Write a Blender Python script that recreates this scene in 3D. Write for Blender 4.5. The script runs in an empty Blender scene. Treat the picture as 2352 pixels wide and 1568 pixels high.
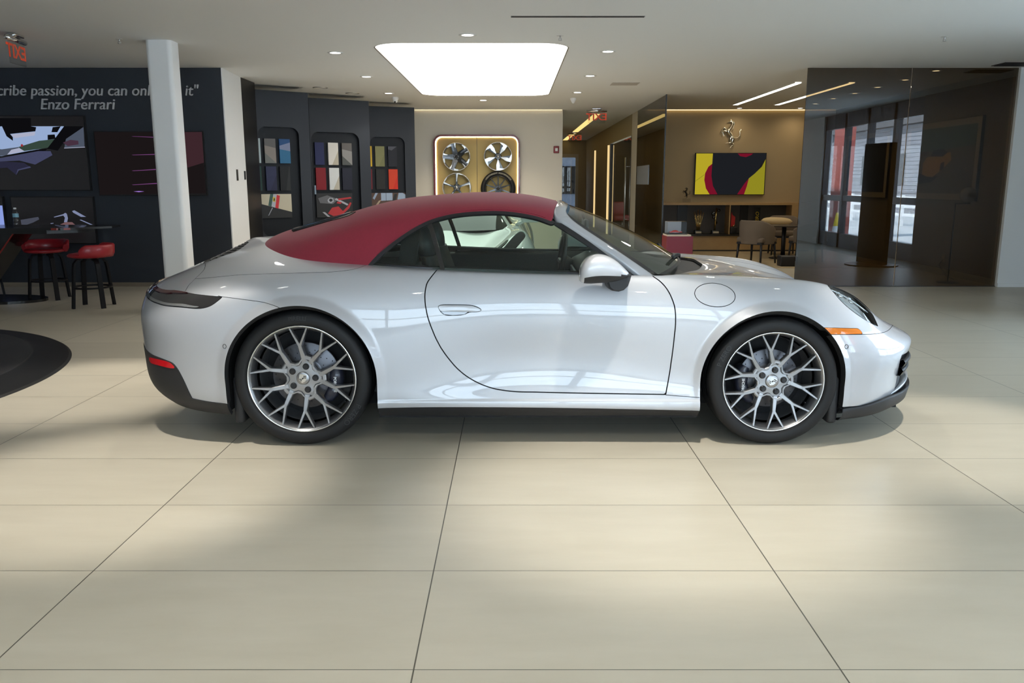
import bpy, bmesh, math, random
import numpy as np
from mathutils import Vector, Matrix
random.seed(7)
PI = math.pi
SC = bpy.context.scene
COL = SC.collection

# ---------------------------------------------------------------- materials
def mat(name, base=(.8,.8,.8), rough=.5, metal=0., spec=.5, coat=0., coat_rough=.03, emit=None, estr=0., bump=None, vary=None, sheen=0.):
    m = bpy.data.materials.new(name); m.use_nodes = True
    nt = m.node_tree; b = nt.nodes['Principled BSDF']
    b.inputs['Base Color'].default_value = (*base, 1)
    b.inputs['Roughness'].default_value = rough
    b.inputs['Metallic'].default_value = metal
    b.inputs['Specular IOR Level'].default_value = spec
    b.inputs['Coat Weight'].default_value = coat
    b.inputs['Coat Roughness'].default_value = coat_rough
    b.inputs['Sheen Weight'].default_value = sheen
    if emit:
        b.inputs['Emission Color'].default_value = (*emit, 1); b.inputs['Emission Strength'].default_value = estr
    if bump or vary:
        tc = nt.nodes.new('ShaderNodeTexCoord')
        if bump:
            n = nt.nodes.new('ShaderNodeTexNoise'); n.inputs['Scale'].default_value = bump[0]; n.inputs['Detail'].default_value = 3
            bp = nt.nodes.new('ShaderNodeBump'); bp.inputs['Strength'].default_value = bump[1]; bp.inputs['Distance'].default_value = bump[2]
            nt.links.new(tc.outputs['Object'], n.inputs['Vector']); nt.links.new(n.outputs['Fac'], bp.inputs['Height'])
            nt.links.new(bp.outputs['Normal'], b.inputs['Normal'])
        if vary:
            n2 = nt.nodes.new('ShaderNodeTexNoise'); n2.inputs['Scale'].default_value = vary[0]; n2.inputs['Detail'].default_value = 4
            mx = nt.nodes.new('ShaderNodeMix'); mx.data_type = 'RGBA'
            mx.inputs[6].default_value = (*base, 1); mx.inputs[7].default_value = (*vary[1], 1)
            nt.links.new(tc.outputs['Object'], n2.inputs['Vector']); nt.links.new(n2.outputs['Fac'], mx.inputs[0])
            nt.links.new(mx.outputs[2], b.inputs['Base Color'])
    return m

def glass_mat(name, tint=(.8,.85,.82), refl=1.0, ior=1.5, rough=0.0):
    """a thin pane: light passes straight through, tinted, with a Fresnel mirror on top"""
    m = bpy.data.materials.new(name); m.use_nodes = True
    nt = m.node_tree; nt.nodes.clear()
    out = nt.nodes.new('ShaderNodeOutputMaterial')
    tr = nt.nodes.new('ShaderNodeBsdfTransparent'); tr.inputs[0].default_value = (*tint, 1)
    gl = nt.nodes.new('ShaderNodeBsdfGlossy'); gl.inputs['Roughness'].default_value = rough; gl.inputs['Color'].default_value = (refl,)*3+(1,)
    fr = nt.nodes.new('ShaderNodeFresnel'); fr.inputs['IOR'].default_value = ior
    mx = nt.nodes.new('ShaderNodeMixShader')
    ge = nt.nodes.new('ShaderNodeNewGeometry'); iv = nt.nodes.new('ShaderNodeMath'); iv.operation = 'SUBTRACT'; iv.inputs[0].default_value = 1
    ml = nt.nodes.new('ShaderNodeMath'); ml.operation = 'MULTIPLY'          # a pane mirrors on its outer face only
    nt.links.new(ge.outputs['Backfacing'], iv.inputs[1]); nt.links.new(fr.outputs[0], ml.inputs[0]); nt.links.new(iv.outputs[0], ml.inputs[1])
    nt.links.new(ml.outputs[0], mx.inputs[0]); nt.links.new(tr.outputs[0], mx.inputs[1]); nt.links.new(gl.outputs[0], mx.inputs[2])
    nt.links.new(mx.outputs[0], out.inputs['Surface'])
    return m

def emit_mat(name, col, strength):
    m = bpy.data.materials.new(name); m.use_nodes = True
    nt = m.node_tree; nt.nodes.clear()
    out = nt.nodes.new('ShaderNodeOutputMaterial'); e = nt.nodes.new('ShaderNodeEmission')
    e.inputs[0].default_value = (*col, 1); e.inputs[1].default_value = strength
    nt.links.new(e.outputs[0], out.inputs['Surface'])
    return m

# ---------------------------------------------------------------- mesh builder
class MB:
    def __init__(self): self.v = []; self.f = []; self.mi = []; self.sm = []; self.cur = 0; self.smooth = False
    def add(self, verts, faces, smooth=None, mi=None):
        o = len(self.v); self.v += [tuple(p) for p in verts]
        s = self.smooth if smooth is None else smooth; k = self.cur if mi is None else mi
        for f in faces: self.f.append(tuple(i+o for i in f)); self.mi.append(k); self.sm.append(s)
        return self
    def box(self, x0, x1, y0, y1, z0, z1, **k):
        v = [(x0,y0,z0),(x1,y0,z0),(x1,y1,z0),(x0,y1,z0),(x0,y0,z1),(x1,y0,z1),(x1,y1,z1),(x0,y1,z1)]
        return self.add(v, [(0,3,2,1),(4,5,6,7),(0,1,5,4),(1,2,6,5),(2,3,7,6),(3,0,4,7)], **k)
    def obox(self, c, ux, uy, uz, **k):
        """box from a centre and three half-extent vectors"""
        c, ux, uy, uz = map(Vector, (c, ux, uy, uz)); v = []
        for sz in (-1,1):
            for sx, sy in ((-1,-1),(1,-1),(1,1),(-1,1)): v.append(c+ux*sx+uy*sy+uz*sz)
        return self.add(v, [(0,3,2,1),(4,5,6,7),(0,1,5,4),(1,2,6,5),(2,3,7,6),(3,0,4,7)], **k)
    def rbox(self, x0, x1, y0, y1, z0, z1, r=.01, seg=3, **k):
        """box with rounded edges (bevelled)"""
        bm = bmesh.new(); bmesh.ops.create_cube(bm, size=1)
        for v in bm.verts: v.co = Vector(((x0+x1)/2+v.co.x*(x1-x0), (y0+y1)/2+v.co.y*(y1-y0), (z0+z1)/2+v.co.z*(z1-z0)))
        bmesh.ops.bevel(bm, geom=bm.edges[:], offset=r, segments=seg, affect='EDGES', profile=.5)
        bm.verts.ensure_lookup_table()
        for i, v in enumerate(bm.verts): v.index = i
        self.add([v.co[:] for v in bm.verts], [[v.index for v in f.verts] for f in bm.faces], smooth=k.get('smooth', True), mi=k.get('mi'))
        bm.free(); return self
    def tube(self, pts, r, n=10, closed=False, caps=True, **k):
        """tube along points; r a number or a list"""
        P = [Vector(p) for p in pts]; N = len(P)
        R = r if isinstance(r, (list, tuple)) else [r]*N
        T = []
        for i in range(N):
            a = P[(i-1) % N] if (closed or i > 0) else P[i]; b = P[(i+1) % N] if (closed or i < N-1) else P[i]
            T.append((b-a).normalized())
        up = Vector((0,0,1)) if abs(T[0].z) < .9 else Vector((1,0,0))
        nx = T[0].cross(up).normalized(); v = []; 
        for i in range(N):
            nx = (nx - T[i]*nx.dot(T[i])).normalized(); ny = T[i].cross(nx)
            for j in range(n):
                a = 2*PI*j/n; v.append(P[i]+(nx*math.cos(a)+ny*math.sin(a))*R[i])
        f = []
        for i in range(N if closed else N-1):
            i2 = (i+1) % N
            for j in range(n): f.append((i*n+j, i*n+(j+1)%n, i2*n+(j+1)%n, i2*n+j))
        if caps and not closed: f += [tuple(reversed(range(n))), tuple(range((N-1)*n, N*n))]
        return self.add(v, f, smooth=k.get('smooth', True), mi=k.get('mi'))
    def lathe(self, prof, c=(0,0,0), axis='z', n=32, **k):
        """profile of (radius, height) turned about an axis"""
        v = []; m = len(prof)
        for i in range(n):
            a = 2*PI*i/n; ca, sa = math.cos(a), math.sin(a)
            for r, h in prof:
                if axis == 'z': p = (c[0]+r*ca, c[1]+r*sa, c[2]+h)
                elif axis == 'y': p = (c[0]+r*ca, c[1]+h, c[2]+r*sa)
                else: p = (c[0]+h, c[1]+r*ca, c[2]+r*sa)
                v.append(p)
        f = []
        for i in range(n):
            i2 = (i+1) % n
            for j in range(m-1):
                q = (i*m+j, i2*m+j, i2*m+j+1, i*m+j+1)
                f.append(q if axis != 'y' else q[::-1])
        return self.add(v, f, smooth=k.get('smooth', True), mi=k.get('mi'))
    def prism(self, poly, fn, d0, d1, **k):
        """polygon extruded: fn(a, b, d) -> point"""
        n = len(poly); v = [fn(a, b, d0) for a, b in poly]+[fn(a, b, d1) for a, b in poly]
        f = [tuple(reversed(range(n))), tuple(range(n, 2*n))]+[(i, (i+1) % n, n+(i+1) % n, n+i) for i in range(n)]
        return self.add(v, f, **k)
    def quad(self, a, b, c, d, **k): return self.add([a, b, c, d], [(0,1,2,3)], **k)
    def grid(self, rows, **k):
        nr = len(rows); nc = len(rows[0]); v = [p for r in rows for p in r]
        f = [(i*nc+j, i*nc+j+1, (i+1)*nc+j+1, (i+1)*nc+j) for i in range(nr-1) for j in range(nc-1)]
        return self.add(v, f, smooth=k.get('smooth', True), mi=k.get('mi'))
    def build(self, name, mats, parent=None, loc=None, recalc=True):
        me = bpy.data.meshes.new(name); me.from_pydata(self.v, [], self.f)
        if not isinstance(mats, (list, tuple)): mats = [mats]
        for m in mats: me.materials.append(m)
        me.polygons.foreach_set('material_index', self.mi); me.polygons.foreach_set('use_smooth', self.sm)
        if recalc:
            bm = bmesh.new(); bm.from_mesh(me); bmesh.ops.recalc_face_normals(bm, faces=bm.faces[:]); bm.to_mesh(me); bm.free()
        me.update()
        o = bpy.data.objects.new(name, me); COL.objects.link(o)
        if parent: o.parent = parent
        if loc: o.location = loc
        return o

def rrect(x0, x1, y0, y1, r, seg=8):
    """rounded rectangle outline, counter-clockwise"""
    P = []
    for cx, cy, a0 in ((x1-r, y1-r, 0), (x0+r, y1-r, 90), (x0+r, y0+r, 180), (x1-r, y0+r, 270)):
        for i in range(seg+1):
            a = math.radians(a0+90*i/seg); P.append((cx+r*math.cos(a), cy+r*math.sin(a)))
    return P

def tag(o, label, cat, group=None, kind=None):
    o['label'] = label; o['category'] = cat
    if group: o['group'] = group
    if kind: o['kind'] = kind
    return o
def thing(name, label, cat, loc=(0,0,0), rz=0, group=None):
    o = bpy.data.objects.new(name, None); COL.objects.link(o); o.empty_display_size = .1
    o.location = loc; o.rotation_euler = (0, 0, rz)
    return tag(o, label, cat, group)
def struct(o, label=None):
    o['kind'] = 'structure'
    if label: o['label'] = label
    return o
def dup(root, loc, rz=0, label=None, group=None):
    r = root.copy(); COL.objects.link(r); r.location = loc; r.rotation_euler = (0, 0, rz)
    if label: r['label'] = label
    if group: r['group'] = group
    for ch in list(root.children):
        c = ch.copy(); COL.objects.link(c); c.parent = r
        for g in ch.children:
            d = g.copy(); COL.objects.link(d); d.parent = c
    return r

def text_mesh(s, size, depth=.004, shear=0., bevel=0., align='CENTER', offset=0., spacing=1.):
    """lettering as mesh data (list of verts, faces) lying in the x-z plane, facing -y"""
    cu = bpy.data.curves.new('lettering', 'FONT'); cu.body = s; cu.size = size; cu.extrude = depth/2; cu.shear = shear
    cu.align_x = align; cu.align_y = 'CENTER'; cu.resolution_u = 4; cu.offset = offset; cu.space_character = spacing
    o = bpy.data.objects.new('lettering', cu); COL.objects.link(o)
    dg = bpy.context.evaluated_depsgraph_get(); dg.update()
    me = o.evaluated_get(dg).to_mesh()
    v = [(p.co.x, -p.co.z, p.co.y) for p in me.vertices]; f = [tuple(p.vertices) for p in me.polygons]
    o.evaluated_get(dg).to_mesh_clear(); bpy.data.objects.remove(o); bpy.data.curves.remove(cu)
    return v, f

# ================================================================= ROOM
CEIL = 2.80
# ---- materials of the shell
def floor_material():
    m = bpy.data.materials.new('large_floor_tiles'); m.use_nodes = True
    nt = m.node_tree; b = nt.nodes['Principled BSDF']; L = nt.links.new
    geo = nt.nodes.new('ShaderNodeNewGeometry'); sep = nt.nodes.new('ShaderNodeSeparateXYZ'); L(geo.outputs['Position'], sep.inputs[0])
    def M(op, a, b_=None, c=None):
        n = nt.nodes.new('ShaderNodeMath'); n.operation = op
        for i, q in enumerate((a, b_, c)):
            if q is None: continue
            if isinstance(q, (int, float)): n.inputs[i].default_value = q
            else: L(q, n.inputs[i])
        return n.outputs[0]
    tx = M('DIVIDE', M('ADD', sep.outputs[0], 12.2+.235), 1.2155); ty = M('DIVIDE', M('ADD', sep.outputs[1], 12.12-2.11), .606)
    def line(t, size, w):
        fr = M('FRACT', t); d = M('MULTIPLY', M('MINIMUM', fr, M('SUBTRACT', 1.0, fr)), size)
        return M('LESS_THAN', d, w/2)
    joint = M('MAXIMUM', line(tx, 1.2155, .0045), line(ty, .606, .0032))
    # slight difference from tile to tile
    cell = nt.nodes.new('ShaderNodeCombineXYZ'); L(M('FLOOR', tx), cell.inputs[0]); L(M('FLOOR', ty), cell.inputs[1])
    wn = nt.nodes.new('ShaderNodeTexWhiteNoise'); wn.noise_dimensions = '3D'; L(cell.outputs[0], wn.inputs['Vector'])
    # cloudy stone with long faint streaks along x
    sc = nt.nodes.new('ShaderNodeVectorMath'); sc.operation = 'MULTIPLY'; sc.inputs[1].default_value = (1.2, 5.0, 1); L(geo.outputs['Position'], sc.inputs[0])
    ad = nt.nodes.new('ShaderNodeVectorMath'); ad.operation = 'ADD'; L(sc.outputs[0], ad.inputs[0])
    sc2 = nt.nodes.new('ShaderNodeVectorMath'); sc2.operation = 'SCALE'; sc2.inputs['Scale'].default_value = 9.0; L(wn.outputs['Color'], sc2.inputs[0]); L(sc2.outputs[0], ad.inputs[1])
    nz = nt.nodes.new('ShaderNodeTexNoise'); nz.inputs['Scale'].default_value = 1.6; nz.inputs['Detail'].default_value = 4; nz.inputs['Roughness'].default_value = .62; L(ad.outputs[0], nz.inputs['Vector'])
    ramp = nt.nodes.new('ShaderNodeMix'); ramp.data_type = 'RGBA'; L(nz.outputs['Fac'], ramp.inputs[0])
    ramp.inputs[6].default_value = (.465, .418, .325, 1); ramp.inputs[7].default_value = (.575, .525, .425, 1)
    hsv = nt.nodes.new('ShaderNodeHueSaturation'); L(ramp.outputs[2], hsv.inputs['Color'])
    L(M('ADD', M('MULTIPLY', wn.outputs['Value'], .07), .965), hsv.inputs['Value'])
    mx = nt.nodes.new('ShaderNodeMix'); mx.data_type = 'RGBA'; L(joint, mx.inputs[0]); L(hsv.outputs[0], mx.inputs[6]); mx.inputs[7].default_value = (.10, .09, .07, 1)
    L(mx.outputs[2], b.inputs['Base Color'])
    L(M('ADD', M('MULTIPLY', nz.outputs['Fac'], .08), .30), b.inputs['Roughness'])
    b.inputs['Specular IOR Level'].default_value = .42
    bp = nt.nodes.new('ShaderNodeBump'); bp.inputs['Strength'].default_value = .25; bp.inputs['Distance'].default_value = .002; bp.invert = True
    L(joint, bp.inputs['Height']); L(bp.outputs[0], b.inputs['Normal'])
    return m
M_FLOOR = floor_material()
M_CEIL = mat('painted_ceiling', (.84,.845,.83), .75)
M_WHITE = mat('white_wall_paint', (.88,.88,.87), .6)
M_CREAM = mat('cream_wall_paint', (.76,.71,.61), .65)
M_NAVY = mat('dark_blue_wall_paint', (.030,.036,.048), .55, bump=(300, .08, .001))
M_NAVY2 = mat('slate_panel_paint', (.024,.028,.036), .5, spec=.3)
M_BLACK = mat('matt_black_panel', (.010,.010,.011), .35)
M_DARKMETAL = mat('dark_bronze_metal', (.045,.040,.035), .35, metal=.6)
M_SKIRT = mat('brushed_metal_skirting', (.42,.36,.29), .35, metal=.8)
M_TAN = mat('tan_fabric_wallcovering', (.43,.33,.19), .8, bump=(420, .15, .001))
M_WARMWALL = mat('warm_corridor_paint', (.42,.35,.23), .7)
M_WOODFLOOR = mat('beige_carpet', (.45,.36,.22), .9, vary=(4, (.36,.28,.17)))
M_WOOD = mat('light_oak', (.50,.33,.15), .45, vary=(9, (.40,.25,.11)))
M_TINT = glass_mat('bronze_tinted_glass', (.31,.27,.20), .9, 1.95)
M_PANE = glass_mat('clear_window_glass', (.94,.96,.96), 1, 1.5)
M_FRAME = mat('dark_grey_window_frame', (.055,.06,.068), .35, metal=.3)
M_LAMP = emit_mat('downlight_glow', (1,.97,.9), 14)
M_LAMPRING = mat('white_lamp_ring', (.75,.75,.73), .4)
M_CHROME = mat('polished_chrome', (.82,.82,.82), .08, metal=1)
M_BRUSH = mat('brushed_steel', (.55,.55,.55), .3, metal=1)
M_BLK = mat('satin_black_plastic', (.012,.012,.013), .38)
M_BLKGLOSS = mat('gloss_black', (.008,.008,.009), .08, coat=.5)

def slab(name, x0, x1, y0, y1, z0, z1, m):
    return struct(MB().box(x0, x1, y0, y1, z0, z1).build(name, m))
XR = 6.95; YF = -4.6; XL = -12.0
slab('floor', XL-.3, XR+.3, YF-.3, 30, -.12, 0, M_FLOOR)
# ceiling with a rounded opening where the light panel is let in
PX0, PX1, PY0, PY1, PR = -1.50, .62, 9.02, 14.42, .34
hole = rrect(PX0, PX1, PY0, PY1, PR, 10)
bm = bmesh.new()
outer = [bm.verts.new((x, y, CEIL)) for x, y in ((XL-.3, YF-.3), (XR+.3, YF-.3), (XR+.3, 30), (XL-.3, 30))]
inner = [bm.verts.new((x, y, CEIL)) for x, y in hole]
ed = [bm.edges.new((outer[i], outer[(i+1) % 4])) for i in range(4)]+[bm.edges.new((inner[i], inner[(i+1) % len(inner)])) for i in range(len(inner))]
r = bmesh.ops.triangle_fill(bm, edges=ed, use_beauty=True)
ex = bmesh.ops.extrude_face_region(bm, geom=bm.faces[:])
bmesh.ops.translate(bm, vec=(0,0,.25), verts=[g for g in ex['geom'] if isinstance(g, bmesh.types.BMVert)])
bmesh.ops.recalc_face_normals(bm, faces=bm.faces[:])
me = bpy.data.meshes.new('ceiling'); bm.to_mesh(me); bm.free(); me.materials.append(M_CEIL)
ceiling = bpy.data.objects.new('ceiling', me); COL.objects.link(ceiling); struct(ceiling)

# light panel: stretched luminous sheet in a thin dark frame
pan = thing('ceiling_light_panel', 'large rounded luminous panel let into the ceiling above the white car', 'ceiling light', ((PX0+PX1)/2, (PY0+PY1)/2, CEIL))
cx, cy = (PX0+PX1)/2, (PY0+PY1)/2
E_PANEL = emit_mat('luminous_ceiling_sheet', (1,.975,.93), 3.6)
mb = MB(); P = [(x-cx, y-cy) for x, y in rrect(PX0+.012, PX1-.012, PY0+.012, PY1-.012, PR-.012, 10)]
mb.prism(P, lambda a, b, d: (a, b, d), .012, .03); mb.build('light_sheet', E_PANEL, pan)
mb = MB(); P0 = [(x-cx, y-cy) for x, y in rrect(PX0, PX1, PY0, PY1, PR, 10)]; n = len(P)
v = [(a, b, .0) for a, b in P0]+[(a, b, .0) for a, b in P]+[(a, b, .06) for a, b in P0]+[(a, b, .06) for a, b in P]
f = []
for i in range(n):
    j = (i+1) % n; f += [(i, j, n+j, n+i), (n+i, n+j, 3*n+j, 3*n+i), (2*n+i, 2*n+j, j, i)]
mb.add(v, f); mb.build('panel_frame', mat('panel_frame_bronze', (.16,.14,.10), .4, metal=.5), pan)

# ---- left: dark blue feature wall with a white end face
struct(MB().prism([(XL,10.9),(-3.712,10.9),(-3.79,11.86),(XL,11.86)], lambda a, b, d: (a, b, d), 0, CEIL).build('wall_left_feature', M_NAVY))
slab('trim_1', XL, -3.70, 10.885, 10.905, 0.0, .055, M_SKIRT)
struct(MB().prism([(-3.712,10.9),(-3.698,10.9),(-3.773,11.862),(-3.79,11.862)], lambda a, b, d: (a, b, d), 0, CEIL).build('wall_feature_end', M_WHITE))
slab('wall_left', XL-.3, XL, YF, 17.2, 0, CEIL, M_WHITE)
# the black side of the recess behind the white end face
slab('wall_recess', -4.35, -3.772, 11.862, 12.49, 0, CEIL, M_BLACK)
# back wall with the wheel display
slab('wall_back', XL, 1.02, 17.0, 17.25, 0, CEIL, M_CREAM)
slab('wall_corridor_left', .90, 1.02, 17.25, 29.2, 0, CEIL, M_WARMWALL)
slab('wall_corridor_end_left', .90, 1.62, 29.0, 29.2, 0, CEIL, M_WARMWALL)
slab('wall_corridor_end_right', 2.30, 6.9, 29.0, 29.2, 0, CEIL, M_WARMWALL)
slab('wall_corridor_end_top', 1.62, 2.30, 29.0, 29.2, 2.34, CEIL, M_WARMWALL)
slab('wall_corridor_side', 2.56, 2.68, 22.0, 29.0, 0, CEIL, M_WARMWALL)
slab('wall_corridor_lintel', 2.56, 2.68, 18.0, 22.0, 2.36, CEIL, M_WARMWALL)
slab('wall_pier', 2.56, 2.70, 17.2, 18.0, 0, CEIL, M_CREAM)
# square white column
col = MB(); P = rrect(-3.77, -3.505, 8.82, 9.06, .045, 10)
col.prism(P, lambda a, b, d: (a, b, d), 0, CEIL, smooth=False)
tag(struct(col.build('column', M_WHITE)), 'square white column with rounded corners behind the silver car', 'column')
# right-hand white wall beyond the tinted glass, office walls
slab('wall_right_pier', 6.46, XR+.3, 10.85, 11.0, 0, CEIL, M_WHITE)
slab('wall_office_right', 6.50, 6.62, 11.0, 17.0, 0, CEIL, mat('office_grey_paint', (.33,.29,.22), .7))
slab('wall_office_back', 2.70, 6.5, 17.0, 17.2, 0, CEIL, M_TAN)
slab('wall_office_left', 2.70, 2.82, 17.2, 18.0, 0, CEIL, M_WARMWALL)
slab('trim_2', 6.46, XR, 10.83, 10.852, 0, .05, M_WHITE)
slab('floor_office', 2.62, 6.5, 13.3, 17.0, 0.0, .004, M_WOODFLOOR)
# front and right glazed walls (behind the camera and beside it)
def glazed(axis, pos, a0, a1, n, door=None):
    """a run of floor to ceiling windows: returns nothing, builds window_<n> structures"""
    global WN
    w = (a1-a0)/n
    for i in range(n):
        p0, p1 = a0+i*w, a0+(i+1)*w
        fr = MB(); t = .05
        def bx(u0, u1, z0, z1, d=.06):
            if axis == 'x': fr.box(u0, u1, pos-d/2, pos+d/2, z0, z1)
            else: fr.box(pos-d/2, pos+d/2, u0, u1, z0, z1)
        bx(p0, p0+t, 0, CEIL, .12); bx(p1-t, p1, 0, CEIL, .12); bx(p0, p1, CEIL-.30, CEIL, .12); bx(p0, p1, 0, .30, .12); bx(p0, p1, .98, 1.10, .10)
        o = struct(fr.build('window_%d' % WN, M_FRAME)); WN += 1
        g = MB()
        if axis == 'x': g.box(p0+t, p1-t, pos-.004, pos+.004, .30, CEIL-.30)
        else: g.box(pos-.004, pos+.004, p0+t, p1-t, .30, CEIL-.30)
        g.build('pane', M_PANE, o)
WN = 1
glazed('x', YF, -2.4, XR-.05, 6)
slab('wall_front', XL, -2.4, YF-.1, YF+.1, 0, CEIL, M_WHITE)
glazed('y', XR+.1, -4.5, .5, 4)
glazed('y', XR+.1, 3.0, 7.5, 4)
slab('wall_right_1', XR, XR+.2, .5, 3.0, 0, CEIL, M_WHITE)
slab('wall_right_2', XR, XR+.2, 7.5, 10.86, 0, CEIL, mat('grey_brown_wall_panels', (.10,.088,.07), .5))

# ---- outside, seen only through the windows and in reflections
out = struct(MB().box(-60, 60, -60, 60, -.30, -.16).build('ground_outside', mat('pale_concrete_paving', (.62,.62,.61), .85, vary=(.6, (.55,.55,.54)))))

# ---- car body surface (half, w>=0 outward from the centre plane) ----

def nat_spline(t, P, q):
    """natural cubic spline through P (n,...) at knots t evaluated at q"""
    n=len(t); h=np.diff(t)
    A=np.zeros((n,n)); A[0,0]=A[-1,-1]=1
    R=np.zeros_like(P)
    for i in range(1,n-1):
        A[i,i-1]=h[i-1]; A[i,i]=2*(h[i-1]+h[i]); A[i,i+1]=h[i]
        R[i]=6*((P[i+1]-P[i])/h[i]-(P[i]-P[i-1])/h[i-1])
    M=np.linalg.solve(A,R.reshape(n,-1)).reshape(P.shape)
    k=np.clip(np.searchsorted(t,q,side='right')-1,0,n-2)
    ex=(slice(None),)+(None,)*(P.ndim-1)
    hk=h[k][ex]; a=(t[k+1][ex]-q[ex])/hk; b=1-a
    return a*P[k]+b*P[k+1]+((a**3-a)*M[k]+(b**3-b)*M[k+1])*hk**2/6
BODY=np.array([
# A bottom edge
[(-2.12,0,.235),(-2.10,.40,.225),(-1.99,.69,.185),(-1.72,.83,.16),(-1.225,.85,.15),(-.75,.85,.145),(-.25,.85,.145),(.35,.85,.145),(.80,.85,.145),(1.225,.84,.14),(1.64,.80,.135),(1.89,.66,.125),(2.12,.36,.12),(2.19,0,.12)],
# B
[(-2.21,0,.30),(-2.185,.40,.29),(-2.045,.73,.255),(-1.75,.875,.22),(-1.225,.905,.21),(-.75,.897,.205),(-.25,.885,.205),(.35,.885,.2),(.8,.89,.195),(1.225,.885,.19),(1.66,.85,.185),(1.92,.695,.19),(2.15,.38,.2),(2.22,0,.2)],
# C
[(-2.26,0,.40),(-2.23,.40,.39),(-2.062,.745,.37),(-1.78,.89,.34),(-1.225,.918,.33),(-.75,.905,.31),(-.25,.866,.305),(.35,.866,.30),(.8,.876,.30),(1.225,.9,.3),(1.68,.86,.3),(1.935,.71,.32),(2.13,.38,.335),(2.19,0,.335)],
# D
[(-2.285,0,.54),(-2.255,.40,.53),(-2.05,.75,.51),(-1.78,.9,.50),(-1.225,.922,.48),(-.75,.905,.46),(-.25,.85,.46),(.35,.848,.45),(.8,.872,.45),(1.225,.905,.45),(1.68,.865,.43),(1.95,.72,.44),(2.172,.38,.45),(2.238,0,.45)],
# E
[(-2.29,0,.67),(-2.245,.42,.66),(-2.045,.75,.645),(-1.78,.90,.65),(-1.225,.918,.66),(-.75,.90,.63),(-.25,.857,.62),(.35,.855,.61),(.8,.875,.60),(1.225,.898,.60),(1.66,.855,.56),(1.91,.715,.53),(2.15,.38,.505),(2.21,0,.495)],
# F
[(-2.30,0,.745),(-2.215,.42,.732),(-1.995,.72,.722),(-1.77,.86,.765),(-1.225,.888,.80),(-.75,.875,.78),(-.25,.845,.77),(.35,.845,.76),(.8,.862,.75),(1.225,.868,.75),(1.61,.81,.70),(1.81,.70,.635),(2.02,.40,.575),(2.09,0,.555)],
# G
[(-2.25,0,.785),(-2.175,.38,.778),(-1.955,.65,.785),(-1.72,.76,.84),(-1.225,.80,.895),(-.75,.812,.895),(-.25,.80,.878),(.35,.80,.87),(.8,.80,.868),(1.225,.765,.853),(1.53,.70,.826),(1.735,.61,.753),(1.90,.35,.64),(1.96,0,.62)],
# H
[(-2.05,0,.873),(-2.0,.3,.873),(-1.87,.48,.888),(-1.62,.57,.94),(-1.2,.64,.95),(-.75,.70,.925),(-.25,.72,.90),(.35,.72,.888),(.8,.67,.882),(1.2,.52,.853),(1.46,.46,.798),(1.64,.38,.745),(1.77,.22,.705),(1.81,0,.695)],
# I spine
[(-1.72,0,1.03),(-1.68,0,1.035),(-1.6,0,1.04),(-1.45,0,1.05),(-1.1,0,1.04),(-.75,0,1.0),(-.25,0,.97),(.35,0,.95),(.8,0,.92),(1.13,0,.88),(1.38,0,.832),(1.53,0,.795),(1.60,0,.775),(1.63,0,.765)],
],float)
GREEN=np.array([
# base
[(-1.64,0,.985),(-1.585,.36,.97),(-1.37,.59,.945),(-.95,.70,.915),(-.5,.735,.895),(0,.745,.88),(.62,.74,.86)],
[(-1.56,0,1.05),(-1.49,.35,1.035),(-1.24,.565,1.03),(-.85,.662,1.04),(-.45,.68,1.05),(.0,.685,1.05),(.36,.69,1.03)],
[(-1.35,0,1.118),(-1.25,.34,1.11),(-1.05,.525,1.13),(-.75,.585,1.17),(-.4,.605,1.20),(-.05,.605,1.2),(.17,.60,1.165)],
[(-1.15,0,1.175),(-1.08,.3,1.18),(-.92,.43,1.205),(-.65,.47,1.245),(-.38,.49,1.265),(-.05,.485,1.255),(.18,.48,1.215)],
[(-1.0,0,1.215),(-.95,0,1.23),(-.8,0,1.265),(-.58,0,1.29),(-.35,0,1.305),(-.05,0,1.292),(.19,0,1.24)],
],float)
LIPS=[(-1.225,.358,.392,.438,.038),(1.225,.342,.377,.417,.038)]
def arch_r(x,z,cx,cz):
    return np.hypot(x-cx,np.maximum(z-cz,0))
def make_surf(C, nu, nv, mirror_end=True, v_first_mirror=False):
    """returns knots and a function eval(u,v) arrays; u in 0..1 along stations, v in 0..1 bottom to spine"""
    L,S,_=C.shape
    m=np.array([1,-1,1.])
    ext=[C[:,2:3]*m,C[:,1:2]*m,C]
    if mirror_end: ext+= [C[:,-2:-1]*m,C[:,-3:-2]*m]
    E=np.concatenate(ext,1)
    du=np.sqrt((np.diff(E,axis=1)**2).sum(2)).mean(0)**.75
    tu=np.concatenate([[0],np.cumsum(du)]); tu-=tu[2]; tu/=tu[2+S-1]
    # mirrored ring over the spine as well
    Et=np.concatenate([E,(E[-2:-1]*m),(E[-3:-2]*m)],0)
    dv=np.sqrt((np.diff(Et,axis=0)**2).sum(2))[:,3:-3].mean(1)**.75
    tv=np.concatenate([[0],np.cumsum(dv)]); tv/=tv[L-1]
    us=np.linspace(0,1,nu); vs=np.linspace(0,1,nv)
    G=nat_spline(tv,Et,vs)              # nv, S+4,3
    G=np.swapaxes(nat_spline(tu,np.swapaxes(G,0,1),us),0,1)  # nv,nu,3
    return G,us,vs
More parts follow.
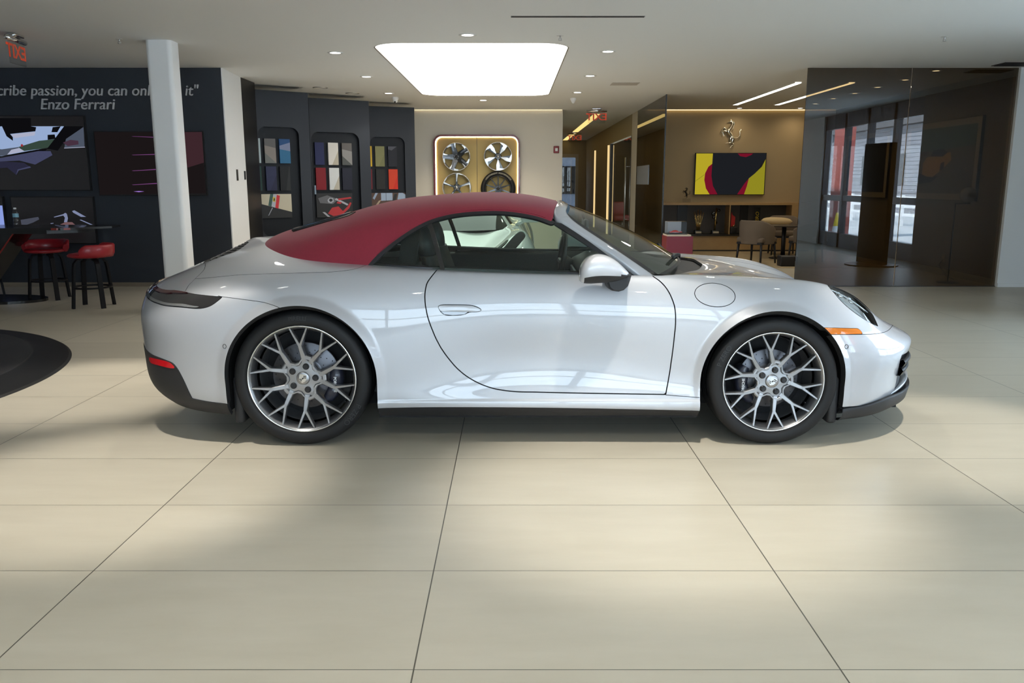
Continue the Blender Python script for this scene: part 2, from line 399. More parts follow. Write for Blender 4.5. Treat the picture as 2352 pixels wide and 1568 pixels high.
def body_grid(nu=560,nv=190):
    G,us,vs=make_surf(BODY,nu,nv)
    x,w,z=G[...,0],G[...,1],G[...,2]
    for cx,cz,R0,R1,a in LIPS:
        r=arch_r(x,z,cx,cz)
        t=np.clip((R1-r)/(R1-R0),0,1.6)
        # crease softened over ~6 mm
        e=.05
        t=np.where(t<e,t*t/(2*e),t-e/2)
        k=np.clip((w-.70)/.10,0,1)*np.clip((z-.10)/.10,0,1)
        amp=a*np.clip((z-.15)/.55,0.3,1)
        w=w+amp*np.minimum(t,1.0)*k
    # low step along the foot of the sill
    w=w+.006*np.clip((.245-z)/.006,0,1)*np.clip((.865-np.abs(x))/.02,0,1)*np.clip((w-.7)/.1,0,1)
    G=np.stack([x,np.maximum(w,0),z],-1)
    return G,us,vs
def green_grid(nu=300,nv=120):
    return make_surf(GREEN,nu,nv,mirror_end=False)

SEAMS={
'door':[(0.4151,0.6681),(0.4147,0.6258),(0.4139,0.6048),(0.4131,0.5907),(0.4122,0.5798),(0.4114,0.5704),(0.4105,0.5623),(0.4096,0.555),(0.4088,0.5482),(0.408,0.5416),(0.4073,0.535),(0.4068,0.5285),(0.4064,0.5218),(0.4061,0.5152),(0.4059,0.5087),(0.4057,0.5023),(0.4055,0.4963),(0.4054,0.4905),(0.4054,0.4848),(0.4054,0.479),(0.4055,0.4732),(0.4056,0.4673),(0.4057,0.4612),(0.4059,0.455),(0.4061,0.4487),(0.4064,0.4423),(0.4067,0.4361),(0.407,0.4299),(0.4073,0.4239),(0.4076,0.4181),(0.408,0.4121),(0.4085,0.4058),(0.409,0.3991),(0.4097,0.3917),(0.4104,0.3835),(0.4113,0.3748),(0.4123,0.3657),(0.4133,0.3565),(0.4143,0.3472),(0.4154,0.3382),(0.4165,0.3296),(0.4177,0.3215),(0.4188,0.3139),(0.4199,0.3066),(0.4211,0.2995),(0.4224,0.2925),(0.4236,0.2857),(0.4249,0.279),(0.4262,0.2724),(0.4276,0.2658),(0.429,0.2592),(0.4304,0.2527),(0.4318,0.2463),(0.4333,0.24),(0.4348,0.2339),(0.4364,0.2279),(0.438,0.2222),(0.4397,0.2166),(0.4413,0.2113),(0.4431,0.2062),(0.4448,0.2012),(0.4466,0.1964),(0.4485,0.1918),(0.4504,0.1874),(0.4523,0.1831),(0.4543,0.179),(0.4563,0.175),(0.4583,0.1712),(0.4604,0.1676),(0.4626,0.1642),(0.4647,0.1611),(0.4669,0.1582),(0.4691,0.1556),(0.4714,0.1532),(0.4737,0.1512),(0.476,0.1494),(0.4784,0.1478),(0.4808,0.1464),(0.4832,0.1451),(0.4856,0.144),(0.4881,0.143),(0.4906,0.1422),(0.4931,0.1417),(0.4957,0.1414),(0.4983,0.1413),(0.5009,0.1412),(0.5035,0.1412),(0.5062,0.1411),(0.5088,0.141),(0.5113,0.1408),(0.5139,0.1406),(0.5163,0.1405),(0.5188,0.1403),(0.5213,0.1402),(0.5238,0.14),(0.5264,0.1399),(0.5292,0.1398),(0.5321,0.1397),(0.5352,0.1396),(0.5385,0.1395),(0.542,0.1393),(0.5456,0.1392),(0.5494,0.1391),(0.5534,0.139),(0.5574,0.1389),(0.5614,0.1388),(0.5655,0.1387),(0.5697,0.1386),(0.5738,0.1385),(0.5778,0.1384),(0.5818,0.1382),(0.5856,0.1381),(0.5894,0.138),(0.5932,0.1379),(0.597,0.1377),(0.6008,0.1376),(0.6046,0.1375),(0.6083,0.1374),(0.6121,0.1373),(0.6159,0.1372),(0.6197,0.1371),(0.6235,0.137),(0.6273,0.1368),(0.6312,0.1367),(0.6318,0.1487),(0.6323,0.1604),(0.6329,0.1718),(0.6334,0.1833),(0.6339,0.1947),(0.6343,0.2064),(0.6348,0.2183),(0.6352,0.2305),(0.6356,0.2433),(0.6359,0.2568),(0.6363,0.2706),(0.6367,0.2847),(0.637,0.2986),(0.6373,0.3123),(0.6376,0.3255),(0.6378,0.338),(0.638,0.3496),(0.6382,0.3602),(0.6384,0.3702),(0.6386,0.3796),(0.6387,0.3887),(0.6388,0.3977),(0.6388,0.4065),(0.6387,0.4155),(0.6387,0.4244),(0.6386,0.4331),(0.6384,0.4417),(0.6382,0.4502),(0.6378,0.4587),(0.6373,0.4671),(0.6366,0.4756),(0.6358,0.4842),(0.6349,0.4929),(0.634,0.5015),(0.6329,0.5099),(0.6318,0.518),(0.6307,0.5256),(0.6295,0.5331),(0.6282,0.5404),(0.6269,0.5476),(0.6256,0.5547),(0.6243,0.5615),(0.6231,0.5678),(0.622,0.5736),(0.6208,0.5796),(0.6196,0.5868),(0.6174,0.6093)],
'cabin':[(0.171,0.9304),(0.1727,0.9206),(0.1738,0.9123),(0.175,0.9042),(0.1769,0.8952),(0.18,0.8848),(0.1842,0.8727),(0.1889,0.8601),(0.1935,0.848),(0.198,0.8369),(0.2023,0.8271),(0.2067,0.8179),(0.2111,0.8093),(0.2156,0.8014),(0.2199,0.7943),(0.2241,0.788),(0.228,0.7824),(0.2316,0.7774),(0.2349,0.7733),(0.2381,0.7697),(0.2412,0.7667),(0.2441,0.7642),(0.247,0.7619),(0.2499,0.7599),(0.2528,0.758),(0.2557,0.7562),(0.2586,0.7544),(0.2616,0.7526),(0.2645,0.751),(0.2675,0.7496),(0.2705,0.7483),(0.2734,0.7471),(0.2764,0.746),(0.2793,0.7449),(0.2822,0.7439),(0.285,0.7429),(0.2878,0.7418),(0.2905,0.7408),(0.2931,0.7397),(0.2957,0.7387),(0.2983,0.7377),(0.3008,0.7367),(0.3034,0.7357),(0.3059,0.7347),(0.3084,0.7337),(0.3109,0.7326),(0.3133,0.7315),(0.3158,0.7302),(0.3183,0.7288),(0.3208,0.7273),(0.3232,0.7255),(0.3255,0.7237),(0.3279,0.7217),(0.3303,0.7196),(0.3327,0.7175),(0.3351,0.7154),(0.3376,0.7133),(0.3402,0.7114),(0.3428,0.7095),(0.3455,0.7079),(0.3483,0.7063),(0.3512,0.7049),(0.3542,0.7035),(0.3573,0.7022),(0.3604,0.701),(0.3636,0.6999),(0.3668,0.699),(0.3701,0.6981),(0.3734,0.6973),(0.3767,0.6967),(0.3801,0.6961),(0.3834,0.6957),(0.3867,0.6955),(0.39,0.6954),(0.3933,0.6954),(0.3966,0.6957),(0.3998,0.6962),(0.4031,0.6972),(0.4063,0.6984),(0.4095,0.6998),(0.4127,0.7014),(0.4159,0.7033),(0.4191,0.7052),(0.4224,0.7071),(0.4256,0.709),(0.429,0.7109),(0.4323,0.7127),(0.4357,0.7143),(0.4391,0.7159),(0.4425,0.7173),(0.446,0.7185),(0.4496,0.7195),(0.4532,0.7202),(0.4569,0.7206),(0.4607,0.7209),(0.4646,0.7211),(0.4686,0.7211),(0.4727,0.7209),(0.4768,0.7206),(0.481,0.7201),(0.4852,0.7194),(0.4895,0.7186),(0.4938,0.7176),(0.4981,0.7164),(0.5024,0.715),(0.5066,0.7135),(0.5109,0.7119),(0.5151,0.71),(0.5193,0.7079),(0.5235,0.7057),(0.5276,0.7031),(0.5316,0.7003),(0.5355,0.6973),(0.5393,0.6938),(0.5431,0.6899),(0.5467,0.6854),(0.5502,0.6799),(0.5537,0.6729),(0.5571,0.6641),(0.5605,0.6549),(0.5639,0.6468),(0.5673,0.6402),(0.5707,0.6348),(0.5741,0.6302),(0.5774,0.6264),(0.5808,0.6231),(0.584,0.6204),(0.5873,0.6178),(0.5905,0.6159),(0.5937,0.6142),(0.5968,0.6128),(0.5998,0.6116),(0.6029,0.6107),(0.6058,0.6101),(0.6087,0.6097),(0.6115,0.6092),(0.6143,0.6087),(0.6171,0.6083),(0.6198,0.6081),(0.6224,0.608),(0.625,0.6083),(0.6275,0.609),(0.63,0.61),(0.6323,0.6118),(0.6346,0.6143),(0.6369,0.6176),(0.6391,0.6228),(0.6413,0.6304),(0.6436,0.6449),(0.6474,0.6953),(0.6503,0.7154),(0.6528,0.7283),(0.6553,0.7389),(0.6577,0.7482),(0.6601,0.7566),(0.6625,0.7641),(0.665,0.7704),(0.6674,0.7758),(0.6698,0.781),(0.6723,0.7865),(0.6748,0.7928),(0.6774,0.8003),(0.68,0.8095),(0.6827,0.8208),(0.6856,0.8342),(0.6885,0.849),(0.6916,0.8649),(0.6948,0.8816),(0.6982,0.8986)],
'fuel':[(0.6967,0.4969),(0.6964,0.5052),(0.6955,0.5133),(0.6942,0.5209),(0.6925,0.528),(0.6905,0.5344),(0.6883,0.54),(0.6859,0.5448),(0.6834,0.5486),(0.6808,0.5514),(0.6782,0.5531),(0.6755,0.5537),(0.6728,0.553),(0.6701,0.551),(0.6675,0.548),(0.665,0.5438),(0.6628,0.5386),(0.6608,0.5325),(0.6592,0.5254),(0.6581,0.5177),(0.6576,0.5097),(0.6579,0.5018),(0.6587,0.4944),(0.6601,0.4877),(0.6619,0.4818),(0.6639,0.4766),(0.6662,0.4721),(0.6687,0.4684),(0.6714,0.4654),(0.6741,0.4632),(0.6769,0.4618),(0.6796,0.4611),(0.6824,0.4612),(0.6851,0.4622),(0.6876,0.4642),(0.69,0.467),(0.6922,0.4709),(0.694,0.4759),(0.6955,0.4819),(0.6964,0.4891),(0.6967,0.4969)],
'bumper_f':[(0.7712,0.3799),(0.774,0.3807),(0.7768,0.3815),(0.7797,0.3824),(0.7827,0.3833),(0.7865,0.3833),(0.7905,0.3833),(0.7943,0.3839),(0.7978,0.3852),(0.8014,0.3867),(0.8052,0.3881),(0.8093,0.3896),(0.8137,0.3912),(0.8182,0.3929),(0.8228,0.3948),(0.8276,0.3967),(0.8326,0.3987),(0.8379,0.401),(0.8436,0.4039),(0.8496,0.4071),(0.8562,0.4107),(0.8631,0.415),(0.8704,0.4198),(0.878,0.4251),(0.8864,0.4312),(0.8968,0.4388),(0.9107,0.4467),(0.9308,0.4499),(0.9547,0.4362),(0.9523,0.443)],
'lamp_f':[(0.8221,0.5906),(0.8234,0.5839),(0.8305,0.5906),(0.8353,0.5906),(0.8401,0.5906),(0.8449,0.5906),(0.8496,0.5906),(0.852,0.5839),(0.8568,0.5839),(0.8592,0.5772),(0.864,0.5772),(0.8711,0.5772),(0.8735,0.5705),(0.8783,0.5638),(0.8807,0.557),(0.8854,0.5503),(0.8878,0.5436),(0.8836,0.5278),(0.882,0.5164),(0.8802,0.5059),(0.8781,0.4955),(0.8758,0.4855),(0.8735,0.4759),(0.8708,0.4664),(0.868,0.4569),(0.8651,0.4472),(0.8616,0.4483),(0.8582,0.4492),(0.8546,0.4508),(0.8507,0.4535),(0.8463,0.4571),(0.8419,0.4611),(0.8374,0.4653),(0.8334,0.4697),(0.8298,0.4739),(0.8266,0.4783),(0.8236,0.483),(0.8209,0.488),(0.8186,0.4932),(0.8166,0.4986),(0.8151,0.5044),(0.8139,0.5106),(0.8132,0.5173),(0.8128,0.5243),(0.8127,0.5316),(0.8127,0.5392),(0.813,0.5473),(0.8139,0.5563),(0.8157,0.5678),(0.8221,0.5906)],
'marker':[(0.7676,0.4037),(0.7694,0.4042),(0.7712,0.4046),(0.773,0.4051),(0.7749,0.4056),(0.7772,0.4059),(0.78,0.4061),(0.7834,0.4061),(0.7873,0.4061),(0.791,0.4069),(0.7947,0.4081),(0.7987,0.4095),(0.803,0.411),(0.8074,0.4127),(0.8121,0.4145),(0.817,0.4164),(0.8203,0.4089),(0.8213,0.3954),(0.8168,0.3936),(0.8124,0.3919),(0.8083,0.3902),(0.8043,0.3886),(0.8006,0.387),(0.7971,0.3856),(0.7937,0.3843),(0.7901,0.3838),(0.7864,0.3838),(0.783,0.3838),(0.7804,0.383),(0.7781,0.3822),(0.7759,0.3814),(0.7737,0.3807),(0.7716,0.38),(0.7695,0.3793),(0.7674,0.3786)],
'bumper_r':[(0.2197,0.4847),(0.2213,0.4822),(0.223,0.4798),(0.225,0.4772),(0.2276,0.4742),(0.2305,0.471),(0.2338,0.4678),(0.237,0.4646),(0.2402,0.4616),(0.2433,0.4586),(0.2464,0.4557),(0.2497,0.4529),(0.2528,0.4501),(0.2558,0.4474),(0.2585,0.4448),(0.2607,0.4423),(0.2626,0.4402),(0.2643,0.4383),(0.266,0.4362),(0.2677,0.4342),(0.2694,0.432),(0.2711,0.4296),(0.2729,0.4268),(0.2749,0.4232),(0.2768,0.4188),(0.2787,0.4143),(0.2806,0.41)],
'lamp_r':[(0.1351,0.5794),(0.1418,0.575),(0.1485,0.5693),(0.1555,0.5624),(0.1628,0.5539),(0.1702,0.5442),(0.1773,0.5338),(0.184,0.5238),(0.1902,0.5149),(0.196,0.5072),(0.2013,0.5005),(0.2061,0.4949),(0.2103,0.4902),(0.214,0.4865),(0.217,0.4835),(0.2197,0.481),(0.2222,0.4788),(0.2247,0.4767),(0.2238,0.4706),(0.2227,0.4647),(0.2214,0.459),(0.2198,0.4529),(0.218,0.4468),(0.2161,0.4416),(0.2141,0.4378),(0.212,0.435),(0.2098,0.433),(0.2075,0.4318),(0.2052,0.4315),(0.2028,0.432),(0.2,0.433),(0.1967,0.4348),(0.1929,0.4373),(0.1885,0.4404),(0.1836,0.444),(0.1779,0.4479),(0.1708,0.4524),(0.1623,0.4576),(0.1527,0.4631),(0.143,0.4678),(0.1343,0.4713),(0.1266,0.474),(0.1194,0.4756),(0.1121,0.4751)],
'red_r':[(0.1356,0.578),(0.1445,0.5713),(0.1536,0.5624),(0.1632,0.5511),(0.1729,0.5377),(0.182,0.5241),(0.1897,0.5123),(0.1853,0.512),(0.1806,0.512),(0.1748,0.5148),(0.167,0.5218),(0.1576,0.5313),(0.1481,0.5406),(0.1395,0.5488),(0.1316,0.5563),(0.1238,0.5621)],
'clear_r':[(0.1252,0.5048),(0.1329,0.5025),(0.141,0.4978),(0.1498,0.491),(0.1591,0.4827),(0.1682,0.4743),(0.1769,0.4665),(0.1843,0.46),(0.1906,0.4552),(0.1958,0.4518),(0.1997,0.4499),(0.2029,0.4492),(0.2055,0.4492),(0.2079,0.4497),(0.2102,0.4504),(0.2122,0.4514),(0.2141,0.4528),(0.2157,0.4547),(0.2171,0.4574),(0.2184,0.4602),(0.2174,0.4536),(0.2163,0.4474),(0.2147,0.4426),(0.2127,0.4393),(0.2103,0.4371),(0.2079,0.4357),(0.2056,0.4352),(0.2031,0.4355),(0.2002,0.4364),(0.1968,0.4382),(0.1929,0.4408),(0.1884,0.4443),(0.1832,0.4482),(0.1769,0.4529),(0.1689,0.4586),(0.1591,0.4652),(0.1486,0.4713),(0.1393,0.4751),(0.1322,0.4772),(0.1264,0.4786),(0.1207,0.4787)],
'skirt_r':[(0.1374,0.2234),(0.144,0.2242),(0.15,0.2242),(0.1553,0.2234),(0.1598,0.2221),(0.1636,0.2208),(0.1668,0.2196),(0.1697,0.2174),(0.172,0.2135),(0.174,0.2081),(0.1757,0.2018),(0.1774,0.1946),(0.1789,0.1863),(0.1803,0.177),(0.1816,0.1674),(0.1827,0.1576),(0.1836,0.147),(0.1843,0.1358),(0.1848,0.1248),(0.1852,0.1147),(0.1854,0.1057),(0.1856,0.097),(0.1856,0.0878),(0.1882,0.0873),(0.1908,0.0866),(0.1933,0.0858),(0.1959,0.085),(0.1986,0.0842),(0.2015,0.0836),(0.2047,0.0831),(0.208,0.0825),(0.2113,0.0819),(0.2147,0.0822),(0.218,0.0827),(0.2207,0.0827),(0.223,0.082),(0.225,0.0813),(0.227,0.0806),(0.229,0.0797)],
'refl_r':[(0.1267,0.2065),(0.1339,0.2108),(0.1405,0.2139),(0.1474,0.2168),(0.154,0.2186),(0.1595,0.219),(0.1645,0.2183),(0.1686,0.2151),(0.1716,0.2085),(0.1742,0.2011),(0.1716,0.1987),(0.1683,0.1968),(0.163,0.1958),(0.1563,0.1949),(0.1493,0.1935),(0.1426,0.1908),(0.1355,0.1872),(0.1298,0.1877),(0.1277,0.196),(0.1267,0.2065)],
'skirt_s':[(0.3383,0.059),(0.3397,0.0596),(0.3412,0.0602),(0.3426,0.0608),(0.344,0.0614),(0.3454,0.062),(0.3468,0.0625),(0.3482,0.0631),(0.3496,0.0637),(0.351,0.0642),(0.3525,0.0649),(0.354,0.066),(0.3556,0.0674),(0.3572,0.0681),(0.3588,0.0684),(0.3604,0.0683),(0.362,0.0681),(0.3637,0.0678),(0.3654,0.0675),(0.3672,0.0673),(0.369,0.0675),(0.3709,0.0679),(0.3728,0.0682),(0.3748,0.0685),(0.3767,0.0688),(0.3787,0.0691),(0.3807,0.0693),(0.3828,0.0696),(0.3848,0.0698),(0.3868,0.07),(0.3889,0.0701),(0.391,0.0703),(0.393,0.0704),(0.3951,0.0705),(0.3972,0.0706),(0.3992,0.0707),(0.4013,0.0708),(0.4033,0.0708),(0.4053,0.0709),(0.4074,0.0709),(0.4094,0.0709),(0.4115,0.0709),(0.4135,0.0709),(0.4156,0.0708),(0.4177,0.0708),(0.4198,0.0707),(0.4219,0.0706),(0.4241,0.0705),(0.4263,0.0704),(0.4285,0.0703),(0.4307,0.0702),(0.433,0.0701),(0.4353,0.0699),(0.4377,0.0698),(0.4401,0.0696),(0.4426,0.0695),(0.4451,0.0693),(0.4477,0.0692),(0.4503,0.069),(0.453,0.0688),(0.4557,0.0686),(0.4585,0.0685),(0.4613,0.0683),(0.4641,0.0681),(0.4669,0.068),(0.4698,0.0678),(0.4727,0.0677),(0.4757,0.0675),(0.4786,0.0674),(0.4816,0.0673),(0.4846,0.0671),(0.4876,0.067),(0.4907,0.0669),(0.4937,0.0668),(0.4968,0.0667),(0.4999,0.0666),(0.503,0.0665),(0.5061,0.0664),(0.5092,0.0663),(0.5123,0.0662),(0.5154,0.0662),(0.5186,0.0661),(0.5217,0.066),(0.5248,0.0659),(0.528,0.0659),(0.5311,0.0658),(0.5343,0.0657),(0.5374,0.0657),(0.5407,0.0656),(0.5441,0.0655),(0.5475,0.0654),(0.5511,0.0653),(0.5547,0.0653),(0.5584,0.0652),(0.5622,0.0651),(0.5661,0.065),(0.57,0.0649),(0.574,0.0648),(0.578,0.0646),(0.582,0.0645),(0.5861,0.0644),(0.5902,0.0643),(0.5943,0.0642),(0.5984,0.064),(0.6025,0.0639),(0.6066,0.0637),(0.6106,0.0636),(0.6146,0.0634),(0.6185,0.0632),(0.6224,0.063),(0.6262,0.0628),(0.63,0.0625),(0.6336,0.0623),(0.6371,0.062),(0.6405,0.0618),(0.6438,0.0615),(0.6469,0.0612),(0.6499,0.0609),(0.6528,0.0606),(0.6555,0.0603),(0.6579,0.0603),(0.6601,0.0608),(0.6621,0.0614),(0.6639,0.0619),(0.6656,0.0618),(0.6673,0.0607),(0.6689,0.0598),(0.6703,0.0593),(0.6716,0.0589),(0.6729,0.0586),(0.6741,0.0583),(0.6753,0.058),(0.6765,0.0576),(0.6778,0.0573),(0.6791,0.057),(0.6804,0.0566)],
'skirt_f':[(0.7848,0.0873),(0.7873,0.0873),(0.7898,0.0871),(0.7924,0.0869),(0.795,0.0866),(0.7978,0.0863),(0.8011,0.0853),(0.8051,0.0833),(0.8091,0.0822),(0.8132,0.0816),(0.8175,0.0808),(0.8219,0.0797),(0.8265,0.0783),(0.8311,0.0768),(0.8356,0.0752),(0.8403,0.0732),(0.8451,0.071),(0.8501,0.0685),(0.8552,0.0658),(0.8603,0.0629),(0.8653,0.0603),(0.8703,0.0574),(0.8755,0.0542),(0.882,0.0492),(0.8791,0.0669),(0.8785,0.0796),(0.8788,0.0904),(0.8793,0.1006),(0.88,0.1108),(0.8806,0.1212),(0.8812,0.1318),(0.8816,0.1428),(0.8817,0.1542),(0.8811,0.1669),(0.8796,0.1814),(0.8773,0.1979),(0.875,0.2156),(0.8734,0.2339),(0.8749,0.2658)],
'lid':[(0.1534,0.6381),(0.1581,0.6356),(0.1625,0.6331),(0.1668,0.6304),(0.1711,0.6278),(0.1753,0.625),(0.1795,0.6223),(0.1838,0.6196),(0.1882,0.617),(0.1926,0.6146),(0.197,0.6124),(0.2013,0.6105),(0.2055,0.6089),(0.2096,0.6074),(0.2136,0.6061),(0.2174,0.6049),(0.221,0.6037),(0.2245,0.6024),(0.2278,0.6011),(0.2309,0.5998),(0.2339,0.5984),(0.2368,0.5971),(0.2397,0.5957),(0.2427,0.5943),(0.2457,0.593),(0.2487,0.5917),(0.252,0.5905),(0.2554,0.5893),(0.2589,0.5881),(0.2625,0.587),(0.2662,0.5859),(0.2699,0.585),(0.2736,0.5841),(0.2772,0.5834),(0.2807,0.5828),(0.2841,0.5824),(0.2873,0.5821),(0.2902,0.582),(0.2931,0.5818),(0.2958,0.5817),(0.2984,0.5817),(0.301,0.5817),(0.3035,0.5818),(0.3059,0.582),(0.3082,0.5824),(0.3105,0.5829),(0.3128,0.5837),(0.3149,0.5846),(0.3169,0.5856),(0.3189,0.5867),(0.3209,0.588),(0.3228,0.5896),(0.3247,0.5915),(0.3267,0.5937),(0.3286,0.5961),(0.3305,0.5988),(0.3324,0.602),(0.3342,0.6058),(0.336,0.6104),(0.3377,0.6164),(0.3393,0.624),(0.3408,0.6341),(0.3421,0.6468),(0.3432,0.662),(0.3443,0.6785),(0.3453,0.6938)],
'spoiler':[(0.1184,0.7394),(0.1355,0.7193),(0.1451,0.7001),(0.1492,0.6857),(0.151,0.674),(0.1523,0.6618),(0.1529,0.6498),(0.1535,0.6373),(0.154,0.6238),(0.1545,0.6096),(0.1557,0.5951),(0.158,0.5802),(0.1606,0.5645)],
'grille_r':[(0.1021,0.7413),(0.1058,0.7466),(0.1093,0.7517),(0.1134,0.757),(0.1187,0.7627),(0.1243,0.7687),(0.1297,0.7745),(0.1344,0.7803),(0.1384,0.7859),(0.1427,0.7908),(0.1464,0.7959),(0.1487,0.8025),(0.1486,0.8118),(0.1456,0.8244),(0.1402,0.839),(0.1331,0.8542),(0.1246,0.8692),(0.1137,0.8844),(0.1004,0.8998)],
'hood':[(0.691,0.8586),(0.6936,0.8502),(0.6961,0.8414),(0.6984,0.832),(0.7006,0.8221),(0.7028,0.8117),(0.7047,0.8009),(0.7066,0.7896),(0.7083,0.7779),(0.7099,0.7654),(0.7112,0.7521),(0.7123,0.7375),(0.7128,0.7203),(0.712,0.6949),(0.7091,0.6546),(0.7099,0.6373),(0.7118,0.628),(0.714,0.6216),(0.7164,0.6168),(0.719,0.6132),(0.7217,0.6102),(0.7245,0.6078),(0.7274,0.6057),(0.7303,0.6037),(0.7334,0.6019),(0.7364,0.6001),(0.7395,0.5981),(0.7426,0.5961),(0.7458,0.594),(0.7489,0.5916)],
'sill':[(0.6312,0.1351),(0.6344,0.1342),(0.6376,0.1332),(0.6409,0.1322),(0.6442,0.1312),(0.6475,0.1302),(0.6508,0.1292),(0.654,0.1283),(0.657,0.1276),(0.6599,0.1274),(0.6626,0.1275),(0.6651,0.1277),(0.6676,0.1275),(0.67,0.1271),(0.6725,0.1268),(0.6749,0.1265),(0.6773,0.1262),(0.6797,0.1259)],
'dlo':[(0.477,0.0344),(0.4775,0.0439),(0.4779,0.0534),(0.4784,0.0629),(0.479,0.0726),(0.4798,0.0826),(0.4808,0.0931),(0.4821,0.1042),(0.4836,0.1157),(0.4854,0.1276),(0.4874,0.1398),(0.4895,0.152),(0.4919,0.1642),(0.4944,0.1762),(0.497,0.1882),(0.4999,0.2004),(0.503,0.2127),(0.5063,0.2251),(0.5098,0.2373),(0.5133,0.2493),(0.5169,0.2608),(0.5205,0.2718),(0.5241,0.2823),(0.5278,0.2925),(0.5316,0.3024),(0.5354,0.3119),(0.5392,0.3209),(0.5431,0.3295),(0.547,0.3375),(0.5507,0.3448),(0.5544,0.3515),(0.558,0.3576),(0.5619,0.3634),(0.566,0.3689),(0.5706,0.3743),(0.5757,0.3797),(0.5813,0.3849),(0.5872,0.3899),(0.5933,0.3947),(0.5998,0.3993),(0.6064,0.4034),(0.6131,0.4071),(0.6198,0.4104),(0.6266,0.4131),(0.6335,0.4154),(0.6406,0.4174),(0.6478,0.419),(0.6552,0.4203),(0.6628,0.4213),(0.6706,0.4221),(0.6787,0.4227),(0.687,0.4233),(0.6957,0.4238),(0.7046,0.4242),(0.7137,0.4243),(0.723,0.4242),(0.7325,0.4237),(0.742,0.4227),(0.7516,0.4212),(0.7612,0.419),(0.771,0.4162),(0.7812,0.4128),(0.7916,0.4091),(0.8022,0.4049),(0.8128,0.4007),(0.8233,0.3964),(0.8337,0.3919),(0.8437,0.3876),(0.8531,0.3831),(0.8618,0.3785),(0.8697,0.3733),(0.8769,0.3677),(0.8837,0.3619),(0.8902,0.356),(0.8968,0.3504),(0.9037,0.3451)],
'header':[(0.9557,0.8919),(0.9403,0.6887),(0.938,0.5888),(0.939,0.5162),(0.9376,0.4568),(0.9297,0.4092),(0.9168,0.3737),(0.9037,0.3451)],
'glass_r':[(0.5574,0.3497),(0.5634,0.3225),(0.569,0.2971),(0.5743,0.2733),(0.5793,0.2507),(0.5842,0.2294),(0.5889,0.209),(0.5935,0.1895),(0.5979,0.1709),(0.6022,0.1529),(0.6064,0.1355),(0.6105,0.1187),(0.6144,0.1022),(0.6183,0.0861),(0.6221,0.0703),(0.6258,0.0548),(0.6295,0.0395),(0.6331,0.0244)],
'rearwin':[(0.1134,0.3077),(0.1121,0.3251),(0.1107,0.3426),(0.1093,0.3602),(0.1082,0.3777),(0.1076,0.3952),(0.1078,0.4125),(0.1089,0.4296),(0.1111,0.4463),(0.1142,0.4627),(0.1184,0.4784),(0.1243,0.4937),(0.1322,0.5085),(0.1418,0.5223),(0.1525,0.535),(0.1637,0.5465),(0.1743,0.557),(0.1837,0.567),(0.1911,0.577),(0.1958,0.5878),(0.1976,0.5996),(0.1971,0.6124),(0.1949,0.6263),(0.1918,0.6412),(0.1887,0.657)],
}

# ================================================================= THE SILVER CONVERTIBLE
M_PAINT = mat('silver_metallic_paint', (.53,.54,.57), .52, metal=.42, coat=1.0, coat_rough=.02)
M_SEAM = mat('dark_panel_gap', (.006,.006,.007), .8)  # near-black: shade of gaps and holes put in colour, also black liners
M_CLOTH = mat('red_canvas', (.30,.020,.040), .85, sheen=.10, bump=(900, .25, .0008), vary=(60, (.25,.017,.034)))
M_LINING = mat('black_headlining', (.012,.012,.013), .9)
M_CARGLASS = glass_mat('green_tinted_car_glass', (.60,.70,.65), 1, 1.45)
M_WSGLASS = glass_mat('windscreen_glass', (.60,.68,.63), 1, 1.9)
M_TRIM = mat('black_rubber_trim', (.014,.014,.016), .45)
M_LOWER = mat('grained_black_plastic', (.017,.017,.019), .55, bump=(500, .15, .0006))
M_TYRE = mat('tyre_rubber', (.011,.011,.012), .6, spec=.35, bump=(180, .12, .001))
M_TYRETXT = mat('tyre_lettering', (.020,.020,.022), .45)
M_RIM = mat('satin_grey_alloy', (.36,.36,.37), .34, metal=.9)
M_RIMEDGE = mat('machined_alloy_edge', (.80,.80,.80), .22, metal=1)
M_BARREL = mat('bright_wheel_barrel', (.55,.56,.58), .3, metal=.9)
M_DISC = mat('brake_disc_steel', (.11,.11,.12), .38, metal=1)
M_CALIPER = mat('dark_brake_caliper', (.022,.024,.040), .35, coat=.4)
M_WHITEINK = mat('white_lettering', (.8,.8,.8), .4)
M_LAMPDARK = mat('smoked_lamp_lens', (.020,.018,.019), .1, coat=1)
M_LAMPRED = mat('red_lamp_lens', (.085,.004,.008), .1, coat=1)
M_REFLECT = mat('red_reflector', (.62,.008,.014), .12, coat=1)
M_LAMPCLEAR = mat('clear_lamp_strip', (.50,.50,.50), .08, metal=.7, coat=1)
M_AMBER = mat('amber_marker_lens', (.72,.20,.012), .12, coat=1)
M_HLGLASS = glass_mat('headlamp_cover', (.86,.89,.90), 1, 1.5)
M_HLBOWL = mat('headlamp_reflector', (.42,.45,.47), .25, metal=.35)
M_HLDARK = mat('headlamp_bezel', (.05,.05,.055), .25, metal=.5)
M_LEATHER = mat('black_leather', (.016,.016,.017), .5, coat=.1)
M_SCOOP = mat('shaded_scoop_metal', (.34,.35,.37), .4, metal=.8)
M_DASHTRIM = mat('brushed_dash_trim', (.10,.11,.13), .35, metal=.6)

car = thing('convertible_car', 'silver two-door convertible with red fabric roof, parked side-on on the tiled floor', 'car', (.134, 5.04, 0))

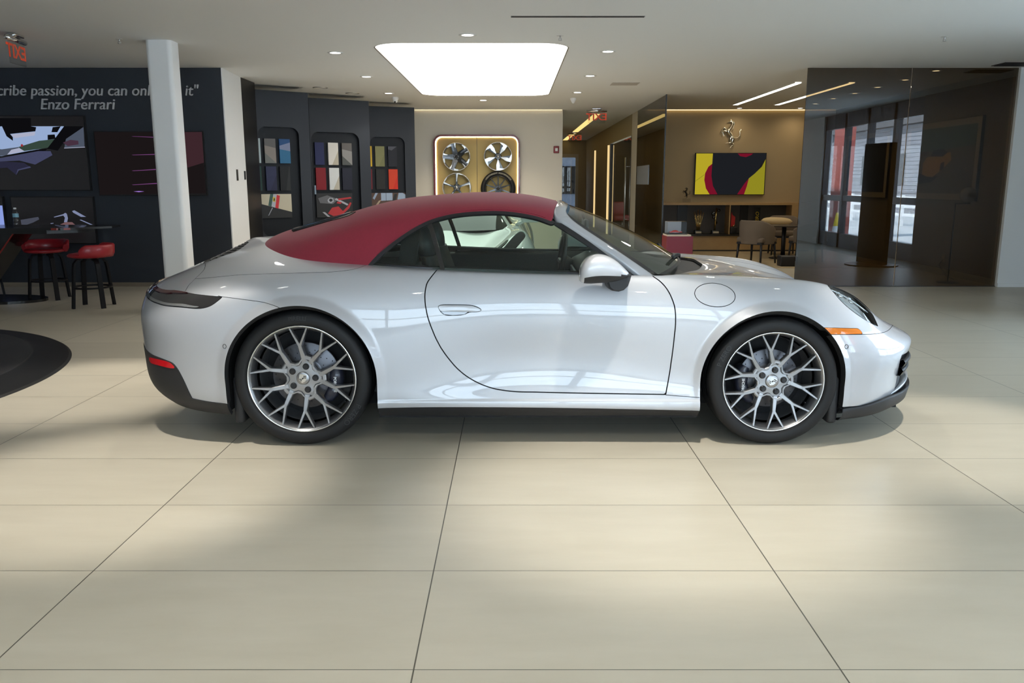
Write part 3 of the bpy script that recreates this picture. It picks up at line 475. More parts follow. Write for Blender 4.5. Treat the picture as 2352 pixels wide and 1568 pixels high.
class Surf:
    def __init__(s, V, UV, F, N): s.V = V; s.UV = UV; s.F = F; s.N = N
    @staticmethod
    def from_grid(G, us, vs):
        nv, nu = G.shape[:2]
        U, Vv = np.meshgrid(us, vs)
        i, j = np.meshgrid(np.arange(nv-1), np.arange(nu-1), indexing='ij')
        a = (i*nu+j).ravel()
        F = np.stack([a, a+1, a+nu+1, a+nu], 1)
        N = np.cross(np.gradient(G, axis=0), np.gradient(G, axis=1)).reshape(-1, 3)          # outward
        N /= np.linalg.norm(N, axis=1)[:, None]+1e-12
        return Surf(G.reshape(-1, 3).copy(), np.stack([U.ravel(), Vv.ravel()], 1), [tuple(q) for q in F.tolist()], N)
    def cut(s, f):
        """keep the part where f > 0; new vertices on the zero line"""
        fl = f.tolist(); V = []; UV = []; NN = []; mp = {}; ec = {}; F = []
        sV, sU, sN = s.V, s.UV, s.N
        def vk(i):
            k = mp.get(i)
            if k is None: k = mp[i] = len(V); V.append(sV[i]); UV.append(sU[i]); NN.append(sN[i])
            return k
        def ek(a, b):
            key = (a, b) if a < b else (b, a); k = ec.get(key)
            if k is None:
                a, b = key; t = fl[a]/(fl[a]-fl[b]); k = ec[key] = len(V)
                V.append(sV[a]+(sV[b]-sV[a])*t); UV.append(sU[a]+(sU[b]-sU[a])*t); NN.append(sN[a]+(sN[b]-sN[a])*t)
            return k
        for q in s.F:
            c = 0
            for i in q: c += fl[i] > 0
            if c == 0: continue
            if c == len(q): F.append(tuple(vk(i) for i in q)); continue
            P = []; n = len(q)
            for i in range(n):
                a, b = q[i], q[(i+1) % n]
                if fl[a] > 0: P.append(vk(a))
                if (fl[a] > 0) != (fl[b] > 0): P.append(ek(a, b))
            if len(P) >= 3: F.append(tuple(P))
        return Surf(np.array(V) if V else np.zeros((0,3)), np.array(UV) if UV else np.zeros((0,2)), F, np.array(NN) if NN else np.zeros((0,3)))
    def normals(s):
        L = np.linalg.norm(s.N, axis=1); L[L == 0] = 1
        return s.N/L[:, None]
    def offset(s, d):
        return Surf(s.V+s.normals()*d, s.UV, s.F, s.N)

def lookup(G, us, vs, uv):
    """bilinear point on the surface grid"""
    u = np.clip(uv[:, 0], us[0], us[-1]); v = np.clip(uv[:, 1], vs[0], vs[-1])
    a = (u-us[0])/(us[1]-us[0]); b = (v-vs[0])/(vs[1]-vs[0])
    j = np.clip(a.astype(int), 0, len(us)-2); i = np.clip(b.astype(int), 0, len(vs)-2)
    a = (a-j)[:, None]; b = (b-i)[:, None]
    return (G[i, j]*(1-a)+G[i, j+1]*a)*(1-b)+(G[i+1, j]*(1-a)+G[i+1, j+1]*a)*b

def densify(P, step=.004):
    P = np.asarray(P, float); out = [P[:1]]
    for a, b in zip(P[:-1], P[1:]):
        n = max(1, int(np.hypot(*(b-a))/step)); t = np.arange(1, n+1)[:, None]/n; out.append(a+(b-a)*t)
    return np.concatenate(out)

def field(S, grid, seam, close=()):
    """signed distance in metres to a seam drawn on the surface; positive inside the polygon seam+close"""
    G, us, vs = grid
    seam = densify(seam); C = lookup(G, us, vs, seam)
    poly = np.concatenate([seam, np.array(list(close), float).reshape(-1, 2)])
    V, UV = S.V, S.UV
    x, y = UV[:, 0], UV[:, 1]; ins = np.zeros(len(V), bool)
    px, py = poly[:, 0], poly[:, 1]; qx, qy = np.roll(px, -1), np.roll(py, -1)
    for k in range(len(poly)):
        if py[k] == qy[k]: continue
        c = ((py[k] > y) != (qy[k] > y))
        ins ^= c & (x < (qx[k]-px[k])*(y-py[k])/(qy[k]-py[k])+px[k])
    lo = C.min(0)-.06; hi = C.max(0)+.06
    near = np.where(((V > lo) & (V < hi)).all(1))[0]
    d = np.full(len(V), .06)
    A = C[:-1]; D = C[1:]-A; L2 = (D**2).sum(1)+1e-12
    for s0 in range(0, len(near), 4000):
        idx = near[s0:s0+4000]; P = V[idx][:, None]
        t = np.clip(((P-A)*D).sum(2)/L2, 0, 1)
        q = A+D*t[..., None]
        d[idx] = np.minimum(d[idx], np.sqrt(((P-q)**2).sum(2).min(1)))
    return np.where(ins, d, -d)

def panel(S, name, m, side='near', parent=None, flange=.014, fm=None, lift=0., rim_sharp=True):
    """link a surface piece as a mesh: side near / far / both (joined across the centre plane)"""
    if lift: S = S.offset(lift)
    N = S.normals() if flange else None
    V = S.V.copy(); F = list(S.F); mi = [0]*len(F); sm = [True]*len(F)
    if flange:
        ec = {}
        for q in S.F:
            for i in range(len(q)):
                a, b = q[i], q[(i+1) % len(q)]; k = (a, b) if a < b else (b, a)
                if k in ec: ec[k] = None
                else: ec[k] = (a, b)
        B = [e for e in ec.values() if e and not (S.V[e[0], 1] < 2e-4 and S.V[e[1], 1] < 2e-4)]
        ids = sorted({i for e in B for i in e}); k0 = len(V); pos = {i: k for k, i in enumerate(ids)}
        n = len(ids); I = np.array(ids, int)
        if n:
            inn = S.V[I]-N[I]*flange; inn[:, 1] = np.where(S.V[I, 1] < 2e-4, S.V[I, 1], inn[:, 1])
            V = np.concatenate([V, S.V[I], inn])
            for a, b in B:
                F.append((k0+pos[b], k0+pos[a], k0+n+pos[a], k0+n+pos[b])); mi.append(1 if fm else 0); sm.append(False)
    mats = [m]+([fm] if fm else [])
    def link(sgn_list):
        vv = []; ff = []; mm = []; ss = []
        for sg in sgn_list:
            o = len(vv)
            vv += [(p[0], sg*p[1], p[2]) for p in V.tolist()]
            ff += [tuple(i+o for i in (q if sg < 0 else q[::-1])) for q in F]; mm += mi; ss += sm
        me = bpy.data.meshes.new(name); me.from_pydata(vv, [], ff)
        for q in mats: me.materials.append(q)
        me.polygons.foreach_set('material_index', mm); me.polygons.foreach_set('use_smooth', ss)
        if len(sgn_list) == 2:
            bm = bmesh.new(); bm.from_mesh(me)
            bmesh.ops.remove_doubles(bm, verts=[v for v in bm.verts if abs(v.co.y) < 3e-4], dist=2e-4); bm.to_mesh(me); bm.free()
        me.update()
        o = bpy.data.objects.new(name, me); COL.objects.link(o); o.parent = parent or car
        return o
    if side == 'both': return [link([-1, 1])]
    if side == 'pair': return [link([-1]), link([1])]
    return [link([-1 if side == 'near' else 1])]

BG = body_grid(500, 176)
S0 = Surf.from_grid(*BG)
def F_(S, seam, close=()): return field(S, BG, seam, close)
arch = np.full(len(S0.V), 9.)
for cx_, cz_, R0, R1, a_ in LIPS: arch = np.minimum(arch, arch_r(S0.V[:, 0], S0.V[:, 2], cx_, cz_)-R0)
S = S0.cut(arch)
G5 = .0030                                   # half a panel gap
SE = SEAMS
def split(S, seam, close=(), gap=G5):
    f = F_(S, seam, close)
    return S.cut(f-gap), S.cut(-f-gap)
cab = SE['cabin']
cab_close = [(.70, 1.1), (.168, 1.1)]
f = F_(S, cab, cab_close)
S = S.cut(-f)
# lower black parts
sk = [(-.05, .225)]+SE['skirt_r']
skirt_r, S = split(S, sk, [(SE['skirt_r'][-1][0], -.1), (-.1, -.1)], .001)
sk = SE['skirt_s']
skirt_s, S = split(S, sk, [(sk[-1][0], -.1), (sk[0][0], -.1)], .001)
sk = SE['skirt_f']+[(.91, .245), (.95, .235), (1.05, .23)]
skirt_f, S = split(S, sk, [(1.1, -.1), (SE['skirt_f'][0][0], -.1)], .001)
# lamps
lr = [(-.05, .582)]+SE['lamp_r']+[(-.05, .478)]
lamp_r, S = split(S, lr, [], .0015)
lamp_f, S = split(S, SE['lamp_f']+[SE['lamp_f'][0]], [], .002)
marker, S = split(S, SE['marker']+[SE['marker'][0]], [], .0012)
# bumpers
br = SE['bumper_r']
bump_r, S = split(S, br, [(br[-1][0], -.1), (-.1, -.1), (-.1, .5), (.10, .5), (br[0][0]-.02, br[0][1]-.03)], .0014)
bf = SE['bumper_f']+[(.975, .448), (1.05, .450)]
bump_f, S = split(S, bf, [(1.1, -.1), (bf[0][0]-.002, -.1)], .0014)
# doors and flap
ds = SE['door']
door, S = split(S, ds, [(ds[-1][0], .98), (ds[0][0], .98)])
flap, S = split(S, SE['fuel']+[SE['fuel'][0]], [], .0018)
# rear lid, spoiler and grille
sp = [(-.03, .715), (.06, .733)]+SE['spoiler']
spoiler, S = split(S, sp, [(SE['spoiler'][-1][0], .53), (-.1, .53), (-.1, .7)], .0016)
ld = SE['lid']
lid, S = split(S, ld, [(ld[-1][0], 1.1), (-.1, 1.1), (-.1, .6), (ld[0][0]-.012, .6)], .0013)
gr = [(-.03, .752)]+SE['grille_r']+[(-.03, .915)]
grille, lid = split(lid, gr, [], .0008)
hd = [(.699, .86), (.712, .74), (.745, .685), (.80, .66), (.845, .645), (.882, .605), (.91, .55), (.935, .49), (.953, .443)]
hood, S = split(S, hd, [(1.1, .42), (1.1, 1.1), (.69, 1.1)], .0013)
SHELL = S

panel(SHELL, 'body_shell', M_PAINT, 'both', fm=M_SEAM, flange=.035)
doors = panel(door, 'door', M_PAINT, 'pair', fm=M_SEAM)
panel(flap, 'fuel_flap', M_PAINT, 'near', fm=M_SEAM)
panel(flap, 'body_infill', M_PAINT, 'far', flange=0)
bumper_rear = panel(bump_r, 'rear_bumper', M_PAINT, 'both', fm=M_SEAM, flange=.035)[0]
bumper_front = panel(bump_f, 'front_bumper', M_PAINT, 'both', fm=M_SEAM, flange=.035)[0]
hood_o = panel(hood, 'bonnet', M_PAINT, 'both', fm=M_SEAM)[0]
spoiler_o = panel(spoiler, 'rear_spoiler', M_PAINT, 'both', fm=M_SEAM, flange=.02)[0]
lid_o = panel(lid, 'soft_top_lid', M_PAINT, 'both', fm=M_SEAM)[0]
gr_o = panel(grille, 'engine_grille', M_LOWER, 'both', flange=.01, lift=-.006)[0]
panel(skirt_s, 'side_skirt', M_LOWER, 'pair', lift=-.006, flange=.02)
panel(skirt_r, 'rear_diffuser', M_LOWER, 'both', lift=.004, flange=.02)
panel(skirt_f, 'front_grille', M_LOWER, 'both', lift=-.012, flange=.02)
for o in panel(marker, 'side_marker', M_AMBER, 'pair', flange=.01, fm=M_SEAM, lift=.001):
    o['label'] = 'amber side marker lens'
# dark backing just under every joint, giving the gaps their shade
fb = F_(S0, ds, [(ds[-1][0], .98), (ds[0][0], .98)])
def backing(seams):
    d = None
    for seam in seams:
        q = np.abs(F_(S0, seam)); d = q if d is None else np.minimum(d, q)
    fc = F_(S0, cab, cab_close)
    s = S0.cut(np.minimum(np.minimum(.014-d, arch-.004), -fc-.004))
    return s
bk = backing([ds, SE['fuel'], br, bf, ld, SE['spoiler'], hd, SE['lamp_f'], SE['marker'], lr])
panel(bk.offset(-.013), 'joint_backing', M_SEAM, 'both', flange=0)
# sill groove between door and front wheel
sl = SE['sill']; pts = [p for p in lookup(*BG, densify(sl, .01)) if arch_r(p[0], p[2], 1.225, .342) > .378]
for s in (-1, 1):
    MB().tube([(p[0], s*(p[1]+.0005), p[2]) for p in pts], .0016, 6).build('sill_joint', M_SEAM, car)

# ---- engine grille slats, lamps
G_, us_, vs_ = BG
mb = MB()
for k in range(9):
    v = .765+.017*k
    row = lookup(G_, us_, vs_, np.array([(u, v) for u in np.linspace(0, .098+.01*min(k, 3), 10)]))
    pl = [(p[0], -p[1], p[2]-.006) for p in row[::-1]]+[(p[0], p[1], p[2]-.006) for p in row[1:]]
    mb.tube(pl, .0042, 6)
mb.build('slat', M_BLK, gr_o)
lamp_ro = panel(lamp_r, 'rear_lamp', M_LAMPDARK, 'both', fm=M_SEAM, flange=.02)[0]; lamp_ro['label'] = 'smoked full-width rear lamp'
tip = max(range(len(SE['lamp_r'])), key=lambda i: SE['lamp_r'][i][0])
up_ = [(-.05, .582)]+SE['lamp_r'][:tip+1]; dn_ = SE['lamp_r'][tip:]+[(-.05, .478)]; lu = lamp_r.UV[:, 0]
fr_ = .026*np.sqrt(np.clip((.172-lu)/.05, 0, 1))-.001-np.abs(F_(lamp_r, up_))
panel(lamp_r.cut(fr_).offset(.006), 'red_light_bar', M_LAMPRED, 'both', lamp_ro, flange=.008)
dd = np.abs(F_(lamp_r, dn_)); fc_ = np.minimum(dd-.004, .019*np.sqrt(np.clip((.212-lu)/.03, 0, 1))-dd)
panel(lamp_r.cut(fc_).offset(.004), 'clear_strip', M_LAMPCLEAR, 'both', lamp_ro, flange=.005)
fx_ = F_(skirt_r, SE['refl_r']+[SE['refl_r'][0]])
for o in panel(skirt_r.cut(fx_).offset(.007), 'reflector', M_REFLECT, 'pair', bumper_rear, flange=.006): o['label'] = 'red reflector'
for sgn, hl in zip((-1, 1), panel(lamp_f, 'headlamp', M_HLGLASS, 'pair', flange=0)):
    side = 'near' if sgn < 0 else 'far'
    panel(lamp_f.offset(-.035), 'headlamp_bowl', M_HLBOWL, side, hl, flange=0)
    ring = lamp_f.cut(.012-np.abs(F_(lamp_f, SE['lamp_f']+[SE['lamp_f'][0]])))
    panel(ring.offset(-.006), 'headlamp_bezel', M_HLDARK, side, hl, flange=0)
    c = lookup(*BG, np.array([(.838, .555), (.855, .545), (.846, .585), (.862, .57)]))
    nrm = Vector((.75, 0, .55)).normalized()
    for p in c:
        mb = MB(); q = Vector((p[0]-.02, sgn*(p[1]-.01), p[2]-.015)); a = nrm
        mb.tube([q-a*.02, q, q+a*.004], [.012, .016, .013], 12); mb.build('led_module', M_RIMEDGE, hl)
    pts = lookup(*BG, np.array([(u, v) for u, v in zip(np.linspace(.79, .872, 12), np.linspace(.585, .51, 12))]))
    MB().tube([(p[0]-.004, sgn*(p[1]-.012), p[2]-.008) for p in pts], .004, 6).build('light_guide', M_RIMEDGE, hl)

# ---- cabin top: soft top, glass, seals (one surface cut into its pieces)
GG = green_grid(300, 120)
Q0 = Surf.from_grid(*GG)
def FG(S, seam, close=()): return field(S, GG, seam, close)
dlo = SE['dlo']; hdr = SE['header']
fh = FG(Q0, hdr, [(hdr[-1][0], -.1), (1.2, -.1), (1.2, 1.2), (hdr[0][0], 1.2)])
fd = FG(Q0, dlo, [(1.2, dlo[-1][1]), (1.2, -.1), (dlo[0][0], -.1)])
cloth = Q0.cut(np.minimum(-fh, -fd))
rw = SE['rearwin']
fw = FG(cloth, [(-.03, .305)]+rw+[(-.03, .665)])
cloth2 = cloth.cut(-fw)
top = panel(cloth2, 'soft_top', M_CLOTH, 'both', flange=.012)[0]; top['label'] = 'red fabric soft top'
rwin = cloth.cut(fw).offset(.004)
rw_o = panel(rwin, 'rear_window', M_BLKGLOSS, 'both', top, flange=.014)[0]
panel(cloth2.offset(-.018), 'headlining', M_LINING, 'both', top, flange=0)
pts = lookup(*GG, densify(dlo, .008))
lift = lambda p, d: (p[0], p[1]+d*.9, p[2]+d*.4)
OUT = [(.545,.748,.872), (.405,.722,.98), (.267,.682,1.074), (.150,.638,1.146), (.104,.610,1.178), (.094,.548,1.210), (.108,.42,1.236), (.128,.2,1.252), (.134,0,1.256)]
INN = [(.635,.712,.866), (.489,.668,.965), (.334,.612,1.067), (.222,.572,1.141), (.172,.530,1.186), (.164,.47,1.211), (.176,.38,1.228), (.192,.2,1.236), (.200,0,1.238)]
O3 = nat_spline(np.arange(9.), np.array(OUT), np.linspace(0, 6, 160))
def dist_frame(S):
    d = np.full(len(S.V), 9.)
    for s0 in range(0, len(d), 4000): d[s0:s0+4000] = np.sqrt(((S.V[s0:s0+4000, None]-O3)**2).sum(2)).min(1)
    return d
zone = Q0.cut(fd)
gz = field(zone, GG, dlo)
seal = zone.cut(.020-np.abs(gz)); zone2 = zone.cut(np.abs(gz)-.020)
for sgn, side in ((-1, 'near'), (1, 'far')):
    panel(seal.cut(dist_frame(seal)-.012).offset(.002), 'window_seal', M_TRIM, side, top, flange=.016)
    # piping sewn a little above the hem
    hem = lookup(*GG, np.stack([densify(dlo, .008)[:, 0], densify(dlo, .008)[:, 1]+.022], 1))
    MB().tube([(p[0], sgn*(p[1]+.001), p[2]+.001) for p in hem[4:-2]], .0022, 6).build('hem_piping', M_CLOTH, top)
gl = SE['glass_r']
fg = FG(zone2, [gl[0], gl[-1]], [(gl[-1][0], -.1), (1.2, -.1), (1.2, 1.1), (gl[0][0], 1.1)])
front = zone2.cut(fg-.010); rear = zone2.cut(-fg-.010); bar = zone2.cut(.012-np.abs(fg))
fa = dist_frame(front)-.034
for sgn, side, dr in ((-1, 'near', doors[0]), (1, 'far', doors[1])):
    panel(front.cut(fa).offset(-.003), 'door_window', M_CARGLASS, side, dr, flange=0)
    panel(rear.offset(-.003), 'quarter_window', M_CARGLASS, side, car, flange=0)
    panel(bar.offset(.001), 'pillar_trim', M_BLKGLOSS, side, car, flange=.01)
    panel(front.cut(-fa).offset(-.004), 'pillar_seal', M_TRIM, side, car, flange=.012)
# belt strip, and the bright line where the roof meets the lid
cb = lookup(*BG, densify(cab, .006))
ib = int(np.argmin(np.abs(cb[:, 0]+.885)+(cb[:, 1] < .5)*9)); ie = int(np.argmin(np.abs(cb[:, 0]-.49)+(cb[:, 1] < .5)*9))
for sgn in (-1, 1):
    mb = MB(); rows = []
    for p in cb[ib:ie+1]:
        rows.append([(p[0], sgn*(p[1]+.009), p[2]-.006), (p[0], sgn*(p[1]+.008), p[2]+.008), (p[0], sgn*(p[1]-.006), p[2]+.016), (p[0], sgn*(p[1]-.022), p[2]+.010)])
    mb.grid(rows, smooth=False).build('belt_strip', M_TRIM, doors[0 if sgn < 0 else 1])
    rr = [(p[0], sgn*(p[1]+.004), p[2]+.003) for p in cb[:ib+1]]
    MB().tube(rr, .005, 8).build('lid_bright_trim', M_BRUSH, lid_o)

# ---- windscreen frame, windscreen
t_ = np.arange(9.); q_ = np.linspace(0, 8, 65)
O_ = nat_spline(t_, np.array(OUT), q_); I_ = nat_spline(t_, np.array(INN), q_)
rows = []
for o, i in zip(O_, I_):
    d = i-o; b = np.array([.1, .55, .75]) if o[1] > .3 else np.array([.15, .55*o[1]/.3, .95]); b /= np.linalg.norm(b)
    hh = .012 if o[1] > .62 else .007
    rows.append([o-b*.03, o+b*.001]+[o+d*t+b*(hh*4*t*(1-t)+.001) for t in (.12,.3,.5,.7,.88)]+[i+b*.001, i-b*.016])
full = [[(p[0], -p[1], p[2]) for p in r] for r in rows]+[[(p[0], p[1], p[2]) for p in r] for r in rows[-2::-1]]
wf = MB().grid(full).build('windscreen_frame', M_PAINT, car)
# windscreen: rows from the header to the cowl, bowed forward in the middle
base = [(.70,.665,.858), (.80,.44,.905), (.845,.2,.925), (.858,0,.930)]
hdrp = [(.176,.515,1.190), (.180,.36,1.222), (.196,.2,1.231), (.204,0,1.233)]
sidep = nat_spline(t_, np.array(INN), np.linspace(0, 4.2, 25))[::-1]
rows = []
for k, t in enumerate(np.linspace(0, 1, 25)):
    e = sidep[k]-np.array([.0, .004, .004])
    cpt = np.array(hdrp[3])*(1-t)+np.array(base[3])*t+np.array([.0, 0, .022])*4*t*(1-t)
    r = []
    for w in np.linspace(1, 0, 13):
        p = cpt+(e-cpt)*np.array([w*w*.35+w**4*.65, 0, w**2*.5+w**4*.5]); p[1] = e[1]*w
        r.append(p)
    rows.append(r)
fullr = [[(p[0], -p[1], p[2]) for p in r]+[(p[0], p[1], p[2]) for p in r[-2::-1]] for r in rows]
MB().grid(fullr).build('windscreen', M_WSGLASS, wf)
mb = MB()                                       # black printed border of the glass
for sgn in (-1, 1):
    g = [[(p[0]+.001, sgn*p[1], p[2]+.002) for p in (r[0], r[1])] for r in rows]
    g = [[a, tuple(np.array(a)*.55+np.array(b)*.45)] for a, b in g]
    mb.grid(g)
g = [[(p[0], p[1], p[2]+.002) for p in fullr[-1]], [tuple(np.array(p)*.45+np.array(q)*.55+np.array([0,0,.002])) for p, q in zip(fullr[-1], fullr[-2])]]
mb.grid(g).build('glass_border', M_BLK, wf)
# cowl under the windscreen
cw = S0.cut(np.minimum(F_(S0, cab, cab_close)+.012, S0.V[:, 0]-.52)).offset(-.018)
panel(cw, 'cowl_panel', M_LOWER, 'both', flange=.0)
for (x0, y0, x1, y1) in ((.90, .02, .55, -.50), (.89, .45, .60, .05)):
    mb = MB(); P = []
    for t in np.linspace(0, 1, 12):
        x = x0+(x1-x0)*t**1.1*.42; y = y0+(y1-y0)*t
        w = abs(y)/.67; z = .940-.055*w*w+(.86-x)*.50*(1-.2*w)+.006
        P.append((x, y, z if t > .08 else .90))
    mb.tube(P, .007, 6).tube([(p[0]+.006, p[1], p[2]-.010) for p in P[3:]], .005, 6).build('wiper', M_BLK, car)

# ---- wheel arches, floor, cabin
for cx_, cz_, R0, R1, a_ in LIPS:
    for sgn in (-1, 1):
        mb = MB(); n = 40; arc = []
        for k in range(n+1):
            a = PI*k/n; arc.append((cx_+(R0+.006)*math.cos(a), cz_+(R0+.006)*math.sin(a)))
        arc = [(arc[0][0], .175)]+arc+[(arc[-1][0], .175)]
        mb.grid([[(x, sgn*y, z) for x, z in arc] for y in (.880, .80, .58)])
        mb.add([(x, sgn*.58, z) for x, z in arc], [tuple(range(len(arc)))])
        mb.build('wheel_arch_liner', M_SEAM, car, recalc=False)
        # mud flap behind the wheel opening
        sg2 = -1 if cx_ < 0 else 1; fx = cx_+sg2*(R0-.012)
        fl = MB().rbox(min(fx, fx-sg2*.055), max(fx, fx-sg2*.055), min(sgn*.86, sgn*.70), max(sgn*.86, sgn*.70), .105, .36, .02)
        fl.build('arch_flap', M_LOWER, car)
mb = MB().box(-.84, .85, -.84, .84, .135, .16).box(-2.0, -1.60, -.62, .62, .15, .18).box(1.58, 2.02, -.60, .60, .125, .15).box(-1.62, -.83, -.55, .55, .135, .20).box(.83, 1.62, -.55, .55, .135, .20)
mb.build('underbody', M_SEAM, car)
mb = MB().box(-1.5, .90, -.70, .70, .24, .28)                                   # cabin floor and tunnel
mb.rbox(-.9, .75, -.13, .13, .27, .56, .03)
mb.rbox(-1.45, -.80, -.66, .66, .28, .86, .05)                                  # rear bench and shelf
mb.build('cabin_tub', M_LEATHER, car)
mb = MB()
prof = [(.86,.86), (.72,.905), (.52,.925), (.36,.915), (.27,.87), (.26,.80), (.34,.72), (.60,.62), (.86,.60)]
mb.grid([[(x, y, z-(.03 if abs(y) > .5 else 0)) for x, z in prof] for y in np.linspace(-.69, .69, 13)])
dash = mb.build('dashboard', M_LEATHER, car)
MB().rbox(.245, .262, -.64, .64, .80, .835, .006).build('dash_trim', M_DASHTRIM, dash)
MB().tube([(.19+.055*math.sin(a)*.45, .36+.178*math.cos(a), .85+.175*math.sin(a)) for a in np.linspace(0, 2*PI, 40, endpoint=False)], .016, 8, closed=True).tube([(.27,.36,.83), (.19,.36,.85)], [.03,.06], 12).tube([(.19,.20,.85), (.19,.52,.85)], .018, 8).build('steering_wheel', M_LEATHER, car)
for sgn in (-1, 1):
    mb = MB(); rows = []
    for x in np.linspace(-.62, .62, 22):
        rows.append([(x, sgn*w, z) for w, z in ((.745-.03, .885), (.69, .895), (.665, .87), (.66, .70), (.64, .62), (.66, .45), (.70, .30))])
    d = mb.grid(rows).build('door_card', M_LEATHER, doors[0 if sgn < 0 else 1])
    MB().rbox(-.45, .45, min(sgn*.62, sgn*.66), max(sgn*.62, sgn*.66), .66, .70, .012).build('armrest', M_DASHTRIM, d) if False else None
for sgn in (-1, 1):
    yc = sgn*.36
    seat = MB().rbox(-.45, .12, yc-.25, yc+.25, .34, .50, .05).build('seat', M_LEATHER, car)
    mb = MB(); rows = []
    for k in range(13):
        t = k/12; x = -.44-.20*t+.03*t*t; z = .46+.50*t; hw = .25-.06*t**2; th = .075-.03*t
        rows.append([(x+th*math.cos(a)+.03*abs(math.sin(a))**3*(1-t), yc+hw*math.sin(a), z) for a in np.linspace(0, 2*PI, 20)])
    mb.grid(rows); mb.add(rows[-1], [tuple(range(20))]); mb.build('backrest', M_LEATHER, seat)
    mb = MB(); rows = []
    for k in range(9):
        t = k/8; s = math.sin(PI*(.12+.80*t))**.5; x = -.615-.05*t; z = .93+.215*t
        rows.append([(x+.058*s*math.cos(a), yc+.135*s*math.sin(a), z) for a in np.linspace(0, 2*PI, 18)])
    mb.grid(rows); mb.add(rows[0], [tuple(range(18))]); mb.add(rows[-1], [tuple(range(18))]); mb.build('headrest', M_LEATHER, seat)
MB().rbox(.30, .325, -.11, .11, 1.085, 1.145, .01).tube([(.31,0,1.14), (.29,0,1.19)], .01, 8).build('cabin_mirror', M_BLK, car)
for sgn in (-1, 1):                                                             # belt and roof bow by the door
    mb = MB(); mb.obox((-.70, sgn*.56, .97), (.05,0,.02), (0,.03,0), (.02,0,.12)); mb.build('inner_pillar', M_LINING, car)

# ---- small things on the skin
Vn = S0.V; msk = (Vn[:, 1] > .5) & (Vn[:, 2] < .88); Vn = Vn[msk]
def wskin(x, z):
    d = (Vn[:, 0]-x)**2+(Vn[:, 2]-z)**2; i = np.argsort(d)[:6]; w = 1/(d[i]+1e-7)
    A = np.stack([Vn[i, 0]-x, Vn[i, 2]-z, np.ones(6)], 1); sol = np.linalg.lstsq(A*w[:, None]**.5, Vn[i, 1]*w**.5, rcond=None)[0]
    return float(sol[2])
def skin_plate(poly, out, name, m, sgn, parent, crown=.0, depth=.008):
    """a plate lying on the flank: outline in side view (x, z), standing `out` proud"""
    P = np.array(poly); c = P.mean(0); n = len(P)
    rings = [1., .97, .8, .5]; V = []; F = []
    for k, s in enumerate(rings):
        for p in P:
            q = c+(p-c)*s; V.append((q[0], sgn*(wskin(*q)+out-(.003 if k == 0 else 0)+crown*(1-s)), q[1]))
    for p in P: V.append((p[0], sgn*(wskin(*p)+out-depth), p[1]))
    for k in range(len(rings)-1):
        for i in range(n): j = (i+1) % n; F.append((k*n+i, k*n+j, (k+1)*n+j, (k+1)*n+i))
    F.append(tuple(range((len(rings)-1)*n, len(rings)*n)))
    o = len(rings)*n
    for i in range(n): j = (i+1) % n; F.append((o+i, o+j, j, i))
    return MB().add(V, F, smooth=False).build(name, m, parent)
def smooth_poly(pts, n=8):
    P = np.array(pts+pts[:3], float); t = np.arange(len(P)); q = np.arange(0, len(pts), 1/n)+1
    return nat_spline(t.astype(float), P, q)
for sgn, dr in ((-1, doors[0]), (1, doors[1])):
    hp = [(-.513,.737),(-.490,.7425),(-.44,.7425),(-.39,.7415),(-.345,.7385),(-.314,.730),(-.294,.717),(-.312,.7078),(-.36,.7075),(-.42,.7085),(-.47,.710),(-.499,.7125),(-.510,.724)]
    big = [(-.5165,.738),(-.492,.746),(-.44,.746),(-.39,.745),(-.344,.742),(-.311,.733),(-.289,.716),(-.312,.7045),(-.35,.703),(-.385,.690),(-.44,.687),(-.480,.690),(-.505,.708),(-.514,.724)]
    rec = [(-.502,.710),(-.43,.708),(-.36,.706),(-.380,.6935),(-.44,.6905),(-.484,.695)]
    skin_plate([tuple(p) for p in smooth_poly(big, 4)], .0006, 'handle_recess', M_SEAM, sgn, dr, depth=.004)
    skin_plate(rec, .0012, 'handle_scoop', M_SCOOP, sgn, dr, depth=.003)  # shade of the scoop is put into its darker metal
    hp = [tuple(p) for p in smooth_poly(hp, 4)]; hnd = skin_plate(hp, .0075, 'door_handle', M_PAINT, sgn, dr, crown=.004, depth=.010)
for sgn in (-1, 1):
    for (x, z, par) in ((-1.604, .540, bumper_rear), (1.601, .527, bumper_front)):
        w = wskin(x, z); mb = MB(); ring = [(x+.0105*math.cos(a), sgn*(wskin(x+.0105*math.cos(a), z+.0105*math.sin(a))+.0012), z+.0105*math.sin(a)) for a in np.linspace(0, 2*PI, 24, endpoint=False)]
        mb.tube(ring, .0012, 5, closed=True).build('parking_sensor', M_SEAM, par)

# ---- front intake details: blades, light coloured lip, splitter
mb = MB()
for (z0, dx) in ((.392, .02), (.345, .012)):
    P = lookup(*BG, np.array([(u, .2) for u in np.linspace(.876, 1, 16)]))
    row = [(p[0]+dx, -p[1], z0) for p in P]+[(p[0]+dx, p[1], z0) for p in P[-2::-1]]
    rows = [[(x-.045, y, z+.004) for x, y, z in row], [(x+.002, y, z+.022) for x, y, z in row], [(x+.016, y, z+.004) for x, y, z in row], [(x, y, z-.022) for x, y, z in row], [(x-.05, y, z-.018) for x, y, z in row]]
    mb.grid(rows)
mb.build('intake_blade', M_BLK, bumper_front)
P = lookup(*BG, np.array([(u, .075) for u in np.linspace(.80, 1, 34)]))
def lip(rowf, name, m, k0=0):
    r0 = [rowf(p, min(1, max(0, (k-k0)/9))) for k, p in enumerate(P) if k >= k0]
    rr = []
    for j in range(len(r0[0])):
        a = [(q[j][0], -q[j][1], q[j][2]) for q in r0]; rr.append(a+[(x, -y, z) for x, y, z in a[-2::-1]])
    MB().grid(rr).build(name, m, bumper_front)
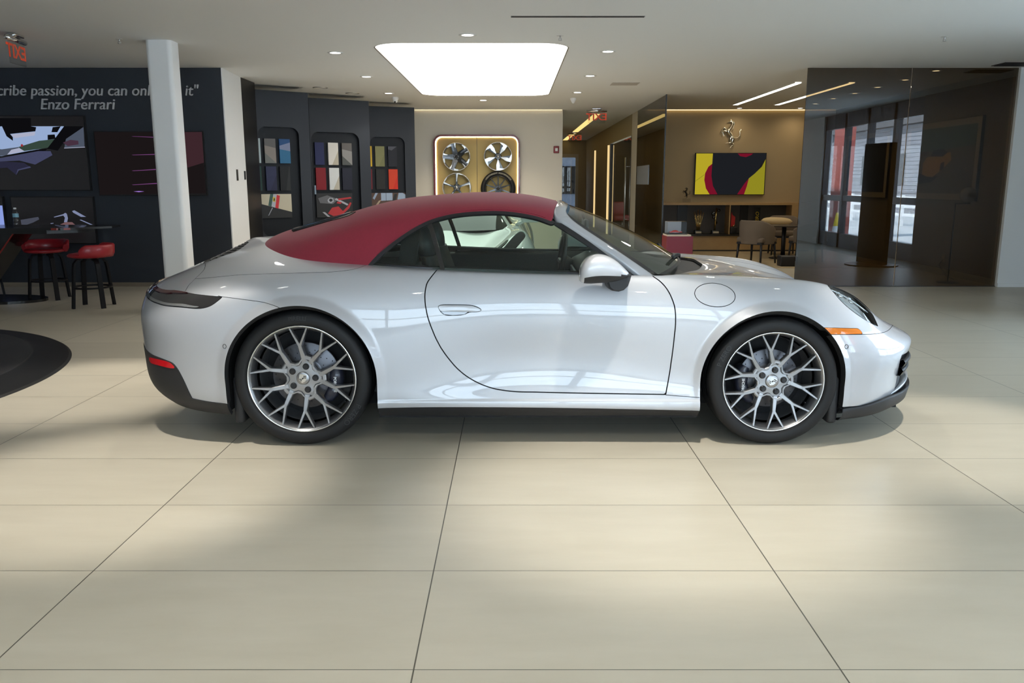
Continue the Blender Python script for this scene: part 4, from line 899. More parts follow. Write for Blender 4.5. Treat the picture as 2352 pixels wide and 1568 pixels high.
lip(lambda p, s: [(p[0]-.01*s, p[1]-.010, .200), (p[0]+.004+.020*s, p[1]+.002, .214+.030*s), (p[0]+.004+.022*s, p[1]+.002, .222+.046*s), (p[0]-.012, p[1]-.016, .214+.030*s)], 'lower_lip', M_PAINT, 11)
lip(lambda p, s: [(p[0]-.012, p[1]-.012, .196), (p[0]+.002+.020*s, p[1]+.001, .192+.012*s), (p[0]+.003+.036*s, p[1]+.002, .188+.040*s), (p[0]+.003+.038*s, p[1]+.002, .172+.040*s), (p[0]+.001+.026*s, p[1], .150+.004*s), (p[0]-.012, p[1]-.010, .128), (p[0]-.06, p[1]-.04, .126)], 'front_splitter', M_LOWER)

# ---- door mirrors
def mirror(sgn, parent):
    secs = [(.203,.885,.925,.05), (.207,.876,.945,.066), (.222,.869,.975,.078), (.25,.867,1.000,.084), (.29,.868,1.012,.085), (.34,.871,1.004,.080), (.385,.877,.980,.068), (.42,.886,.950,.052), (.445,.897,.925,.030), (.452,.906,.915,.012)]
    t = np.arange(len(secs)); q = np.linspace(0, len(secs)-1, 46); Sx = nat_spline(t.astype(float), np.array(secs), q)
    n = 28; rows = []
    for x, z0, z1, h in Sx:
        zc = z0+(z1-z0)*.42; r = []
        for k in range(n):
            a = 2*PI*k/n; c, s = math.cos(a), math.sin(a)
            y = .955+h*(abs(c)**.55)*(1 if c > 0 else -1)*(1+.12*s)-.10*(x-.25)*(x > .25)
            z = zc+((z1-zc) if s > 0 else (zc-z0))*(abs(s)**.85)*(1 if s > 0 else -1)
            r.append((x, sgn*y, z))
        rows.append(r+[r[0]])
    cap = MB(); low = MB()
    for i in range(len(rows)-1):
        for j in range(n):
            q4 = [rows[i][j], rows[i][j+1], rows[i+1][j+1], rows[i+1][j]]
            mx_ = sum(p[0] for p in q4)/4; mz = sum(p[2] for p in q4)/4
            (low if (mz < .907+.02*(mx_-.22) and .222 < mx_) else cap).add(q4, [(0,1,2,3)], smooth=True)
    cap.add(rows[0][:-1], [tuple(range(n))]); cap.add(rows[-1][:-1], [tuple(range(n))])
    def weld(o):
        bm = bmesh.new(); bm.from_mesh(o.data); bmesh.ops.remove_doubles(bm, verts=bm.verts[:], dist=1e-5); bmesh.ops.recalc_face_normals(bm, faces=bm.faces[:]); bm.to_mesh(o.data); bm.free()
    c = cap.build('door_mirror', M_PAINT, parent); weld(c)
    l = low.build('mirror_lower_shell', M_LOWER, c); weld(l)
    MB().lathe([(0,.0), (.030,0), (.030,-.002), (0,-.002)], axis='x', n=24).build('mirror_glass', M_CHROME, c, loc=(.2032, sgn*.955, .905))
    foot = [(.338,.874), (.352,.835), (.372,.822), (.405,.817), (.432,.825), (.455,.848), (.467,.885), (.470,.900), (.43,.910), (.36,.892)]
    mb = MB(); rings = []
    for y, s in ((.78,1.0), (.86,1.0), (.92,.97), (.945,.90), (.952,.80)):
        rings.append([(.405+(x-.405)*s, sgn*y, .88+(z-.88)*s) for x, z in foot]+[(.405+(foot[0][0]-.405)*s, sgn*y, .88+(foot[0][1]-.88)*s)])
    mb.grid(rings); mb.add(rings[-1][:-1], [tuple(range(10))]); mb.build('mirror_foot', M_LOWER, c)
    MB().rbox(.350, .445, min(sgn*.80, sgn*.955), max(sgn*.80, sgn*.955), .890, .904, .006).build('mirror_fin', M_BLK, c)
    MB().lathe([(0,-.004), (.008,-.003), (.009,.004)], n=14).build('mirror_camera', M_BLKGLOSS, c, loc=(.262, sgn*.955, .868))
mirror(-1, doors[0]); mirror(1, doors[1])

# ---- wheels
def ring_text(s, r, size, a_mid, depth=.0016):
    v, f = text_mesh(s, size, depth)
    out_ = []
    for x, y, z in v:
        a = a_mid-x/r; rr = r+z; out_.append((rr*math.cos(a), y, rr*math.sin(a)))
    return out_, f
def wheel(name, cx, cz, sgn, R, RT, half, yface, phase, texts, cal, crest_tilt):
    """built facing -y about its own axle; turned round for the far side"""
    w = MB(); w.smooth = False
    def pol(r, a): return (r*math.cos(a), r*math.sin(a))
    def bar(a0, a1, h0, h1, y0, y1, th=.026):
        p0, p1 = Vector(a0), Vector(a1); d = (p1-p0).normalized(); nn = Vector((-d.y, d.x))
        V = []
        for p, h, y in ((p0, h0, y0), (p1, h1, y1)):
            for k, (s, yy) in enumerate(((-1.25, y+th), (-1, y+.004), (-.72, y), (.72, y), (1, y+.004), (1.25, y+th))):
                q = p+nn*h*s; V.append((q.x, yy, q.y))
        F = [(i, i+1, 7+i, 6+i) for i in range(5)]+[(5, 0, 6, 11), (5,4,3,2,1,0), (6,7,8,9,10,11)]
        w.add(V, F)
    for k in range(5):
        a = phase+2*PI*k/5
        for s in (-1, 1):
            p0 = pol(.315*R, a+s*math.radians(9)); p1 = pol(.60*R, a+s*math.radians(18.2))
            bar(p0, p1, .050*R, .037*R, .024, .016)
            for t in (-1, 1):
                p2 = pol(.972*R, a+s*math.radians(18)+t*math.radians(9.6))
                q = Vector(p1)-(Vector(p2)-Vector(p1))*.04
                bar(q, p2, .030*R, .0165*R, .0165, .008)
    # hub: five-cornered plate with a dished centre
    P = []
    for k in range(5):
        a = phase+2*PI*k/5
        P += [pol(.405*R, a-math.radians(15)), pol(.43*R, a-math.radians(6)), pol(.43*R, a+math.radians(6)), pol(.405*R, a+math.radians(15)), pol(.305*R, a+math.radians(29)), pol(.305*R, a+math.radians(43))]
    n = len(P); V = []
    for s, y in ((1.0,.05), (1.0,.026), (.95,.0225), (.86,.0225), (.80,.031), (.50,.030)):
        V += [(x*s, y, z*s) for x, z in P]
    F = []
    for k in range(5):
        for i in range(n): j = (i+1) % n; F.append((k*n+i, k*n+j, (k+1)*n+j, (k+1)*n+i))
    F.append(tuple(range(5*n, 6*n))); w.add(V, F)
    w.lathe([(.972*R,.004), (.955*R,.008), (.93*R,.026), (.915*R,.035), (.90*R,.055), (.895*R,.075)], axis='y', n=72, mi=0, smooth=True)
    w.lathe([(.865*R,.09), (.85*R,.10), (.84*R,.21)], axis='y', n=72, mi=2, smooth=True)
    w.lathe([(.965*R,.006), (.972*R,.001), (.988*R,-.002), (1.0*R,.001), (1.005*R,.008)], axis='y', n=96, mi=1, smooth=True)
    w.lathe([(.84*R,.21), (0,.22)], axis='y', n=48, mi=3, smooth=False)
    o = w.build(name, [M_RIM, M_RIMEDGE, M_BARREL, M_SEAM], car)
    o.location = (cx, sgn*yface, cz); o.rotation_euler = (0, 0, 0 if sgn < 0 else PI)
    # tyre
    T = RT; pr = [(R*1.002,.010), (R*1.012,-.004), (R+.25*(T-R),-.0085), (R+.55*(T-R),-.009), (R+.78*(T-R),-.003), (R+.92*(T-R),.010), (T-.004,.022), (T,.036)]
    for k in range(4):
        y = .075+k*(2*half-.15)/3; pr += [(T,y-.006), (T-.007,y-.005), (T-.007,y+.005), (T,y+.006)]
    pr += [(T,2*half-.04), (T-.006,2*half-.02), (R+.6*(T-R),2*half+.005), (R,2*half-.02)]
    ty = MB().lathe(pr, axis='y', n=128).build('tyre', M_TYRE, o); ty['label'] = 'black low-profile tyre'
    tx = MB()
    for s, a, size in texts:
        v, f_ = ring_text(s, R+.50*(T-R), size, math.radians(a)); tx.add([(x, y-.0092, z) for x, y, z in v], f_)
    tx.build('tyre_lettering', M_TYRETXT, o)
    # bolts
    for k in range(5):
        a = phase+2*PI*k/5; x, z = pol(.228*R, a)
        b = MB().lathe([(0,.018), (.012,.018), (.0135,.021), (.0165,.024), (.0175,.034)], axis='y', n=20, smooth=False)
        b.lathe([(0,.0165), (.006,.0165), (.0065,.018)], axis='y', n=6, smooth=False)
        b.build('wheel_bolt', M_BLK, o, loc=(x, 0, z))
    # centre cap with shield
    c = MB().lathe([(0,.021), (.030,.0215), (.034,.024), (.036,.031)], axis='y', n=40)
    cap = c.build('centre_cap', M_RIM, o)
    sh = [(-.019,.020), (-.010,.0235), (0,.0215), (.010,.0235), (.019,.020), (.0185,-.004), (.014,-.014), (0,-.0245), (-.014,-.014), (-.0185,-.004)]
    ca, sa = math.cos(crest_tilt), math.sin(crest_tilt); rot = lambda p: (p[0]*ca-p[1]*sa, p[0]*sa+p[1]*ca)
    e = MB().prism([rot(p) for p in sh], lambda a, b, d: (a, d, b), .0195, .023, mi=0)
    for q in ([(.002,.0035), (.017,.0035), (.017,.0075), (.002,.0075)], [(.002,.011), (.017,.011), (.016,.0155), (.002,.0155)], [(-.017,-.003), (-.003,-.003), (-.003,-.007), (-.0165,-.007)], [(-.013,-.0105), (-.003,-.0105), (-.003,-.015), (-.010,-.015)], [(-.004,.004), (.004,.004), (.004,-.001), (0,-.005), (-.004,-.001)]):
        e.prism([rot(p) for p in q], lambda a, b, d: (a, d, b), .0188, .0205, mi=1)
    e.build('shield_badge', [M_RIMEDGE, M_BLK], o)
    # brake
    RD = .63*R+.0 if R > .275 else .60*R
    d = MB().lathe([(.40*RD,.085), (.44*RD,.098), (.52*RD,.100), (.98*RD,.100), (RD,.102), (RD,.126), (.5*RD,.126)], axis='y', n=64, mi=0)
    d.lathe([(0,.06), (.36*RD,.06), (.40*RD,.07), (.40*RD,.10)], axis='y', n=32, mi=1)
    for k in range(24):
        for j, rr in enumerate((.60, .70, .80, .90)):
            if (k+j) % 2: continue
            a = 2*PI*(k+.3*j)/24; x, z = pol(rr*RD, a)
            d.add([(x+.0032*math.cos(q), .0994, z+.0032*math.sin(q)) for q in np.linspace(0, 2*PI, 8, endpoint=False)], [tuple(range(8))], mi=1)
    d.build('brake_disc', [M_DISC, M_SEAM], o)
    a0, a1 = cal; K = 14; rows = []
    for k in range(K+1):
        a = math.radians(a0+(a1-a0)*k/K); e_ = math.sin(PI*k/K)**.35; bulge = .012*(1 if 2 < k < 6 or 8 < k < 12 else .2)
        ri, ro = RD*(.72+.06*(1-e_)), RD*(1.12-.10*(1-e_))
        rows.append([(r*math.cos(a), y, r*math.sin(a)) for r, y in ((ri,.11), (ri+.004,.068-bulge), (ri+.02,.056-bulge), (ro-.014,.056-bulge), (ro,.068), (ro,.14), (ri,.14), (ri,.11))])
    cl = MB().grid(rows).add(rows[0][:-1], [tuple(range(7))]).add(rows[-1][:-1], [tuple(range(7))])
    cl.build('brake_caliper', M_CALIPER, o)
    am = math.radians((a0+a1)/2); v, f_ = text_mesh('PORSCHE', .019, .001, offset=.0006)
    mir = -1 if math.cos(am) < 0 else 1
    x0, z0 = pol(RD*.93, am)
    MB().add([(x0+z*(-1 if mir < 0 else 1), y+.042, z0+x*(1 if mir < 0 else -1)) for x, y, z in v], f_).build('caliper_lettering', M_WHITEINK, o)
    va = math.radians(-33); x, z = pol(.875*R, va)
    MB().tube([(x,.10,z), (x,.06,z)], .005, 8).build('tyre_valve', M_BLK, o)
    return o
D = math.radians
for sgn in (-1, 1):
    wheel('rear_wheel', -1.225, .359, sgn, .2845, .358, .152, .908, D(2), [('PIRELLI', 91, .030), ('P ZERO', -36, .040)], (-48, 22), D(-8))
    wheel('front_wheel', 1.229, .3405, sgn, .2665, .3400, .124, .895, D(6), [('P ZERO', 152, .036)], (152, 232), D(-28))

# ================================================================= LEFT SIDE: feature wall, screens, table, stools
M_LETTER = mat('brushed_steel_letters', (.80,.80,.81), .3, metal=.35)
wq = thing('wall_lettering', 'raised steel quotation lettering across the top of the dark blue wall', 'lettering', (0, 10.895, 0))
def wall_text(s, size, right, z, name, depth=.02):
    v, f = text_mesh(s, size, depth, shear=.18, align='RIGHT')
    o = MB().add([(x+right, y-.008, q+z) for x, y, q in v], f).build(name, M_LETTER, wq); return o
wall_text('\u201cYou can\u2019t describe passion, you can only live it"', .188, -4.02, 2.515, 'quote_line')
wall_text('Enzo Ferrari', .191, -5.10, 2.345, 'author_line')

E_ = {}
def em(name, c, s=1.0):
    if name not in E_: E_[name] = emit_mat('screen_'+name, c, s)
    return E_[name]
M_SCRDARK = mat('dark_screen_glass', (.006,.006,.007), .18, emit=(.012,.011,.012), estr=.6)
def screen(label, x0, x1, z0, z1, y=10.9, shapes=(), depth=.045, base=None):
    cx = (x0+x1)/2; t = thing('wall_screen', label, 'screen', (cx, y, z0))
    w = (x1-x0)/2; h = z1-z0; b = .012
    mb = MB().box(-w, w, -depth, -.002, 0, h)
    mb.build('screen_housing', M_BLK, t)
    mats = [base or M_SCRDARK]; mb = MB(); mb.box(-w+b, w-b, -depth-.0015, -depth, b, h-b)
    for k, (m, poly) in enumerate(shapes):
        if m not in mats: mats.append(m)
        i = mats.index(m)
        P = []
        for px, pz in poly: P.append((min(max(px-cx, -w+b), w-b), min(max(pz-z0, b), h-b)))
        mb.prism(P, lambda a, c, d: (a, d, c), -depth-.0018-.0004*k, -depth-.0014, mi=i)
    mb.build('screen_picture', mats, t, recalc=True)
    return t
def za(x, y):                                   # picture drawing on the upper left screen
    xr = 945+(y-30)*.0893
    return (-5.49-(xr-x)/955*1.075, 2.21-(y-30)/840*.95)
sky = em('pale_sky', (.30,.40,.62), 1); green = em('grass', (.035,.06,.045), 1); road = em('road', (.07,.085,.12), 1); blk = em('black', (.004,.004,.005), 1)
bl = em('blue_grey', (.055,.06,.12), 1); bl2 = em('deep_blue', (.022,.022,.045), 1); wht = em('soft_white', (.40,.42,.55), 1); pink = em('dim_mauve', (.06,.03,.05), 1); red = em('red_dot', (.30,.03,.035), 1)
A = lambda *p: [za(*q) for q in p]
shA = [(sky, A((-420,150),(720,150),(610,290),(500,390),(0,480),(-420,500))), (road, A((-420,430),(-420,360),(0,405),(190,380),(220,420),(60,470),(-420,520))),
       (green, A((190,380),(430,310),(615,292),(560,380),(480,395),(250,425))), (wht, A((60,465),(110,410),(200,390),(260,425))), (blk, A((-420,60),(-420,190),(10,150),(60,260),(130,310),(130,270),(100,235),(390,205),(400,160),(340,150),(340,60))),
       (wht, A((110,240),(390,210),(380,250),(150,280))), (blk, A((530,245),(610,240),(620,290),(530,300))), (blk, A((590,160),(680,150),(640,215),(575,215))), (red, A((218,362),(226,348),(240,348),(248,362),(240,376),(226,376))),
       (blk, A((720,150),(940,150),(700,340),(640,420),(520,400),(610,290))), (road, A((740,290),(940,160),(950,380),(720,390))), (pink, A((705,330),(790,300),(880,310),(885,350),(760,370))), (wht, A((718,388),(955,378),(955,384),(718,394))),
       (blk, A((-420,500),(0,480),(330,420),(520,400),(500,420),(-420,540))), (bl, A((-420,545),(0,500),(420,425),(560,425),(580,470),(380,575),(200,530),(-420,560))), (bl2, A((-420,560),(0,540),(250,555),(320,600),(190,640),(160,690),(60,610),(-420,640))), (bl, A((160,690),(190,640),(330,610),(320,595),(180,630)))]
screen('large wall screen showing a view through a car windscreen, top left of the dark wall', -7.18, -5.49, 1.26, 2.21, shapes=shA)
def zb(x, y):
    xl = 1045+(y-205)*.09; xr = 2285+(y-205)*.06
    return (-5.39+(x-xl)/(xr-xl)*1.41, 2.02-(y-200)/735*.82)
B = lambda *p: [zb(*q) for q in p]
mauve = em('mauve_streak', (.16,.05,.17), 1); brown = em('dark_brown_red', (.011,.008,.0085), 1); rose = em('dim_rose', (.045,.019,.024), 1); vio = em('violet_spot', (.30,.16,.55), 1)
shB = [(brown, B((1050,210),(2285,210),(2330,910),(1110,930))), (rose, B((2060,210),(2285,205),(2300,560),(2100,620)))]
shB += [(mauve, B((1480,y0),(1760,y1),(1780,y1+9),(1500,y0+4))) for y0, y1 in ((262,272),(472,462),(652,632),(812,792))]+[(vio, B((1500,890),(1560,884),(1620,890),(1560,898)))]
screen('wall screen with dim red picture and thin light streaks, half behind the column', -5.39, -3.98, 1.195, 2.015, shapes=shB)
def zc(x, y): return (-6.56+(x-200-(y-180)*.085)/1640*1.085, 1.187-(y-175)/700*.50)
Cc = lambda *p: [zc(*q) for q in p]
skin = em('skin_tone', (.16,.085,.09), 1); lt = em('light_blue_grey', (.20,.23,.36), 1); gd = em('grey_blur', (.06,.065,.09), 1)
shC = [(lt, Cc((1060,545),(1250,495),(1290,470),(1320,490),(1340,570),(1320,650),(1260,640),(1280,560),(1250,520),(1070,555))), (skin, Cc((1190,680),(1290,640),(1420,640),(1550,745),(1440,750),(1200,750))), (lt, Cc((1425,440),(1470,425),(1700,545),(1600,545),(1450,470))),
       (gd, Cc((400,600),(750,545),(770,590),(640,650),(420,720))), (lt, Cc((1570,600),(1600,595),(1860,700),(1850,715))), (lt, Cc((990,660),(1050,655),(1050,665),(1000,672))), (lt, Cc((1290,755),(1350,755),(1360,800),(1290,800))), (gd, Cc((450,770),(780,765),(780,810),(450,810)))]
screen('wall screen showing a hand on dark controls, behind the water bottle', -6.56, -5.475, .57, 1.187, shapes=shC)
pb = em('pale_blue_page', (.25,.33,.72), 1)
screen('wall screen showing a pale blue page, cut off at the left edge of the picture', -7.74, -6.655, .57, 1.187, shapes=[(pb, [(-7.72,.6),(-6.67,.6),(-6.67,1.07),(-7.72,1.07)]), (blk, [(-7.5,.80),(-6.69,.80),(-6.69,.815),(-7.5,.815)])])

# ---- high table with slanting legs
M_TABLE = mat('dark_stained_table', (.012,.010,.010), .22, coat=.3)
M_REDEDGE = mat('red_lacquer_and_reflection', (.30,.02,.012), .3)
tb = thing('high_table', 'long dark high table with slanting leg and pointed end, in front of the wall screens', 'table', (-6.3, 9.55, 0))
mb = MB(); P = [(-1.6,-.42),(1.30,-.42),(1.66,.02),(1.60,.36),(-1.6,.36)]
mb.prism(P, lambda a, b, d: (a, b, d), .845, .868); mb.prism([(-1.6,-.34),(1.1,-.34),(1.45,.02),(1.3,.28),(-1.6,.28)], lambda a, b, d: (a, b, d), .80, .8452)
mb.build('tabletop', M_TABLE, tb)
mb = MB(); mb.prism([(.65,.80),(.42,.80),(-.15,.03),(.02,.03)], lambda a, b, d: (a, d, b), -.20, .20, mi=0)
mb.build('leg', M_TABLE, tb)
MB().prism([(.655,.80),(.64,.80),(.012,.03),(.026,.03)], lambda a, b, d: (a, d, b), -.21, -.195).build('leg_edge', M_REDEDGE, tb)['label'] = 'red lacquered leg edge'
MB().prism([(1.33,-.38),(1.20,-.425),(1.26,-.428),(1.38,-.36)], lambda a, b, d: (a, b, d), .846, .8685).build('painted_edge_reflection', M_REDEDGE, tb)['label'] = 'red reflection painted on the table edge'  # orange-red reflection on the table edge, put in as colour
mb = MB(); n = 40; mb.prism([(.15+.68*math.cos(2*PI*k/n), -.02+.36*math.sin(2*PI*k/n)) for k in range(n)], lambda a, b, d: (a, b, d), .0, .03, smooth=False); mb.build('base_plate', M_TABLE, tb)

# ---- bar stools
M_REDLEATHER = mat('red_leather', (.36,.014,.022), .38, coat=.15)
M_BENTWOOD = mat('black_bent_wood', (.009,.008,.009), .5, spec=.2)
def stool(label, loc, rz):
    t = thing('bar_stool', label, 'stool', loc, rz, 'red leather bar stools at the high table')
    mb = MB(); mb.lathe([(0,.597), (.17,.600), (.208,.594), (.224,.578), (.217,.562), (.18,.552), (0,.550)], n=36); mb.build('seat', M_REDLEATHER, t)
    mb = MB(); rows = []                                    # low wrap-around back, open to the front (-x)
    for k in range(25):
        a = math.radians(-92+184*k/24); e = min(k, 24-k)/1.5; s = min(1, .62+.38*e)
        rows.append([(r*math.cos(a), r*math.sin(a), z) for r, z in ((.222,.565), (.240,.560), (.256,.60), (.262,.56+.125*s), (.250,.565+.135*s), (.222,.56+.128*s), (.206,.60), (.222,.565))])
    mb.grid(rows).add(rows[0][:-1], [tuple(range(7))]).add(rows[-1][:-1], [tuple(range(7))]); mb.build('low_backrest', M_REDLEATHER, t)
    for k in range(4):
        a = PI/4+PI/2*k; mb = MB(); rows = []
        for r, z in ((.02,.535), (.10,.535), (.145,.525), (.172,.49), (.182,.44), (.20,.25), (.225,0)):
            tx, ty = -math.sin(a), math.cos(a); w = .024; th = .011; nx_ = (1 if z < .5 else .3)
            c = Vector((r*math.cos(a), r*math.sin(a), z)); rr = Vector((math.cos(a), math.sin(a), 0))*th*nx_+Vector((0,0,th*(1-nx_)))
            tt = Vector((tx, ty, 0))*w
            rows.append([tuple(c+tt+rr), tuple(c-tt+rr), tuple(c-tt-rr), tuple(c+tt-rr), tuple(c+tt+rr)])
        mb.grid(rows, smooth=False).add(rows[-1][:-1], [(0,1,2,3)]).build('leg', M_BENTWOOD, t)
    MB().lathe([(.172,.215), (.205,.215), (.207,.232), (.172,.232), (.172,.215)], n=48, smooth=False).build('footrest_ring', M_BENTWOOD, t)
    MB().lathe([(0,.52), (.09,.52), (.09,.548), (0,.548)], n=20, smooth=False).build('swivel', M_BENTWOOD, t)
    return t
st = stool('red leather bar stool standing clear of the table end, nearest the camera', (-4.68, 9.08, 0), math.radians(6))
dup(st, (-5.53, 9.72, 0), math.radians(95), 'red leather bar stool tucked under the table, behind the nearest stool')
dup(st, (-6.42, 9.86, 0), math.radians(70), 'bar stool at the left edge of the picture, mostly hidden by the table leg')
# ---- bottle of water
M_PET = glass_mat('clear_bottle_plastic', (.93,.95,.96), 1, 1.6)
wb = thing('water_bottle', 'clear plastic water bottle with pale blue label standing on the high table', 'bottle', (-5.70, 9.50, .868))
pr = [(0,.002),(.026,.001),(.032,.008),(.031,.03),(.029,.045),(.033,.06),(.031,.075),(.027,.085),(.031,.10),(.0315,.105),(.0315,.148),(.028,.165),(.016,.190),(.0135,.196),(.0135,.205)]
MB().lathe(pr, n=28).build('bottle_body', M_PET, wb)
MB().lathe([(.0322,.105),(.0322,.148)], n=28).build('paper_label', mat('pale_blue_label', (.25,.50,.62), .5), wb)
MB().lathe([(.0155,.196),(.0155,.214),(0,.215)], n=20, smooth=False).build('bottle_cap', M_WHITEINK, wb)

# ---- round turntable platform at the left
pf = MB(); pf.lathe([(0,.052), (2.10,.052), (2.115,.050)], n=160, smooth=False, mi=0); pf.lathe([(2.115,.050), (2.36,.012), (2.38,.0)], n=160, mi=1, smooth=False)
o = pf.build('turntable_platform', [mat('dark_grey_rubber_deck', (.017,.017,.018), .6, bump=(300,.1,.001)), mat('black_sloping_rim', (.006,.006,.006), .45)])
o.location = (-5.66, 5.36, 0); tag(o, 'low round black display platform on the floor at the left edge', 'platform')

# ---- exit signs: clear sheet hung from a chrome housing, seen from behind
M_ACRYL = glass_mat('clear_acrylic', (.90,.91,.91), 1, 1.25)
M_EXIT = mat('red_orange_exit_letters', (.60,.06,.02), .4, emit=(1,.10,.03), estr=.25)
def exit_sign(label, loc, rz, glow=M_EXIT):
    """reads correctly from local +y; the camera looks at its back"""
    t = thing('exit_sign', label, 'exit sign', loc, rz, 'hanging exit signs')
    MB().rbox(-.10, .10, -.045, .045, -.03, 0, .012).build('ceiling_canopy', M_CHROME, t)
    MB().tube([(-.20,0,-.055), (.20,0,-.055)], .024, 14).build('chrome_rail', M_CHROME, t)
    MB().box(-.17, .17, -.004, .004, -.29, -.06).build('clear_panel', M_ACRYL, t)
    v, f = text_mesh('EXIT', .20, .002, offset=.004)
    MB().add([(-x, -y+.0055, z*.92-.175) for x, y, z in v], f).build('exit_letters', glow, t)
    return t
exit_sign('clear exit sign with red letters seen from behind, hanging at the far left', (-4.90, 8.50, CEIL), PI/2+.12)
exit_sign('clear exit sign hanging at the mouth of the corridor, letters reversed', (1.66, 16.6, CEIL), 0)
exit_sign('second exit sign deeper in the corridor, half hidden by the cream wall', (1.80, 24.2, CEIL), 0)

# ---- slots on the white end face
for y0, z0, h, lb in ((11.33, 1.465, .15, 'slim bronze access reader on the white wall end, left of the pair'), (11.76, 1.465, .12, 'small black wall switch beside the dark recess, right of the pair')):
    xs = -3.698-.078*(y0-10.9); sw = MB().rbox(xs-.012, xs+.012, y0-.028, y0+.028, z0-h/2, z0+h/2, .004)
    tag(sw.build('wall_switch', M_BLK if h < .14 else M_DARKMETAL), lb, 'switch')

# ---- three angled display panels with niches
M_NICHE = mat('gloss_dark_niche', (.012,.014,.018), .5, spec=.2)
def display_panel(label, a, b, niche, zn0=.55, H=2.72):
    ax, ay = a; bx, by = b; L = math.hypot(bx-ax, by-ay); d = ((bx-ax)/L, (by-ay)/L); nrm = (-d[1], d[0])   # nrm points away from the hall
    T = lambda u, dp, z: (u*d[0]+dp*nrm[0], u*d[1]+dp*nrm[1], z)
    t = thing('display_stand', label, 'display stand', (ax, ay, 0))
    u0, u1, z1, r = niche
    bm = bmesh.new()
    O = [bm.verts.new((u, 0, z)) for u, z in ((0,0),(L,0),(L,H),(0,H))]
    pts = [p for p in rrect(u0, u1, zn0, z1, r, 8)]
    I = [bm.verts.new((u, 0, z)) for u, z in pts]
    ed = [bm.edges.new((O[i], O[(i+1)%4])) for i in range(4)]+[bm.edges.new((I[i], I[(i+1)%len(I)])) for i in range(len(I))]
    bmesh.ops.triangle_fill(bm, edges=ed, use_beauty=True)
    bm.verts.ensure_lookup_table(); bm.verts.index_update()
    V = [T(v.co.x, 0, v.co.z) for v in bm.verts]; F = [tuple(v.index for v in f.verts) for f in bm.faces]; bm.free()
    mb = MB().add(V, F)
    for q in (((0,0),(0,H)), ((L,0),(L,H)), ((0,H),(L,H))):
        (ua, z_a), (ub, zb_) = q; mb.quad(T(ua,0,z_a), T(ub,0,zb_), T(ub,.30,zb_), T(ua,.30,z_a))
    mb.quad(T(0,.30,0), T(L,.30,0), T(L,.30,H), T(0,.30,H))
    mb.build('panel_body', M_NAVY2, t, recalc=False)
    mb = MB(); n = len(pts)
    mb.add([T(u, 0, z) for u, z in pts]+[T(u, .06, z) for u, z in pts], [(i, (i+1)%n, n+(i+1)%n, n+i) for i in range(n)]+[tuple(range(n, 2*n))])
    mb.build('niche', M_NICHE, t)
    return T, (ax, ay)
def swatch(T, org, u0, u1, z0, z1, cols, facets, label, lean=.0):
    """sample plate: base colour plus facets as fractions of the plate"""
    mats = [mat('sample_colour', c, .5, spec=.3) for c in cols]
    mb = MB(); q = lambda a, b, dp: T(u0+a*(u1-u0), dp, z0+b*(z1-z0))
    mb.prism([(0,0),(1,0),(1,1),(0,1)], lambda a, b, d: q(a, b, d), .02, .055, mi=0)
    for k, (i, poly) in enumerate(facets): mb.prism(poly, lambda a, b, d: q(a, b, d), .0195-.0004*k, .022, mi=i)
    o = mb.build('sample_plate', mats); o.location = (org[0], org[1], 0)
    tag(o, label, 'sample plate', 'colour sample plates in the display niches')
TOP, BOT = (1.655, 2.018), (1.245, 1.607)
tri3 = [(1, [(0,.72),(1,.62),(1,.0),(0,.42)]), (2, [(0,.42),(1,0),(0,0)])]
half = [(1, [(.35,0),(1,0),(1,.65)])]
T, og = display_panel('dark display panel with cream and tricolour print, nearest and leftmost of three', (-4.12,12.393), (-3.14,13.07), (.0+.30, 1.06, 2.19, .13)) if False else display_panel('dark display panel with cream and tricolour print, leftmost of three', (-3.82,12.6), (-3.14,13.07), (.02, .655, 2.19, .12))
swatch(T, og, .012, .055, *TOP, [(.42,.50,.52)], [], 'narrow pale grey sample plate, upper left in the first display panel')
swatch(T, og, .118, .288, *TOP, [(.13,.12,.115), (.26,.225,.20), (.17,.175,.165)], tri3, 'three-tone grey sample plate, upper middle in the first display panel')
swatch(T, og, .347, .514, *TOP, [(.015,.07,.20), (.20,.23,.36), (.025,.14,.27)], [(1, [(0,.72),(1,.86),(1,.50),(0,.58)]), (2, [(0,.58),(1,.50),(1,0),(0,0)])], 'blue faceted sample plate, upper right in the first display panel')
swatch(T, og, .012, .050, *BOT, [(.012,.05,.04)], [], 'dark green sample plate, lower left in the first display panel')
swatch(T, og, .120, .280, *BOT, [(.022,.025,.07), (.016,.017,.05)], half, 'dark violet sample plate, lower middle in the first display panel')
swatch(T, og, .335, .495, *BOT, [(.006,.006,.007), (.018,.020,.020)], [(1, [(.55,0),(1,0),(1,1),(.9,1)])], 'black sample plate, lower right in the first display panel')
T2, og2 = display_panel('dark display panel with red and black cockpit print, middle of three', (-3.31,13.8), (-2.43,14.39), (.015, .865, 2.187, .14))
swatch(T2, og2, .082, .240, *TOP, [(.012,.016,.075)], [], 'navy blue sample plate, upper left in the middle display panel')
swatch(T2, og2, .313, .488, *TOP, [(.62,.59,.54), (.43,.385,.30)], half, 'ivory and beige sample plate, upper middle in the middle display panel')
swatch(T2, og2, .556, .732, *TOP, [(.10,.09,.085), (.22,.21,.20), (.075,.08,.075)], tri3, 'brown-grey faceted sample plate, upper right in the middle display panel')
swatch(T2, og2, .082, .254, *BOT, [(.20,.004,.010)], [], 'deep red sample plate, lower left in the middle display panel')
swatch(T2, og2, .316, .490, *BOT, [(.62,.63,.62), (.46,.42,.34)], half, 'white and cream sample plate, lower middle in the middle display panel')
swatch(T2, og2, .548, .720, *BOT, [(.012,.013,.026)], [], 'near-black blue sample plate, lower right in the middle display panel')
